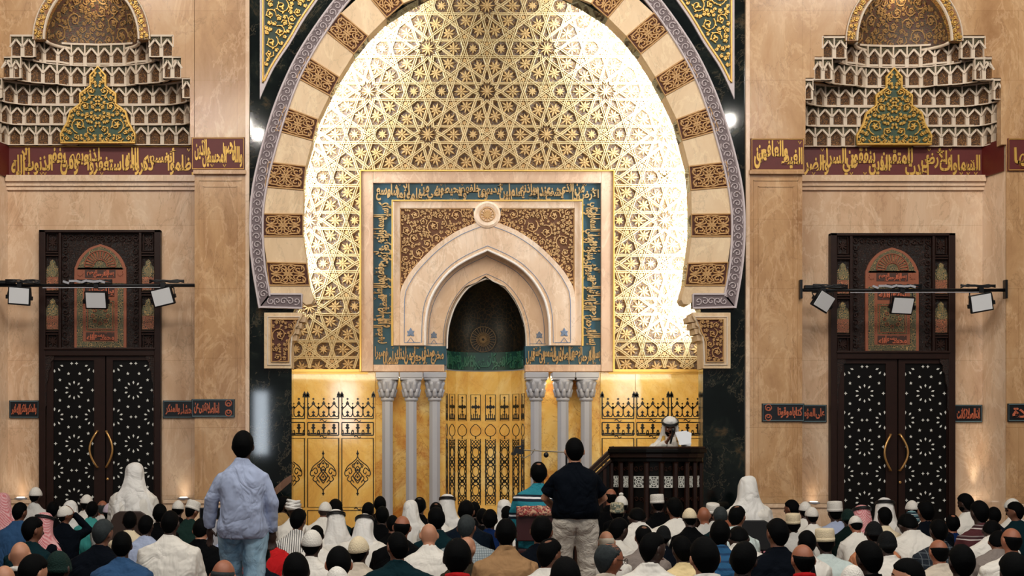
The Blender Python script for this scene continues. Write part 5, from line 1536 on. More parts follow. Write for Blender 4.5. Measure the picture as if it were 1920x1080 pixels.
CAPP = pat('cap_embroidered', srgb(216,204,176), srgb(150,140,112), srgb(96,104,92), 60)
CAPS = striped('cap_striped', 2, [(0, (30,52,62)), (.4, (120,160,168)), (.6, (30,52,62)), (.8, (200,206,204)), (.92, (30,52,62))], 22)
GHW = cloth((228,226,222)); 
def redcheck():
    t = NT('red_white_headcloth'); v = t.tc('Object', scale=(1,1,1)); ch = t.n('ShaderNodeTexChecker'); ch.inputs['Scale'].default_value = 95
    ch.inputs['Color1'].default_value = (*srgb(186,64,76), 1); ch.inputs['Color2'].default_value = (*srgb(232,200,200), 1); t.l(v, ch.inputs[0])
    t.bump(t.noise(v, 5, 4, .5, 1.5), .5, .06); return t.out(ch.outputs[0], .85, 0, .2)
GHR = redcheck()
CLOTH = dict(white=(222,218,210), cream=(222,206,176), grey=(150,144,140), lgrey=(196,194,190), black=(6,7,9), navy=(7,12,20), navy2=(11,20,31), blue=(40,74,112),
    lblue=(160,172,200), cyan=(190,204,202), teal=(12,36,42), teal2=(62,150,146), green=(26,46,42), dgreen=(12,26,24), tan=(150,116,80), tan2=(182,146,90), red=(176,16,22),
    pink=(212,140,152), yellow=(222,200,150), beige=(196,184,168), royal=(12,32,72), otan=(190,126,90), olive=(46,41,31), brown=(92,58,44), greyb=(128,118,112))
def clothmat(k):
    if k == 'stripev': return striped('white_black_stripe', 0, [(0, (216,214,210)), (.68, (36,38,44))], 42)
    if k == 'maroon': return striped('maroon_stripe', 2, [(0, (72,32,36)), (.30, (190,180,176)), (.40, (52,26,30)), (.62, (130,120,118)), (.70, (72,32,36))], 9)
    if k == 'plaidg': return plaid('grey_plaid', (150,160,164), (92,104,112), 46, .3)
    if k == 'plaidd': return plaid('dark_plaid', (24,32,42), (90,98,104), 18, .13)
    if k == 'bstripe': return striped('blue_stripe', 2, [(0, (34,84,124)), (.7, (24,60,96))], 16)
    if k == 'polo': return striped('teal_navy_white_stripe', 2, [(0, (34,122,138)), (.34, (14,30,44)), (.50, (222,222,226)), (.60, (14,30,44)), (.72, (34,122,138))], 5.4)
    return cloth(CLOTH[k])
def head_shape(x, y, z):
    p = [x*.078, y*.097, z*.111]
    if z < 0:
        p[0] *= 1-.24*z*z
        if y < 0: p[1] *= 1-.28*(-z)
        else: p[1] *= 1-.05*z*z
    if y > 0:
        p[1] += .026*math.exp(-((x/.17)**2+((z+.20)/.17)**2))*y
        p[1] += .005*math.exp(-((z-.17)/.1)**2)*y
        p[1] -= .010*math.exp(-(((abs(x)-.36)/.17)**2+((z-.02)/.11)**2))
        p[1] += .007*math.exp(-((x/.28)**2+((z+.52)/.08)**2))*y
        p[1] += .010*math.exp(-((x/.3)**2+((z+.84)/.16)**2))
    return Vector(p)
def ss(a, b, x):
    t = max(0.0, min(1.0, (x-a)/(b-a))); return t*t*(3-2*t)
def hair_mask(style, x, y, z):
    # y>0 face side
    if y > .15: low = .42+.25*y-.1*abs(x)
    elif y > -.25: low = -.05+.47*ss(-.25, .15, y)+(.0)
    else: low = -.05-.62*ss(-.25, -.75, y)*1.0 if False else (-.05-.85*ss(.2, .65, -y))
    m = ss(low-.10, low+.06, z)
    if style == 'full': return m
    if style == 'bald': return m*(1-ss(.18, .38, z-.12*y))
    if style == 'spot':
        d = math.sqrt(x*x+(y+.38)**2+(z-.88)**2); return m*ss(.28, .50, d)
    if style == 'recede': return m*(1-.9*ss(.35, .6, z+.5*y))
    return 0
def grid_sphere(fn, n=24, m=16):
    vs = []
    for i in range(1, m):
        t = PI*i/m
        for k in range(n):
            a = 2*PI*k/n; vs.append(fn(math.sin(t)*math.cos(a), math.sin(t)*math.sin(a), math.cos(t)))
    vs.append(fn(0, 0, 1)); vs.append(fn(0, 0, -1)); T, B = len(vs)-2, len(vs)-1
    fs = [(i*n+k, (i+1)*n+k, (i+1)*n+(k+1)%n, i*n+(k+1)%n) for i in range(m-2) for k in range(n)]
    return vs, fs+[(T, k, (k+1)%n) for k in range(n)]+[(B, (m-2)*n+(k+1)%n, (m-2)*n+k) for k in range(n)]
FOLDS = bpy.data.textures.new('folds', 'CLOUDS'); FOLDS.noise_scale = .07; FOLDS.noise_depth = 2
DRAPE = bpy.data.textures.new('drape', 'CLOUDS'); DRAPE.noise_scale = .17; DRAPE.noise_depth = 1
def folds(o, k=.02):
    d = o.modifiers.new('folds', 'DISPLACE'); d.texture = FOLDS; d.texture_coords = 'GLOBAL'; d.strength = k; d.mid_level = .42
    e = o.modifiers.new('drape', 'DISPLACE'); e.texture = DRAPE; e.texture_coords = 'GLOBAL'; e.strength = k*1.7; e.mid_level = .42; return o
def xf(M, vs): return [M @ Vector(v) for v in vs]
def remesh(o, vox, it=3):
    r = o.modifiers.new('skin', 'REMESH'); r.mode = 'VOXEL'; r.voxel_size = vox; r.use_smooth_shade = True
    s = o.modifiers.new('smooth', 'SMOOTH'); s.iterations = it; s.factor = .5
    return o
def add_hand(m, w, d, k, side, curl=.5, n=6):
    """palm and five fingers from wrist w along direction d"""
    d = Vector(d).normalized(); up = Vector((0, 0, 1)); s = d.cross(up)
    if s.length < .1: s = Vector((1, 0, 0))
    s.normalize(); nrm = s.cross(d).normalized()
    B = Matrix((s, d, nrm)).transposed()
    m.ball(w+d*.045*k, .042*k, .055*k, .018*k, 10, 6, B)
    L = (.066, .076, .070, .055)
    for i in range(4):
        u = (-1.5+i)*.020*k*side; p = w+d*.085*k+s*u; q = [p]; dd = d.copy(); dd = (dd+s*u*4).normalized()
        for j in range(3):
            dd = (dd-nrm*curl*.55).normalized(); q.append(q[-1]+dd*L[i]*k*(.42, .33, .25)[j])
        m.tube(q, [.0095*k, .009*k, .0085*k, .0065*k], n)
    p = w+d*.02*k-s*.034*k*side; q = [p]; dd = (d*.6-s*side*.8).normalized()
    for j in range(2): q.append(q[-1]+dd*.034*k); dd = (dd+d*.5-nrm*curl*.3).normalized()
    m.tube(q, [.012*k, .0105*k, .008*k], n)
TORSO = [(0, .205, .165), (.12, .222, .175), (.3, .205, .155), (.5, .198, .140), (.68, .212, .135), (.79, .214, .122), (.87, .178, .104), (.935, .112, .084), (1.0, .066, .070)]
def torso_rings(P, N, k, sc=1.0, hunch=.05, n=20, zcut=0.0, belly=1.0, sw=1.0):
    out = []
    for t, a, b in TORSO:
        if t < zcut: continue
        c = P.lerp(N, t); c.y -= hunch*math.sin(PI*min(1, t*1.05))
        bel = 1+(belly-1)*math.exp(-((t-.25)/.25)**2); s_ = sw if .2 < t < .9 else 1+(sw-1)*.4
        out.append([Vector((c.x+a*k*sc*bel*s_*math.copysign(abs(math.cos(q))**.85, math.cos(q)), c.y+b*k*sc*bel*math.copysign(abs(math.sin(q))**.9, math.sin(q)), c.z)) for q in [2*PI*i/n for i in range(n)]])
    return out
PEOPLE = []
def person(loc, rz, k, h, hat='', hair='full', hc='b', skin='d', top='white', label='', yaw=0, pitch=6, roll=0, lean=.05, seat='floor', vox=.01, bow=False, sw=1.0, belly=1.05,
           arms=None, short=False, legs=None, pants='dark', group='worshippers kneeling in rows', capm=None, tilt=8, agal=True, beard=False, eyes=False, rng=None, face=1, hem=None, collar=None, lie=0, pel=None):
    rng = rng or random.Random(int(abs(loc[0]*1000))+7)
    root = empty('person', loc, rz); WORLD[root] = Vector((0, 0, 0)); tag(root, label, 'person', group)
    near = vox < .0095
    P = Vector((0, 0, 0)) if pel is None else Vector(pel)
    # head pivot placed so that the crown reaches h
    Mh = Matrix.Rotation(R(-yaw), 3, 'Z') @ Matrix.Rotation(R(roll), 3, 'Y') @ Matrix.Rotation(R(-pitch), 3, 'X')
    hv, hf = grid_sphere(head_shape, 28 if near else 22, 20 if near else 15)
    off = Vector((0, .018, .122))
    hat_h = {'': .012, 'K': .026, 'F': .034, 'T': .05, 'B': .024, 'G': .026, 'GA': .026, 'RA': .026, 'RG': .026, 'P': .03}.get(hat, .012)
    crown = max((Mh @ (off+v)).z for v in hv)+hat_h
    N = Vector((0, lean, h-crown*k))
    if bow: N = Vector((0, lean, h-.085*k))
    MH = Matrix.Translation(N) @ Mh.to_4x4() @ Matrix.Scale(k, 4) @ Matrix.Translation(off)
    # joints
    zs = N.z-.150*k; ys = lean*.9-.01
    up = max(.05, N.z-P.z)
    J = {}
    for s in (-1, 1):
        S = Vector((s*.168*k*sw, ys, zs))
        E = Vector((s*.225*k*sw, ys+.07*k, max(P.z+.16, zs-.25*k))); Wp = Vector((s*.12*k, ys+.30*k, max(P.z+.12, zs-.33*k)))
        if arms and arms.get(s): E, Wp = Vector(arms[s][0]), Vector(arms[s][1])
        J[s] = (S, E, Wp)
    if legs is None:
        if seat == 'floor': legs = {s: (Vector((s*.10*k, .02, .12)), Vector((s*.30*k, .30*k, .13)), Vector((-s*.04*k, .34*k, .07))) for s in (-1, 1)}
        elif seat == 'chair': legs = {s: (Vector((s*.10*k, P.y+.02, P.z+.05)), Vector((s*.13*k, P.y+.44*k, P.z+.03)), Vector((s*.13*k, P.y+.42*k, .08))) for s in (-1, 1)}
    # body: one skin
    b = MB()
    b.rings(torso_rings(P+Vector((0, 0, .03)), N+Vector((0, .004, -.01)), k, .70, .05 if not bow else -.02, 14, 0, belly, sw))
    c0 = N+Vector((0, -.004*k, -.07*k)); c1 = MH @ Vector((0, .006, -.055))
    b.tube([c0, c0.lerp(c1, .5), c1], [.066*k, .057*k, .053*k], 12)
    b.add(xf(MH, hv), hf)
    for s in (-1, 1):
        B = Mh @ Matrix.Rotation(s*.35, 3, 'Z'); b.ball(MH @ Vector((s*.082, -.010, -.010)), .012*k, .020*k, .032*k, 8, 6, B)
        S, E, Wp = J[s]
        b.tube([S, S.lerp(E, .5), E, E.lerp(Wp, .5), Wp], [.036*k, .040*k, .038*k, .036*k, .028*k], 8)
        add_hand(b, Wp, (Wp-E)+Vector((-s*.1, .1, -.05)) if not (arms and arms.get(s)) else (arms[s][2] if len(arms[s]) > 2 else (Wp-E)), k, s)
        H_, K_, A_ = legs[s]
        b.tube([H_, H_.lerp(K_, .5), K_, K_.lerp(A_, .4), A_], [.085*k, .072*k, .055*k, .052*k, .036*k], 8)
        fd = Vector((0, 1, 0)) if seat != 'floor' else Vector((-s*.9, .2, 0)).normalized()
        b.tube([A_-fd*.05*k+Vector((0, 0, -.02)), A_+fd*.06*k+Vector((0, 0, -.025)), A_+fd*.16*k+Vector((0, 0, -.04))], [.036*k, .04*k, .028*k], 8)
    bo = remesh(b.build('body', SKIN[skin], root, recalc=False), vox, 2)
    # clothes
    c = MB(); zc = 0.0 if hem is None else hem
    c.rings(torso_rings(P, N+Vector((0, 0, -.002)), k, 1.0, .05 if not bow else -.02, 22, zc, belly, sw))
    for s in (-1, 1):
        S, E, Wp = J[s]; S2 = S-Vector((s*.05*k, 0, -.02*k))
        if short: c.tube([S2, S, S.lerp(E, .45), S.lerp(E, .75)], [.062*k, .075*k, .070*k, .072*k], 10)
        else: c.tube([S2, S, S.lerp(E, .5), E, E.lerp(Wp, .5), Wp.lerp(E, .04)], [.060*k, .076*k, .068*k, .060*k, .053*k, .042*k], 10)
    n_ = 16; cr = []
    for z_, r_ in ((-.05, .074), (-.015, .068), (.012, .066), (.012, .056), (-.03, .056)):
        cr.append([N+Vector((r_*k*math.cos(2*PI*i/n_), (r_*1.02)*k*math.sin(2*PI*i/n_), z_*k-(.018*k*math.sin(2*PI*i/n_) if z_ > -.04 else 0))) for i in range(n_)])
    c.rings(cr)
    long_robe = seat == 'floor' and top in ('white', 'cream', 'lgrey', 'cyan', 'grey')
    co = c.build('shirt' if not long_robe else 'robe', clothmat(top), root, recalc=False); remesh(co, max(vox*1.15, .009), 4); folds(co, .012)
    lm = clothmat(top) if long_robe else (clothmat(pants) if pants in CLOTH or pants in ('jeans',) else cloth((24,26,32)))
    if legs and seat != 'stand':
        g = MB()
        for s in (-1, 1):
            H_, K_, A_ = legs[s]; g.tube([H_-Vector((s*.04*k, .08, 0)), H_, H_.lerp(K_, .5), K_, K_.lerp(A_, .5), A_], [.11*k, .118*k, .105*k, .082*k, .075*k, .058*k], 10)
        g.ball(P+Vector((0, 0, .1)), .19*k, .16*k, .11, 14, 8)
        if long_robe: g.ball(Vector((0, .18*k, .10)), .26*k, .2*k, .08, 14, 8)
        remesh(g.build('trousers' if not long_robe else 'robe_skirt', lm, root, recalc=False), max(vox*1.3, .012), 3)
    if collar: 
        g = MB(); g.rings([[N+Vector((r_*k*math.cos(2*PI*i/n_), r_*k*1.02*math.sin(2*PI*i/n_), z_*k-.018*k*math.sin(2*PI*i/n_))) for i in range(n_)] for z_, r_ in ((-.014, .084), (.020, .077), (.022, .064), (-.014, .064))]); g.build('collar', clothmat(collar), root, smooth=True, recalc=False)
    # hair
    if hair in ('full', 'bald', 'spot', 'recede') and hat not in ('G', 'GA', 'RA', 'RG'):
        th = rng.uniform(.10, .17) if hair != 'bald' else .07
        if hat: th = .07
        def hf_(x, y, z):
            mk = hair_mask(hair, x, y, z); v = head_shape(x, y, z)
            return v*(.975+(th+.025)*mk+rng.uniform(-.008, .008)*mk)
        vs, fs = grid_sphere(hf_, 64 if near else 36, 44 if near else 26); mm_ = MB(); mm_.add(xf(MH, vs), fs); mm_.build('hair', HAIRM[hc], root, smooth=True, recalc=False)
    if beard:
        def bf(x, y, z):
            mk = ss(-.32, -.5, z)*ss(-.25, .1, y)*(1-ss(.45, .6, -z)*ss(.2, .1, abs(x))*0)*(1-math.exp(-((x/.30)**2+((z+.48)/.10)**2))*.95) if y > -.3 else 0
            v = head_shape(x, y, z); return v*(.97+.13*mk)
        vs, fs = grid_sphere(bf, 30, 22); mm_ = MB(); mm_.add(xf(MH, vs), fs); mm_.build('beard', HAIRM['b' if hc == 'b' else hc], root, smooth=True, recalc=False)
    if eyes:
        for s in (-1, 1):
            e = MB(); e.ball(MH @ Vector((s*.030, .079, .004)), .0125*k, .0125*k, .0125*k, 10, 8); e.mat(1); e.ball(MH @ Vector((s*.030, .0885, .004)), .0055*k, .0045*k, .0055*k, 8, 6)
            e.build('eye', [plain('eye_white', srgb(210,204,196), .3), plain('eye_dark', srgb(30,20,16), .2)], root, smooth=True)
        e = MB(); e.tube([MH @ Vector((x_, .093-.25*x_*x_*20*.1, -.064+abs(x_)*.06)) for x_ in (-.022, -.011, 0, .011, .022)], [.002, .005, .0055, .005, .002], 6); e.build('lips', plain('lips', srgb(130,70,62), .5), root, smooth=True)
        for s in (-1, 1):
            e = MB(); e.tube([MH @ Vector((s*x_, y_, .024+z_)) for x_, y_, z_ in ((.012, .094, 0), (.03, .091, .005), (.05, .078, -.002))], [.003, .0045, .002], 6); e.build('eyebrow', HAIRM[hc if hc != 'w' else 'g'], root, smooth=True)
    # headwear
    MT = MH @ Matrix.Rotation(R(tilt), 4, 'X')
    if hat in ('K', 'B', 'P'):
        def cp(x, y, z): v = head_shape(x, y, z); return v*1.115
        vs = []; n = 24; el = [(.02, 1.0), (.03, 1.012), (.2, 1.02), (.42, 1.02), (.62, 1.02), (.8, 1.025), (.93, 1.03), (.99, 1.03)]
        if hat == 'B': el = [(-.22, 1.02), (-.2, 1.05), (-.02, 1.045), (.0, 1.01), (.25, 1.02), (.5, 1.02), (.75, 1.03), (.93, 1.04), (.99, 1.04)]
        for z_, q in el:
            r_ = math.sqrt(max(0, 1-z_*z_)); vs.append([cp(r_*math.cos(2*PI*i/n), r_*math.sin(2*PI*i/n), z_)*q for i in range(n)])
        g = MB(); g.rings([xf(MT, r_) for r_ in vs]); co = g.build('cap', capm or (CAPW if hat != 'B' else CAPD), root, smooth=True, recalc=False)
        if hat == 'P':
            g = MB(); g.ball(MT @ Vector((0, 0, .142)), .03*k, .03*k, .022*k); g.build('pompom', capm or CAPW, root, smooth=True)
    elif hat == 'F':
        n = 28; rg = []
        for z_, a_ in ((.018, .086), (.022, .088), (.06, .090), (.105, .089), (.128, .086), (.138, .078), (.142, .03)):
            rg.append([Vector((a_*.98*math.cos(2*PI*i/n), a_*1.2*math.sin(2*PI*i/n)-.004, z_)) for i in range(n)])
        g = MB(); g.rings([xf(MT, r_) for r_ in rg]); g.build('cap', capm or CAPW, root, smooth=True, recalc=False)
        g = MB(); rr = [[Vector((a_*.98*math.cos(2*PI*i/n), a_*1.2*math.sin(2*PI*i/n)-.004, z_)) for i in range(n)] for z_, a_ in ((.016, .0865), (.016, .0905), (.050, .0925), (.050, .089))]
        g.rings([xf(MT, r_) for r_ in rr]); g.build('cap_band', capm or CAPW, root, smooth=True, recalc=False)
    elif hat == 'T':
        g = MB()
        vs, fs = grid_sphere(lambda x, y, z: head_shape(x, y, max(z, -.05))*1.12, 22, 14); g.add(xf(MT, vs), fs)
        for j in range(5):
            z_ = .02+.022*j; rr = .098-.006*j
            g.tube([MT @ Vector((rr*math.cos(2*PI*i/18), rr*1.2*math.sin(2*PI*i/18), z_+.02*math.cos(2*PI*i/18)*(1 if j%2 else -1))) for i in range(19)], .019*k, 8)
        g.build('turban', GHW, root, smooth=True, recalc=False)
    elif hat in ('G', 'GA', 'RA', 'RG'):
        red = hat[0] == 'R'; n = 36; rg = []
        ph = rng.uniform(0, 6); base = [(.262, .02, .025, .016), (.252, .055, .07, .016), (.222, .085, .106, .014), (.165, .099, .120, .012), (.09, .106, .121, .004), (.03, .116, .120, -.006), (-.03, .138, .128, -.012), (-.08, .188, .142, -.016), (-.14, .232, .156, -.018), (-.22, .250, .168, -.03), (-.31, .236, .172, -.035), (-.36, .225, .172, -.035)]
        for z_, a_, b_, y_ in base:
            ring = []
            t = ss(.15, -.2, z_)
            for i in range(n):
                q = 2*PI*i/n; f = 1+t*.07*math.sin(7*q+ph+z_*9)+t*.05*math.sin(13*q+ph*2-z_*14)+(1-t)*.02*math.sin(9*q+ph)*(1 if z_ < .2 else .2)
                x, y = a_*math.cos(q)*f, b_*math.sin(q)*f
                if -.06 < z_ < .2: y = min(y, .052+.02*ss(.1, .2, z_))
                elif z_ <= -.06: y = min(y, .06)
                v = Vector((x, y+y_, z_))
                if z_ > -.02: ring.append(MH @ (v-off))
                else: ring.append(N+(Matrix.Rotation(R(-yaw*.35), 3, 'Z') @ v)*k+Vector((0, -.0, 0)))
            rg.append(ring)
        g = MB(); g.rings(rg, caps=False); g.f.append(tuple(range(n-1, -1, -1))); g.m.append(0)
        go = g.build('headcloth', GHR if red else GHW, root, smooth=True, recalc=False)
        sd = go.modifiers.new('solid', 'SOLIDIFY'); sd.thickness = .006; sd.offset = 1
        ssf = go.modifiers.new('sub', 'SUBSURF'); ssf.levels = ssf.render_levels = 1; folds(go, .010)
        if hat in ('GA', 'RA'):
            g = MB()
            for dz in (0, .017): g.tube([MH @ (Vector((.101*math.cos(2*PI*i/24), .123*math.sin(2*PI*i/24)+.012, .190+dz-.10*.5*math.sin(2*PI*i/24)*.35))-off) for i in range(25)], .0105*k, 8)
            g.build('head_cord', BLACK_PLASTIC, root, smooth=True)
    return root, MH, N, J
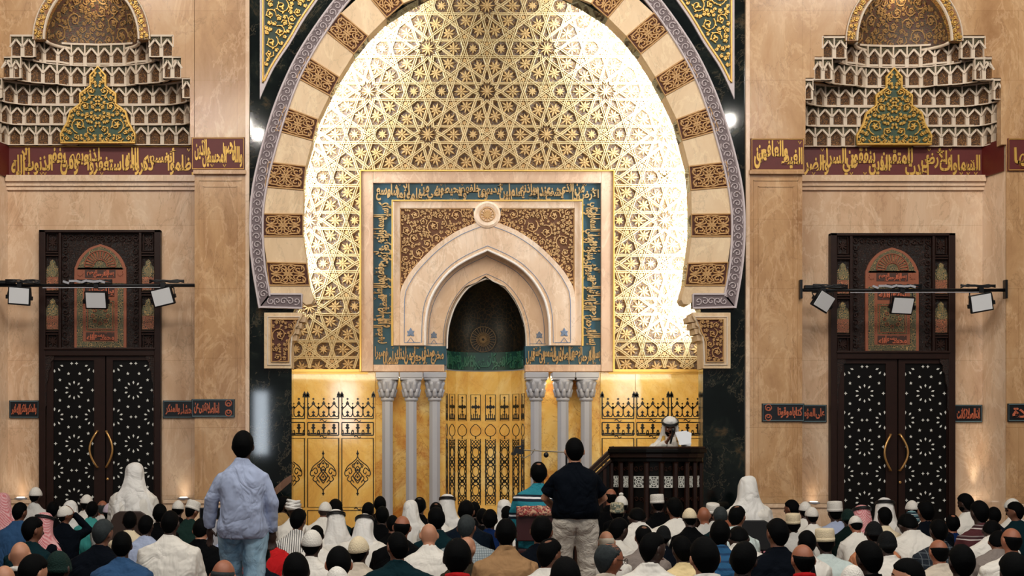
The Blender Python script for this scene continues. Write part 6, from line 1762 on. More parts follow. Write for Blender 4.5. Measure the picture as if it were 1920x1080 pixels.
# (x px, top px, head width px, hat, hair, hair colour, skin, clothing, options, label) - read off the photograph row by row
W_ = 'worshippers kneeling in rows'
CROWD = [
 (5,925,28,'RG','','b','m','greyb',dict(),'worshipper in red checked headcloth cut by the left picture edge'),
 (64,912,25,'K','full','b','d','lgrey',dict(yaw=20),'worshipper in white cap and pale grey shirt left of the left door'),
 (33,942,27,'','full','b','m','blue',dict(yaw=25,sw=1.1),'dark-haired worshipper in deep blue jacket behind the red headcloth at far left'),
 (97,940,24,'','full','b','d','black',dict(),'black-haired worshipper in black against the left door, behind the raised hand'),
 (80,962,31,'RA','','b','m','navy',dict(yaw=10),'worshipper in red checked headcloth with black cord, left of the raised hand'),
 (131,939,27,'G','','b','m','white',dict(sw=.95),'worshipper wrapped in plain white headcloth right of the raised hand'),
 (160,926,25,'K','full','b','d','white',dict(),'worshipper in round white cap low before the left door'),
 (171,940,23,'','full','b','d','teal2',dict(),'black-haired worshipper in bright turquoise shirt before the left door'),
 (192,937,23,'','bald','g','r','lgrey',dict(),'bald ruddy-headed worshipper just behind the lilac cap'),
 (203,942,25,'K','full','b','d','lgrey',dict(capm='CAPL'),'worshipper in lilac cap and pale shirt before the left door'),
 (229,939,25,'','full','b','d','white',dict(yaw=15),'black-haired worshipper in white directly before the chair of the white-cloaked man'),
 (243,958,28,'','full','b','d','cream',dict(),'black-haired worshipper in cream shirt behind the man in sky-blue shirt'),
 (272,966,30,'','full','b','d','lblue',dict(yaw=12),'black-haired worshipper in pale blue shirt left of the broad white shirt'),
 (299,945,27,'','full','b','d','black',dict(),'worshipper in black whose hair rises left of the big white shirt'),
 (317,957,36,'','full','b','d','white',dict(sw=1.28,belly=1.15),'broad-backed worshipper in wrinkled white shirt left of the standing man'),
 (332,937,23,'K','full','b','d','black',dict(),'worshipper in small white cap and dark coat below the pier uplight'),
 (354,939,27,'F','full','b','m','green',dict(yaw=35,pitch=18,tilt=-4),'worshipper in white banded cap and grey-green shirt looking down beside the pier'),
 (374,972,34,'','full','b','l','black',dict(pitch=28,lean=.10,sw=1.3),'worshipper in black with bare nape, bowed just left of the standing man'),
 (420,982,28,'','full','b','d','lblue',dict(),'worshipper in pale blue half hidden by the standing man in jeans'),
 (57,970,36,'','full','b','m','teal',dict(yaw=48),'worshipper with thick black hair and dark teal shirt in right profile at far left'),
 (36,1014,42,'','','b','l','black',dict(pitch=16,collar='white'),'bald worshipper in black with white collar at lower left'),
 (53,1040,50,'','full','b','l','navy',dict(yaw=38,collar='white'),'short-haired worshipper with pink ear at the bottom left, left of the green cap'),
 (4,1058,46,'','bald','b','l','black',dict(),'balding worshipper in the very bottom left corner'),
 (106,1031,50,'B','full','b','d','navy',dict(capm='CAPG',yaw=12),'worshipper in dark green knitted cap at bottom left'),
 (186,974,38,'','full','g','m','navy',dict(yaw=22,sw=1.2),'grey-haired worshipper in dark navy jacket with ear showing, left of the sky-blue shirt'),
 (229,997,38,'','full','b','d','blue',dict(sw=1.2),'black-haired worshipper in plain sky-blue shirt at lower left'),
 (413,1047,50,'','bald','g','r','cream',dict(),'worshipper with bald red crown and grey sides at the bottom beside the jeans'),
 (528,930,25,'','full','b','d','tan2',dict(yaw=62,beard=True),'bearded worshipper in ochre shirt looking right, just right of the standing man'),
 (550,933,27,'T','','b','d','white',dict(),'worshipper in coiled white turban in front of the left onyx panels'),
 (556,954,31,'','full','b','m','stripev',dict(yaw=22),'worshipper in white shirt with black pinstripes'),
 (604,940,27,'K','full','n','m','white',dict(pitch=30,tilt=26,yaw=12,lean=.12),'worshipper in white with tipped white cap bowing left of the dark-haired man'),
 (628,936,29,'','full','b','d','teal',dict(yaw=10),'dark-haired worshipper in teal before the second onyx medallion'),
 (632,956,32,'GA','','b','m','white',dict(sw=1.1),'worshipper in white headcloth and black cord, squarely from behind'),
 (679,965,32,'GA','','b','m','white',dict(yaw=-15,roll=10,pitch=16,sw=1.35,lean=.12),'worshipper in white headcloth and black cord leaning to the left with wide white back'),
 (690,942,24,'','full','b','d','black',dict(yaw=20),'black-haired worshipper in black left of the outermost left column'),
 (711,930,24,'','full','b','d','black',dict(),'taller black-haired worshipper in black at the foot of the outermost left column'),
 (716,949,27,'','full','b','d','black',dict(),'black-haired worshipper in black one row nearer, under the outermost left column'),
 (498,975,34,'','full','b','d','red',dict(sw=1.25),'worshipper in bright red shirt half behind the standing man'),
 (487,1012,40,'','full','b','d','navy2',dict(sw=1.1),'worshipper in dark slate shirt low behind the jeans of the standing man'),
 (582,991,43,'K','full','b','d','white',dict(yaw=8,tilt=14),'worshipper in tall white cap and white robe below the pinstriped shirt'),
 (593,985,26,'','full','b','d','white',dict(),'worshipper whose black hair peeks over the tall white cap'),
 (557,1037,50,'','full','b','d','white',dict(),'black-haired worshipper in white at the bottom, right of the red shirt'),
 (636,1024,50,'','full','b','r','white',dict(),'large black-haired worshipper with reddish ears, at the bottom below the white headcloths'),
 (636,1060,48,'K','full','b','d','white',dict(),'white cap of a worshipper cut by the bottom edge under the reddish-eared man'),
 (672,1003,43,'K','full','b','d','beige',dict(capm='CAPC',yaw=18,tilt=12),'worshipper in cream cap and beige shirt right of the reddish-eared man'),
 (786,932,25,'','spot','b','d','black',dict(),'balding worshipper in black suit at the foot of the middle left column'),
 (770,938,22,'G','','b','m','white',dict(),'white headcloth half hidden behind the balding man in black suit'),
 (838,927,28,'GA','','b','m','white',dict(sw=.95),'tall worshipper in white headcloth right by the niche edge'),
 (819,942,22,'','spot','b','m','white',dict(),'small balding worshipper left of the tall white headcloth'),
 (819,951,33,'','full','b','d','teal',dict(),'round black-haired worshipper in dark teal below the tall white headcloth'),
 (751,965,35,'','bald','b','r','black',dict(sw=1.2),'worshipper with large ruddy bald crown and black shirt'),
 (805,980,36,'','','b','l','white',dict(pitch=24,sw=1.15,lean=.09),'shaven pink-headed worshipper in crisp white shirt'),
 (747,997,42,'','full','b','m','teal',dict(yaw=-22,sw=1.35),'broad worshipper in dark petrol shirt with ear to the left'),
 (736,966,20,'','full','b','m','black',dict(),'small dark head just left of the ruddy bald crown'),
 (874,938,32,'','full','b','m','navy2',dict(yaw=15,sw=1.2),'worshipper with thinning dark hair and dark suit before the niche'),
 (875,965,36,'','full','g','m','plaidg',dict(yaw=20,sw=1.45,lean=.12),'grey-haired worshipper in grey checked shirt'),
 (890,941,22,'','full','b','d','black',dict(),'black-haired worshipper low in the middle of the niche'),
 (917,955,29,'','full','b','d','royal',dict(yaw=8),'black-haired worshipper in royal blue under the niche'),
 (905,953,20,'','full','b','d','black',dict(),'small dark head between the niche and the royal blue shirt'),
 (873,1004,36,'','','b','l','olive',dict(yaw=30),'worshipper with pale bald head peeking right of the large black hair'),
 (857,1011,53,'','full','b','d','olive',dict(collar='red',sw=1.1),'large black-haired worshipper in olive jacket with red collar at the bottom'),
 (948,937,26,'G','','b','m','white',dict(),'white headcloth below the left sleeve of the striped polo man'),
 (953,949,19,'','full','b','d','white',dict(yaw=-10),'small dark-haired worshipper before the white headcloth near the striped polo'),
 (948,972,41,'','full','b','d','tan',dict(sw=1.15,lean=.1),'black-haired worshipper in tan shirt left of the chair'),
 (1013,967,42,'','full','b','m','navy',dict(yaw=15,sw=1.2),'black-haired worshipper in navy under the draped chair'),
 (1023,1010,43,'','spot','b','m','white',dict(yaw=45,sw=1.2),'balding dark-haired worshipper in white, right profile, left of the beige trousers'),
 (1060,1044,60,'','full','b','d','black',dict(),'very large black head at the bottom below the standing man in navy'),
 (1136,1015,49,'','recede','g','r','beige',dict(yaw=68,eyes=True,glasses=True,beard=False),'elderly worshipper with glasses and beige shirt looking right'),
 (1138,994,33,'','bald','w','l','white',dict(),'white-haired worshipper with pale bald crown behind the man with glasses'),
 (1144,913,22,'','bald','b','r','black',dict(),'worshipper with orange bald crown and black coat at the pulpit stair'),
 (1165,927,24,'P','full','b','d','black',dict(),'worshipper in round white knitted cap before the pulpit stair'),
 (1158,942,28,'F','full','b','d','black',dict(capm='CAPP'),'worshipper in embroidered pale cap and black before the pulpit'),
 (1154,970,36,'','full','b','d','white',dict(yaw=50,pitch=16),'black-haired worshipper in white turned right, right of the beige trousers'),
 (1236,926,27,'F','full','b','d','black',dict(yaw=-12),'worshipper in white flat cap and black in front of the pulpit'),
 (1268,933,31,'','full','b','m','white',dict(sw=1.35,yaw=-12),'black-haired worshipper with broad white shirt in front of the pulpit'),
 (1295,951,26,'K','full','b','d','black',dict(capm='CAPC'),'worshipper in cream cap and black shirt right of the broad white shirt'),
 (1195,960,38,'','full','b','d','white',dict(bow=True,sw=1.2,lean=.30,pitch=62),'worshipper in white bowing low left of the broad white shirt'),
 (1322,949,17,'','','b','r','lgrey',dict(),'small bald orange head by the right end of the pulpit'),
 (1339,943,25,'F','full','b','d','lgrey',dict(tilt=20,yaw=-15),'worshipper in tipped white cap right of the pulpit'),
 (1350,950,28,'','full','g','m','teal',dict(),'grey-haired worshipper in dark shirt right of the pulpit'),
 (1379,947,33,'','spot','b','m','cyan',dict(yaw=35,pitch=16),'balding worshipper in pale aqua shirt just below the white-robed man on the right chair'),
 (1207,985,34,'','spot','b','m','greyb',dict(sw=1.1),'worshipper with balding dark hair and grey shirt behind the white-shirted profile'),
 (1218,998,46,'','full','b','d','white',dict(yaw=58,sw=1.3,eyes=True),'black-haired worshipper in white shirt showing right cheek'),
 (1244,984,31,'B','full','b','d','navy',dict(sw=1.2),'worshipper in dark knitted cap and navy jacket'),
 (1283,1005,39,'','full','b','d','yellow',dict(yaw=-15,sw=1.1),'black-haired worshipper in pale yellow shirt'),
 (1325,1007,57,'','full','b','l','black',dict(collar='white',yaw=-8),'very large black-haired head with white collar right of the yellow shirt'),
 (1351,975,38,'','full','b','d','bstripe',dict(yaw=12),'black-haired worshipper in blue striped shirt'),
 (1368,974,26,'K','','b','m','greyb',dict(capm='brown',pitch=24,lean=.1,sw=1.2),'bowing worshipper with russet cap and grey jacket'),
 (1390,1016,50,'','full','b','d','black',dict(yaw=25,sw=1.2),'black-haired worshipper in black left of the man with red lanyard'),
 (1388,1004,40,'','full','b','d','white',dict(bow=True,lean=.3,pitch=62,sw=1.1),'white-robed worshipper bowing behind the black-haired man at right centre'),
 (1418,958,26,'','full','b','d','pink',dict(),'black-haired worshipper in pink shirt'),
 (1487,937,26,'','full','b','m','dgreen',dict(yaw=-40),'worshipper with black hair and dark green coat, looking left, below the right pier'),
 (1510,939,24,'K','full','b','d','white',dict(),'worshipper in grey-white knitted cap below the right pier'),
 (1524,949,25,'K','full','b','d','white',dict(yaw=-10,sw=1.1),'worshipper in white cap and white shirt left of the right door'),
 (1489,962,29,'F','full','b','d','lgrey',dict(capm='CAPC'),'worshipper in flat cream cap and pale shirt'),
 (1459,973,41,'','full','b','m','navy',dict(yaw=-18,sw=1.25),'large dark-haired worshipper in navy jacket right of the pink shirt'),
 (1568,939,30,'F','full','b','d','lblue',dict(sw=1.2),'worshipper in tall white cap and light blue shirt before the right door'),
 (1513,995,34,'','full','b','d','white',dict(),'black-haired worshipper in white between the two cream caps'),
 (1550,990,38,'F','full','b','d','cyan',dict(capm='CAPC',sw=1.2),'worshipper in rounded cream cap and pale grey-green shirt'),
 (1507,1018,46,'','bald','b','r','black',dict(yaw=-10,collar='red',sw=1.25),'worshipper with ruddy bald crown and red lanyard over black'),
 (1592,953,23,'B','full','b','d','dgreen',dict(capm='CAPG'),'worshipper in dark green cap low before the right door'),
 (1617,947,30,'RA','','b','m','greyb',dict(),'worshipper in red checked headcloth with black cord before the right door'),
 (1608,966,22,'K','full','b','r','white',dict(pitch=30,lean=.1),'worshipper in white cap bowing below the red checked headcloth'),
 (1640,976,35,'B','full','b','d','otan',dict(sw=1.15),'worshipper in black knitted cap and orange-brown shirt'),
 (1658,934,32,'GA','','b','m','white',dict(),'worshipper in white headcloth and black cord before the right door'),
 (1659,951,27,'','full','b','d','cream',dict(),'black-haired worshipper in cream before the white headcloth at the right door'),
 (1667,994,38,'B','full','b','d','white',dict(sw=1.2),'worshipper in dark knitted cap and white shirt below the cream shirt'),
 (1636,1015,48,'','full','b','d','black',dict(yaw=-14),'black-haired worshipper in black at the lower right, below the orange-brown shirt'),
 (1713,956,28,'B','full','b','d','white',dict(capm='CAPS',yaw=-20),'worshipper in striped teal and white knitted cap'),
 (1712,937,20,'K','full','b','d','white',dict(),'small white cap just above the striped knitted cap'),
 (1738,938,31,'','full','b','m','navy',dict(yaw=-12,sw=1.2),'tall dark-haired worshipper in navy before the right half of the right door'),
 (1712,980,36,'','full','b','d','white',dict(bow=True,lean=.26,pitch=58,sw=1.15),'worshipper in white shirt bowing low in front of the tall navy man'),
 (1712,1046,52,'','full','b','l','black',dict(yaw=-66,eyes=True),'short-haired worshipper with pale face in left profile at the bottom'),
 (1598,1057,30,'K','full','b','d','white',dict(),'white knitted cap cut by the bottom edge left of the black-shirted man'),
 (1817,925,27,'','full','b','d','white',dict(yaw=-30,beard=True),'bearded worshipper in white beneath the narrow uplight beam'),
 (1841,939,33,'','full','b','d','maroon',dict(yaw=-12,sw=1.1),'worshipper in maroon striped shirt'),
 (1866,951,23,'','full','b','d','navy2',dict(sw=1.1),'black-haired worshipper in dark slate right of the maroon stripes'),
 (1903,933,28,'K','full','b','d','white',dict(yaw=-30),'worshipper in white cap near the right edge, behind the teal shirt'),
 (1909,941,27,'','full','b','m','teal',dict(yaw=-48),'dark-haired worshipper in grey-teal shirt looking left at the right edge'),
 (1786,964,27,'','spot','b','r','royal',dict(),'balding worshipper in royal blue at the right'),
 (1763,973,34,'','full','b','d','plaidd',dict(sw=1.2,yaw=-8),'black-haired worshipper in dark windowpane plaid shirt'),
 (1764,1010,38,'','bald','b','r','beige',dict(sw=1.1,pitch=14),'worshipper with orange bald crown and black fringe in beige jacket'),
 (1805,1022,48,'','full','b','d','black',dict(),'large black-haired worshipper in black right of the beige jacket'),
 (1858,992,34,'','full','b','d','white',dict(bow=True,lean=.26,pitch=55,sw=1.15,yaw=25),'worshipper in white bowing beneath the maroon stripes'),
 (1868,1016,34,'','full','b','m','greyb',dict(bow=True,lean=.2,pitch=45,sw=1.1,yaw=25),'worshipper in grey bowing left of the orange bald crown at the right edge'),
 (1899,988,38,'','bald','b','r','white',dict(yaw=-10,sw=1.3),'worshipper with orange bald crown and white shirt at the right edge'),
 (1907,1037,54,'','full','b','d','black',dict(),'large black head in the bottom right corner'),
 (121,1052,40,'','full','b','d','navy2',dict(sw=1.2,_skip=True),'x'),
 (119,947,27,'K','full','b','m','navy',dict(raise_=True,yaw=55,eyes=False,tilt=16,sw=1.1),'worshipper in white cap and navy jacket raising the right hand to the cap'),
]
# standing men, chairs and the screen: fixed, the rows settle round them (x px, rank y, px per metre, radius)
FIXED = [(455, 1032, 232, .26), (1078, 1005, 204, .26), (250, 945, 160, .42), (1405, 945, 165, .40), (1011, 945, 182, .42), (404, 955, 171, .25)]
CAPK = {'CAPL': CAPL, 'CAPC': CAPC, 'CAPG': CAPG, 'CAPP': CAPP, 'CAPS': CAPS, 'brown': knit('cap_russet', (126,72,50))}
def place():
    rows = []
    for e in CROWD:
        cx, top, wd, hat, hair, hc, sk, cl, op, lb = e
        if op.get('_skip'): continue
        op = dict(op)
        s = wd/(.176 if not hat else .192)
        h = 1.5-(top-VPY)/s
        lo, hi = (.74, .98) if not op.get('bow') else (.50, .72)
        h2 = max(lo, min(hi, h))
        if h2 != h: s = (top-VPY)/(1.5-h2)
        s = max(148, s); h2 = 1.5-(top-VPY)/s
        h2 = max(.70 if not op.get('bow') else .45, min(1.02, h2))
        kk = max(.90, min(1.14, wd/((.176 if not hat else .192)*s)))
        rows.append([cx, top, FPX/s, h2, kk, e, op])
    for px, py, s_, r_ in FIXED: rows.append([px, py, FPX/s_, r_, 0, None, None])
    # settle the rows: push people apart along their own line of sight until shoulders no longer meet
    for it in range(60):
        for i in range(len(rows)):
            for j in range(i+1, len(rows)):
                a, b = rows[i], rows[j]
                xa, xb = (a[0]-VPX)*a[2]/FPX, (b[0]-VPX)*b[2]/FPX
                dx, dy = abs(xa-xb), a[2]-b[2]
                if a[5] is None and b[5] is None: continue
                rad = .52 if a[5] and b[5] else .26+(a[3] if a[5] is None else b[3])
                need = rad*math.sqrt(max(0, 1-(dx/rad)**2)) if dx < rad else 0
                if need and abs(dy) < need:
                    # the one whose crown is lower in the picture is nearer
                    sg = 1 if (a[1] < b[1]) else -1
                    mv = (need-abs(dy))*.22 if (dy*sg >= 0) else (need+abs(dy))*.22
                    if a[5] is None: b[2] -= sg*mv
                    elif b[5] is None: a[2] += sg*mv
                    else: a[2] += sg*mv*.5; b[2] -= sg*mv*.5
        for r in rows:
            if r[5] is None: continue
            r[2] = min(r[2], 17.35 if not (1090 < r[0] < 1345) else 16.35); r[2] = max(r[2], 6.8)
    return [r for r in rows if r[5] is not None]
ROWS = place()
for cx, top, d, h, kk, e, op in ROWS:
    _, _, wd, hat, hair, hc, sk, cl, _, lb = e
    s = FPX/d; hh = 1.5-(top-VPY)/s
    if op.get('bow'): hh = max(.42, min(.80, hh))
    else: hh = max(.66, min(1.06, hh))
    kk = max(.88, min(1.16, wd/((.176 if not hat else .192)*s)))
    p = at(cx, 0, d); rg = random.Random(int(cx*13+top))
    o = {q: v for q, v in op.items() if q not in ('glasses', 'raise_', 'capm')}
    if 'capm' in op: o['capm'] = CAPK[op['capm']]
    if 'lean' not in o: o['lean'] = .05+rg.uniform(-.01, .03)
    if 'pitch' not in o: o['pitch'] = rg.uniform(3, 12)
    if 'yaw' not in o: o['yaw'] = rg.uniform(-6, 6)
    if 'roll' not in o: o['roll'] = rg.uniform(-4, 4)
    vox = max(.0075, min(.013, 2.0/s))
    ly = o['lean']
    if op.get('raise_'): o['arms'] = {1: ((.30, .12, hh-.30), (.10, .16, hh-.10), (-.5, .0, .8))}
    root, MH, N, J = person((p.x, d-ly, 0), R(rg.uniform(-4, 4)), kk, hh, hat, hair, hc, sk, cl, lb, vox=vox, rng=rg, group=W_, **o)
    if op.get('glasses'):
        g = MB()
        for q in (-1, 1): g.tube([MH @ Vector((q*.034+.021*math.cos(t), .112, .0+.018*math.sin(t))) for t in [2*PI*i/14 for i in range(15)]], .0022, 6)
        for q in (-1, 1): g.tube([MH @ Vector((q*.056, .108, .004)), MH @ Vector((q*.084, .0, .006))], .0022, 6)
        g.tube([MH @ Vector((-.013, .114, .004)), MH @ Vector((.013, .114, .004))], .0022, 6)
        g.build('glasses', BLACK_METAL, root)
# ---------------------------------------------------------------- standing men
def jeans():
    t = NT('pale_denim'); v = t.tc('Object'); c = t.ramp(t.noise(t.tc('Object', scale=(1, 1, .35)), 4, 4, .6, .5), [(.35, srgb(92,130,158)), (.65, srgb(160,190,208))]); t.bump(t.noise(t.tc('Object', scale=(1, 1, .6)), 7, 4, .6, 1.2), .5, .05); return t.out(c, .85)
def chinos():
    t = NT('beige_cotton'); v = t.tc('Object', scale=(.7, 1, 1.2)); c = t.mix(t.noise(v, 3, 4), srgb(178,170,158), srgb(204,196,184)); t.bump(t.noise(v, 5, 5, .55, 2.2), .6, .08); return t.out(c, .85)
def standing(cx, top, s, label, top_c, pants_m, arms, feet, hem_z, shirt_out, skin='d', sw=1.0, yaw=0, pitch=4, rz=0, short=False, k=1.0, hc='b', belly=1.0, belt=False, pel_x=0.0):
    d = FPX/s; h = 1.5-(top-VPY)/s; p = at(cx, 0, d)
    hipz = h*.515
    legs = {q: (Vector((q*.095*k+pel_x, 0, hipz-.03)), Vector((q*.10*k+feet[q][0]*.5, feet[q][1]*.5+.02, h*.275)), Vector((q*.09*k+feet[q][0], feet[q][1], .085))) for q in (-1, 1)}
    vox = .0085
    root, MH, N, J = person((p.x, d, 0), R(rz), k, h, '', 'full', hc, skin, top_c, label, yaw=yaw, pitch=pitch, lean=.0, seat='stand', vox=vox, sw=sw, arms=arms(h), legs=legs, short=short, group='men standing among the rows', pel=(pel_x, 0, hem_z), belly=belly)
    g = MB()
    for q in (-1, 1):
        H_, K_, A_ = legs[q]
        g.tube([H_+Vector((-q*.005, -.015, .07)), H_, H_.lerp(K_, .35), H_.lerp(K_, .75), K_, K_.lerp(A_, .5), A_+Vector((0, 0, -.03))], [.10*k, .112*k, .102*k, .088*k, .082*k, .076*k, .076*k], 14)
        g.ball(Vector((q*.075*k+pel_x, -.055*k, hipz+.00)), .095*k, .085*k, .12*k, 14, 10)
    wz = h*.60
    rg = []
    for z, a, b in ((wz, .158, .118), (wz-.06, .168, .125), (hipz+.03, .182, .135), (hipz-.04, .186, .125)):
        rg.append([Vector((pel_x+a*k*math.cos(t), b*k*math.sin(t), z)) for t in [2*PI*i/20 for i in range(20)]])
    g.rings(rg)
    folds(remesh(g.build('trousers', pants_m, root, recalc=False), .010, 4), .018)
    for q in (-1, 1):
        A_ = legs[q][2]; f = MB(); f.rings([[A_+Vector((w_*math.cos(t), y_+.0, -.085+hh*(.5+.5*math.sin(t)))) for t in [2*PI*i/12 for i in range(12)]] for y_, w_, hh in ((-.09, .02, .05), (-.07, .04, .08), (0, .045, .10), (.09, .05, .07), (.16, .045, .05), (.19, .02, .03))])
        f.build('sock', cloth((40,42,48)), root, smooth=True)
    if belt:
        f = MB(); f.rings([[Vector((pel_x+a*k*math.cos(t), b*k*math.sin(t), z)) for t in [2*PI*i/28 for i in range(28)]] for z, a, b in ((wz-.032, .166, .126), (wz-.030, .170, .130), (wz+.004, .168, .128), (wz+.006, .162, .122))]); f.build('belt', BLACK_PLASTIC, root, smooth=True, recalc=False)
        for a in (-115, -78, -60, -100):
            t = R(a); f = MB(); c = Vector((pel_x+.171*k*math.cos(t), .131*k*math.sin(t), wz-.013)); f.cbox(c, .012, .012, .052, Matrix.Rotation(t+PI/2, 3, 'Z')); f.build('belt_loop', pants_m, root)
    return root, MH, N, J
# man in pale blue shirt, walking away, left arm held out
standing(455, 808, 232, 'person in pale blue shirt and faded jeans walking among the rows, seen from behind', 'lshirt' if False else 'lblue', jeans(),
         lambda h: {-1: ((-.250, .0, h-.56), (-.275, .06, h-.79), (.1, .1, -1)), 1: ((.235, -.02, h-.58), (.235, .05, h-.82), (-.05, .2, -1))},
         {-1: (.02, .16), 1: (-.02, -.14)}, .80, True, 'd', .86, yaw=4, pitch=3, k=1.0, rz=2)
MATS.get('cloth_170_188_206')
# man in navy polo and beige trousers
standing(1078, 820, 204, 'person in navy polo shirt and beige trousers standing right of the draped chair', 'navy', chinos(),
         lambda h: {-1: ((-.275, .05, h-.56), (-.16, .22, h-.66), (.6, .6, -.2)), 1: ((.275, .05, h-.56), (.16, .22, h-.66), (-.6, .6, -.2))},
         {-1: (-.02, 0), 1: (.02, 0)}, .88, False, 'l', .95, yaw=-3, pitch=6, k=1.03, belt=True, short=True)
# ---------------------------------------------------------------- chair sitters
def chair(loc, label, kind, seat_z, w=.44, backtop=.80):
    t = empty('chair', loc); WORLD[t] = Vector((0, 0, 0)); tag(t, label, 'chair')
    fm = BLACK_METAL; bm = {'black': BLACK_PLASTIC, 'brown': plain('brown_leather', srgb(52,36,28), .45), 'maroon': plain('maroon_vinyl', srgb(56,22,26), .4)}[kind]
    m = MB(); m.box(-w/2, w/2, -.02, .40, seat_z-.05, seat_z); bevel(m.build('seat', bm, t), .015, 3)
    m = MB(); n = 12; A = []; B = []
    z0 = backtop-.34
    pts = [(-w/2, z0)]+[(-w/2*math.cos(PI/2*i/6) if i else -w/2, z0) for i in ()]+[(-w/2, backtop-.12), (-w/2+.03, backtop-.04), (-w/2+.10, backtop), (w/2-.10, backtop), (w/2-.03, backtop-.04), (w/2, backtop-.12), (w/2, z0)]
    m.prism(pts, -.07, -.035); bevel(m.build('backrest', bm, t), .012, 3)
    for sx in (-1, 1):
        for nm, path in (('leg', [(sx*(w/2-.01), -.05, backtop-.1), (sx*(w/2-.01), -.02, seat_z-.02), (sx*(w/2+.01), -.10, 0)]), ('leg', [(sx*(w/2-.01), .38, seat_z-.03), (sx*(w/2+.01), .42, 0)])):
            m = MB(); m.tube(path, .012, 8); m.build(nm, fm, t)
    m = MB(); m.tube([(-w/2, -.06, .18), (w/2, -.06, .18)], .009, 6); m.build('stretcher', fm, t)
    return t
def sitter(cx, top, s, label, top_c, hat, chair_label, kind, seat_z, **o):
    d = FPX/s; h = 1.5-(top-VPY)/s; p = at(cx, 0, d)
    if chair_label: chair((p.x, d-.14, 0), chair_label, kind, seat_z, o.pop('cw', .44), o.pop('bt', .80))
    return person((p.x, d, 0), 0, o.pop('k', 1.0), h, hat, o.pop('hair', 'full'), 'b', o.pop('skin', 'm'), top_c, label, seat='chair', vox=.0105, lean=.04, pel=(0, .02, seat_z), group='worshippers seated on chairs', **o), d, p, h
sitter(250, 868, 160, 'person in white headcloth and white robe seated on a chair before the left door', 'white', 'G', 'brown-backed chair under the white-cloaked person before the left door', 'brown', .46, sw=1.12, k=1.08, bt=.80)
sitter(1405, 893, 165, 'person in white headcloth and white robe seated on the black chair by the right pier', 'white', 'G', 'black chair with open curved back under the white-robed person by the right pier', 'black', .42, sw=1.1, k=1.05, bt=.72)
(rt, d_, p_, h_) = sitter(1011, 866, 182, 'person in teal, navy and white striped polo seated on the draped chair', 'polo', '', 'maroon chair with prayer rug over its back, left of the standing man in navy', 'maroon', .50, hair='spot', skin='m', sw=1.2, cw=.50, bt=.92)
# prayer rug draped over the chair back
def rugmat():
    t = NT('prayer_rug'); v = t.tc('Object'); d = t.vor(v, 52); e = t.vor(v, 60, 'F1', 'Color'); sx = t.n('ShaderNodeSeparateColor'); t.l(e, sx.inputs[0])
    c = t.ramp(sx.outputs[0], [(0, srgb(140,36,44)), (.4, srgb(176,120,98)), (.6, srgb(84,34,40)), (.85, srgb(196,160,130))], 'CONSTANT'); c = t.mix(t.ramp(d, [(0, 1.0), (.04, 0.0)]), c, srgb(206,176,150)); t.bump(t.noise(v, 200, 2), .4, .008); return t.out(c, .95)
rug = empty('prayer_rug', (p_.x+.02, d_-.16, 0)); WORLD[rug] = Vector((0, 0, 0)); tag(rug, 'small red patterned prayer rug folded over the back of the maroon chair', 'rug')
m = MB(); n = 12; rows = []
for (y, z) in ((-.085, .835), (-.08, .87), (-.075, .915), (-.05, .937), (-.02, .935), (-.005, .91), (.0, .80)):
    rows.append([Vector((-.27+.56*i/n, y-.006*math.sin(i*1.7), z+.012*(i/n)-.004*math.sin(i*2.3))) for i in range(n+1)])
q = n+1; m.add([p for r_ in rows for p in r_], [(j*q+i, j*q+i+1, (j+1)*q+i+1, (j+1)*q+i) for j in range(len(rows)-1) for i in range(n)])
o = m.build('cloth', rugmat(), rug, smooth=True); sd = o.modifiers.new('t', 'SOLIDIFY'); sd.thickness = .008
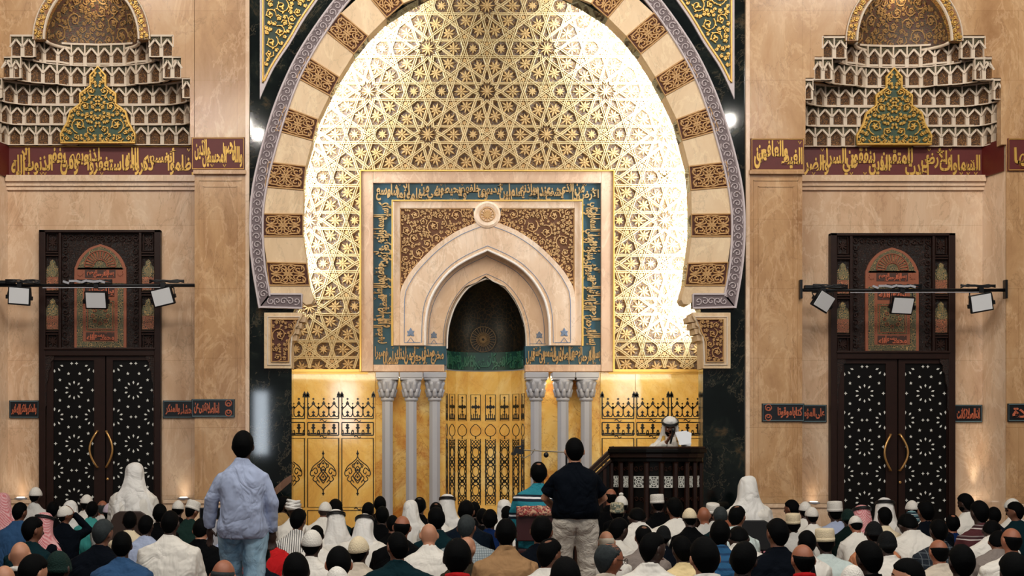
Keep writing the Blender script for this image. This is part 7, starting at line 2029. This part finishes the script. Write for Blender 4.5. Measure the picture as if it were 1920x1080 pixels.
# ---------------------------------------------------------------- preacher in the pulpit
s_ = 148.0; d = FPX/s_; h = 1.5-(782-VPY)/s_; p = at(1256, 0, d); base = .20
H = h-base
root, MH, N, J = person((p.x, d, base), PI, 1.0, H, 'GA', '', 'b', 'm', 'white', 'person in white headcloth, gold-edged cloak and beard reading from papers in the pulpit', yaw=8, pitch=16, lean=.0, seat='stand', vox=.0095, sw=1.1,
    arms={1: ((.26, .06, H-.48), (.08, .22, H-.32), (-.4, .2, .8)), -1: ((-.26, .06, H-.48), (-.12, .24, H-.31), (.2, .7, .1))},
    legs={q: (Vector((q*.10, 0, H*.5)), Vector((q*.10, .03, H*.27)), Vector((q*.10, 0, .085))) for q in (-1, 1)}, pel=(0, 0, .30), group='preacher', beard=True, eyes=True)
m = MB()
for q in (-1, 1):
    m.tube([N+Vector((q*.085, .04, .0)), N+Vector((q*.11, .10, -.08)), N+Vector((q*.12, .15, -.25)), N+Vector((q*.13, .16, -.6))], [.022, .03, .032, .03], 8)
m.build('gold_cloak_edge', GOLD_TRIM, root, smooth=True)
R4 = Matrix.Translation((p.x, d, base)) @ Matrix.Rotation(PI, 4, 'Z')
mic = empty('microphone', R4 @ (J[1][2]+Vector((0, .05, .12)))); tag(mic, 'black hand microphone held to the mouth of the preacher', 'microphone')
m = MB(); a = J[1][2]+Vector((-.03, .075, -.02)); b_ = J[1][2]+Vector((-.06, .09, .13)); m.tube([R4 @ a, R4 @ b_], [.012, .015], 10); m.build('handle', BLACK_METAL, mic)
m = MB(); m.ball(R4 @ (b_+Vector((-.004, 0, .02))), .026, .026, .028); m.build('head', BLACK_PLASTIC, mic, smooth=True)
pap = empty('sheet_of_paper', R4 @ (J[-1][2]+Vector((0, .1, 0)))); tag(pap, 'white papers held open by the preacher above the pulpit rail', 'paper')
m = MB(); c = J[-1][2]+Vector((.0, .12, .035))
for i in range(3):
    MM = Matrix.Rotation(R(-55), 3, 'X') @ Matrix.Rotation(R(10*i-10), 3, 'Z')
    m.cbox(R4 @ (c+Vector((.012*i, .004*i, .004*i))), .15, .20, .0015, Matrix.Rotation(PI, 3, 'Z') @ MM)
m.build('sheets', plain('paper_white', srgb(216,220,226), .7, 0, .03), pap)
bpy.data.objects.remove(_co); bpy.data.curves.remove(_cu)
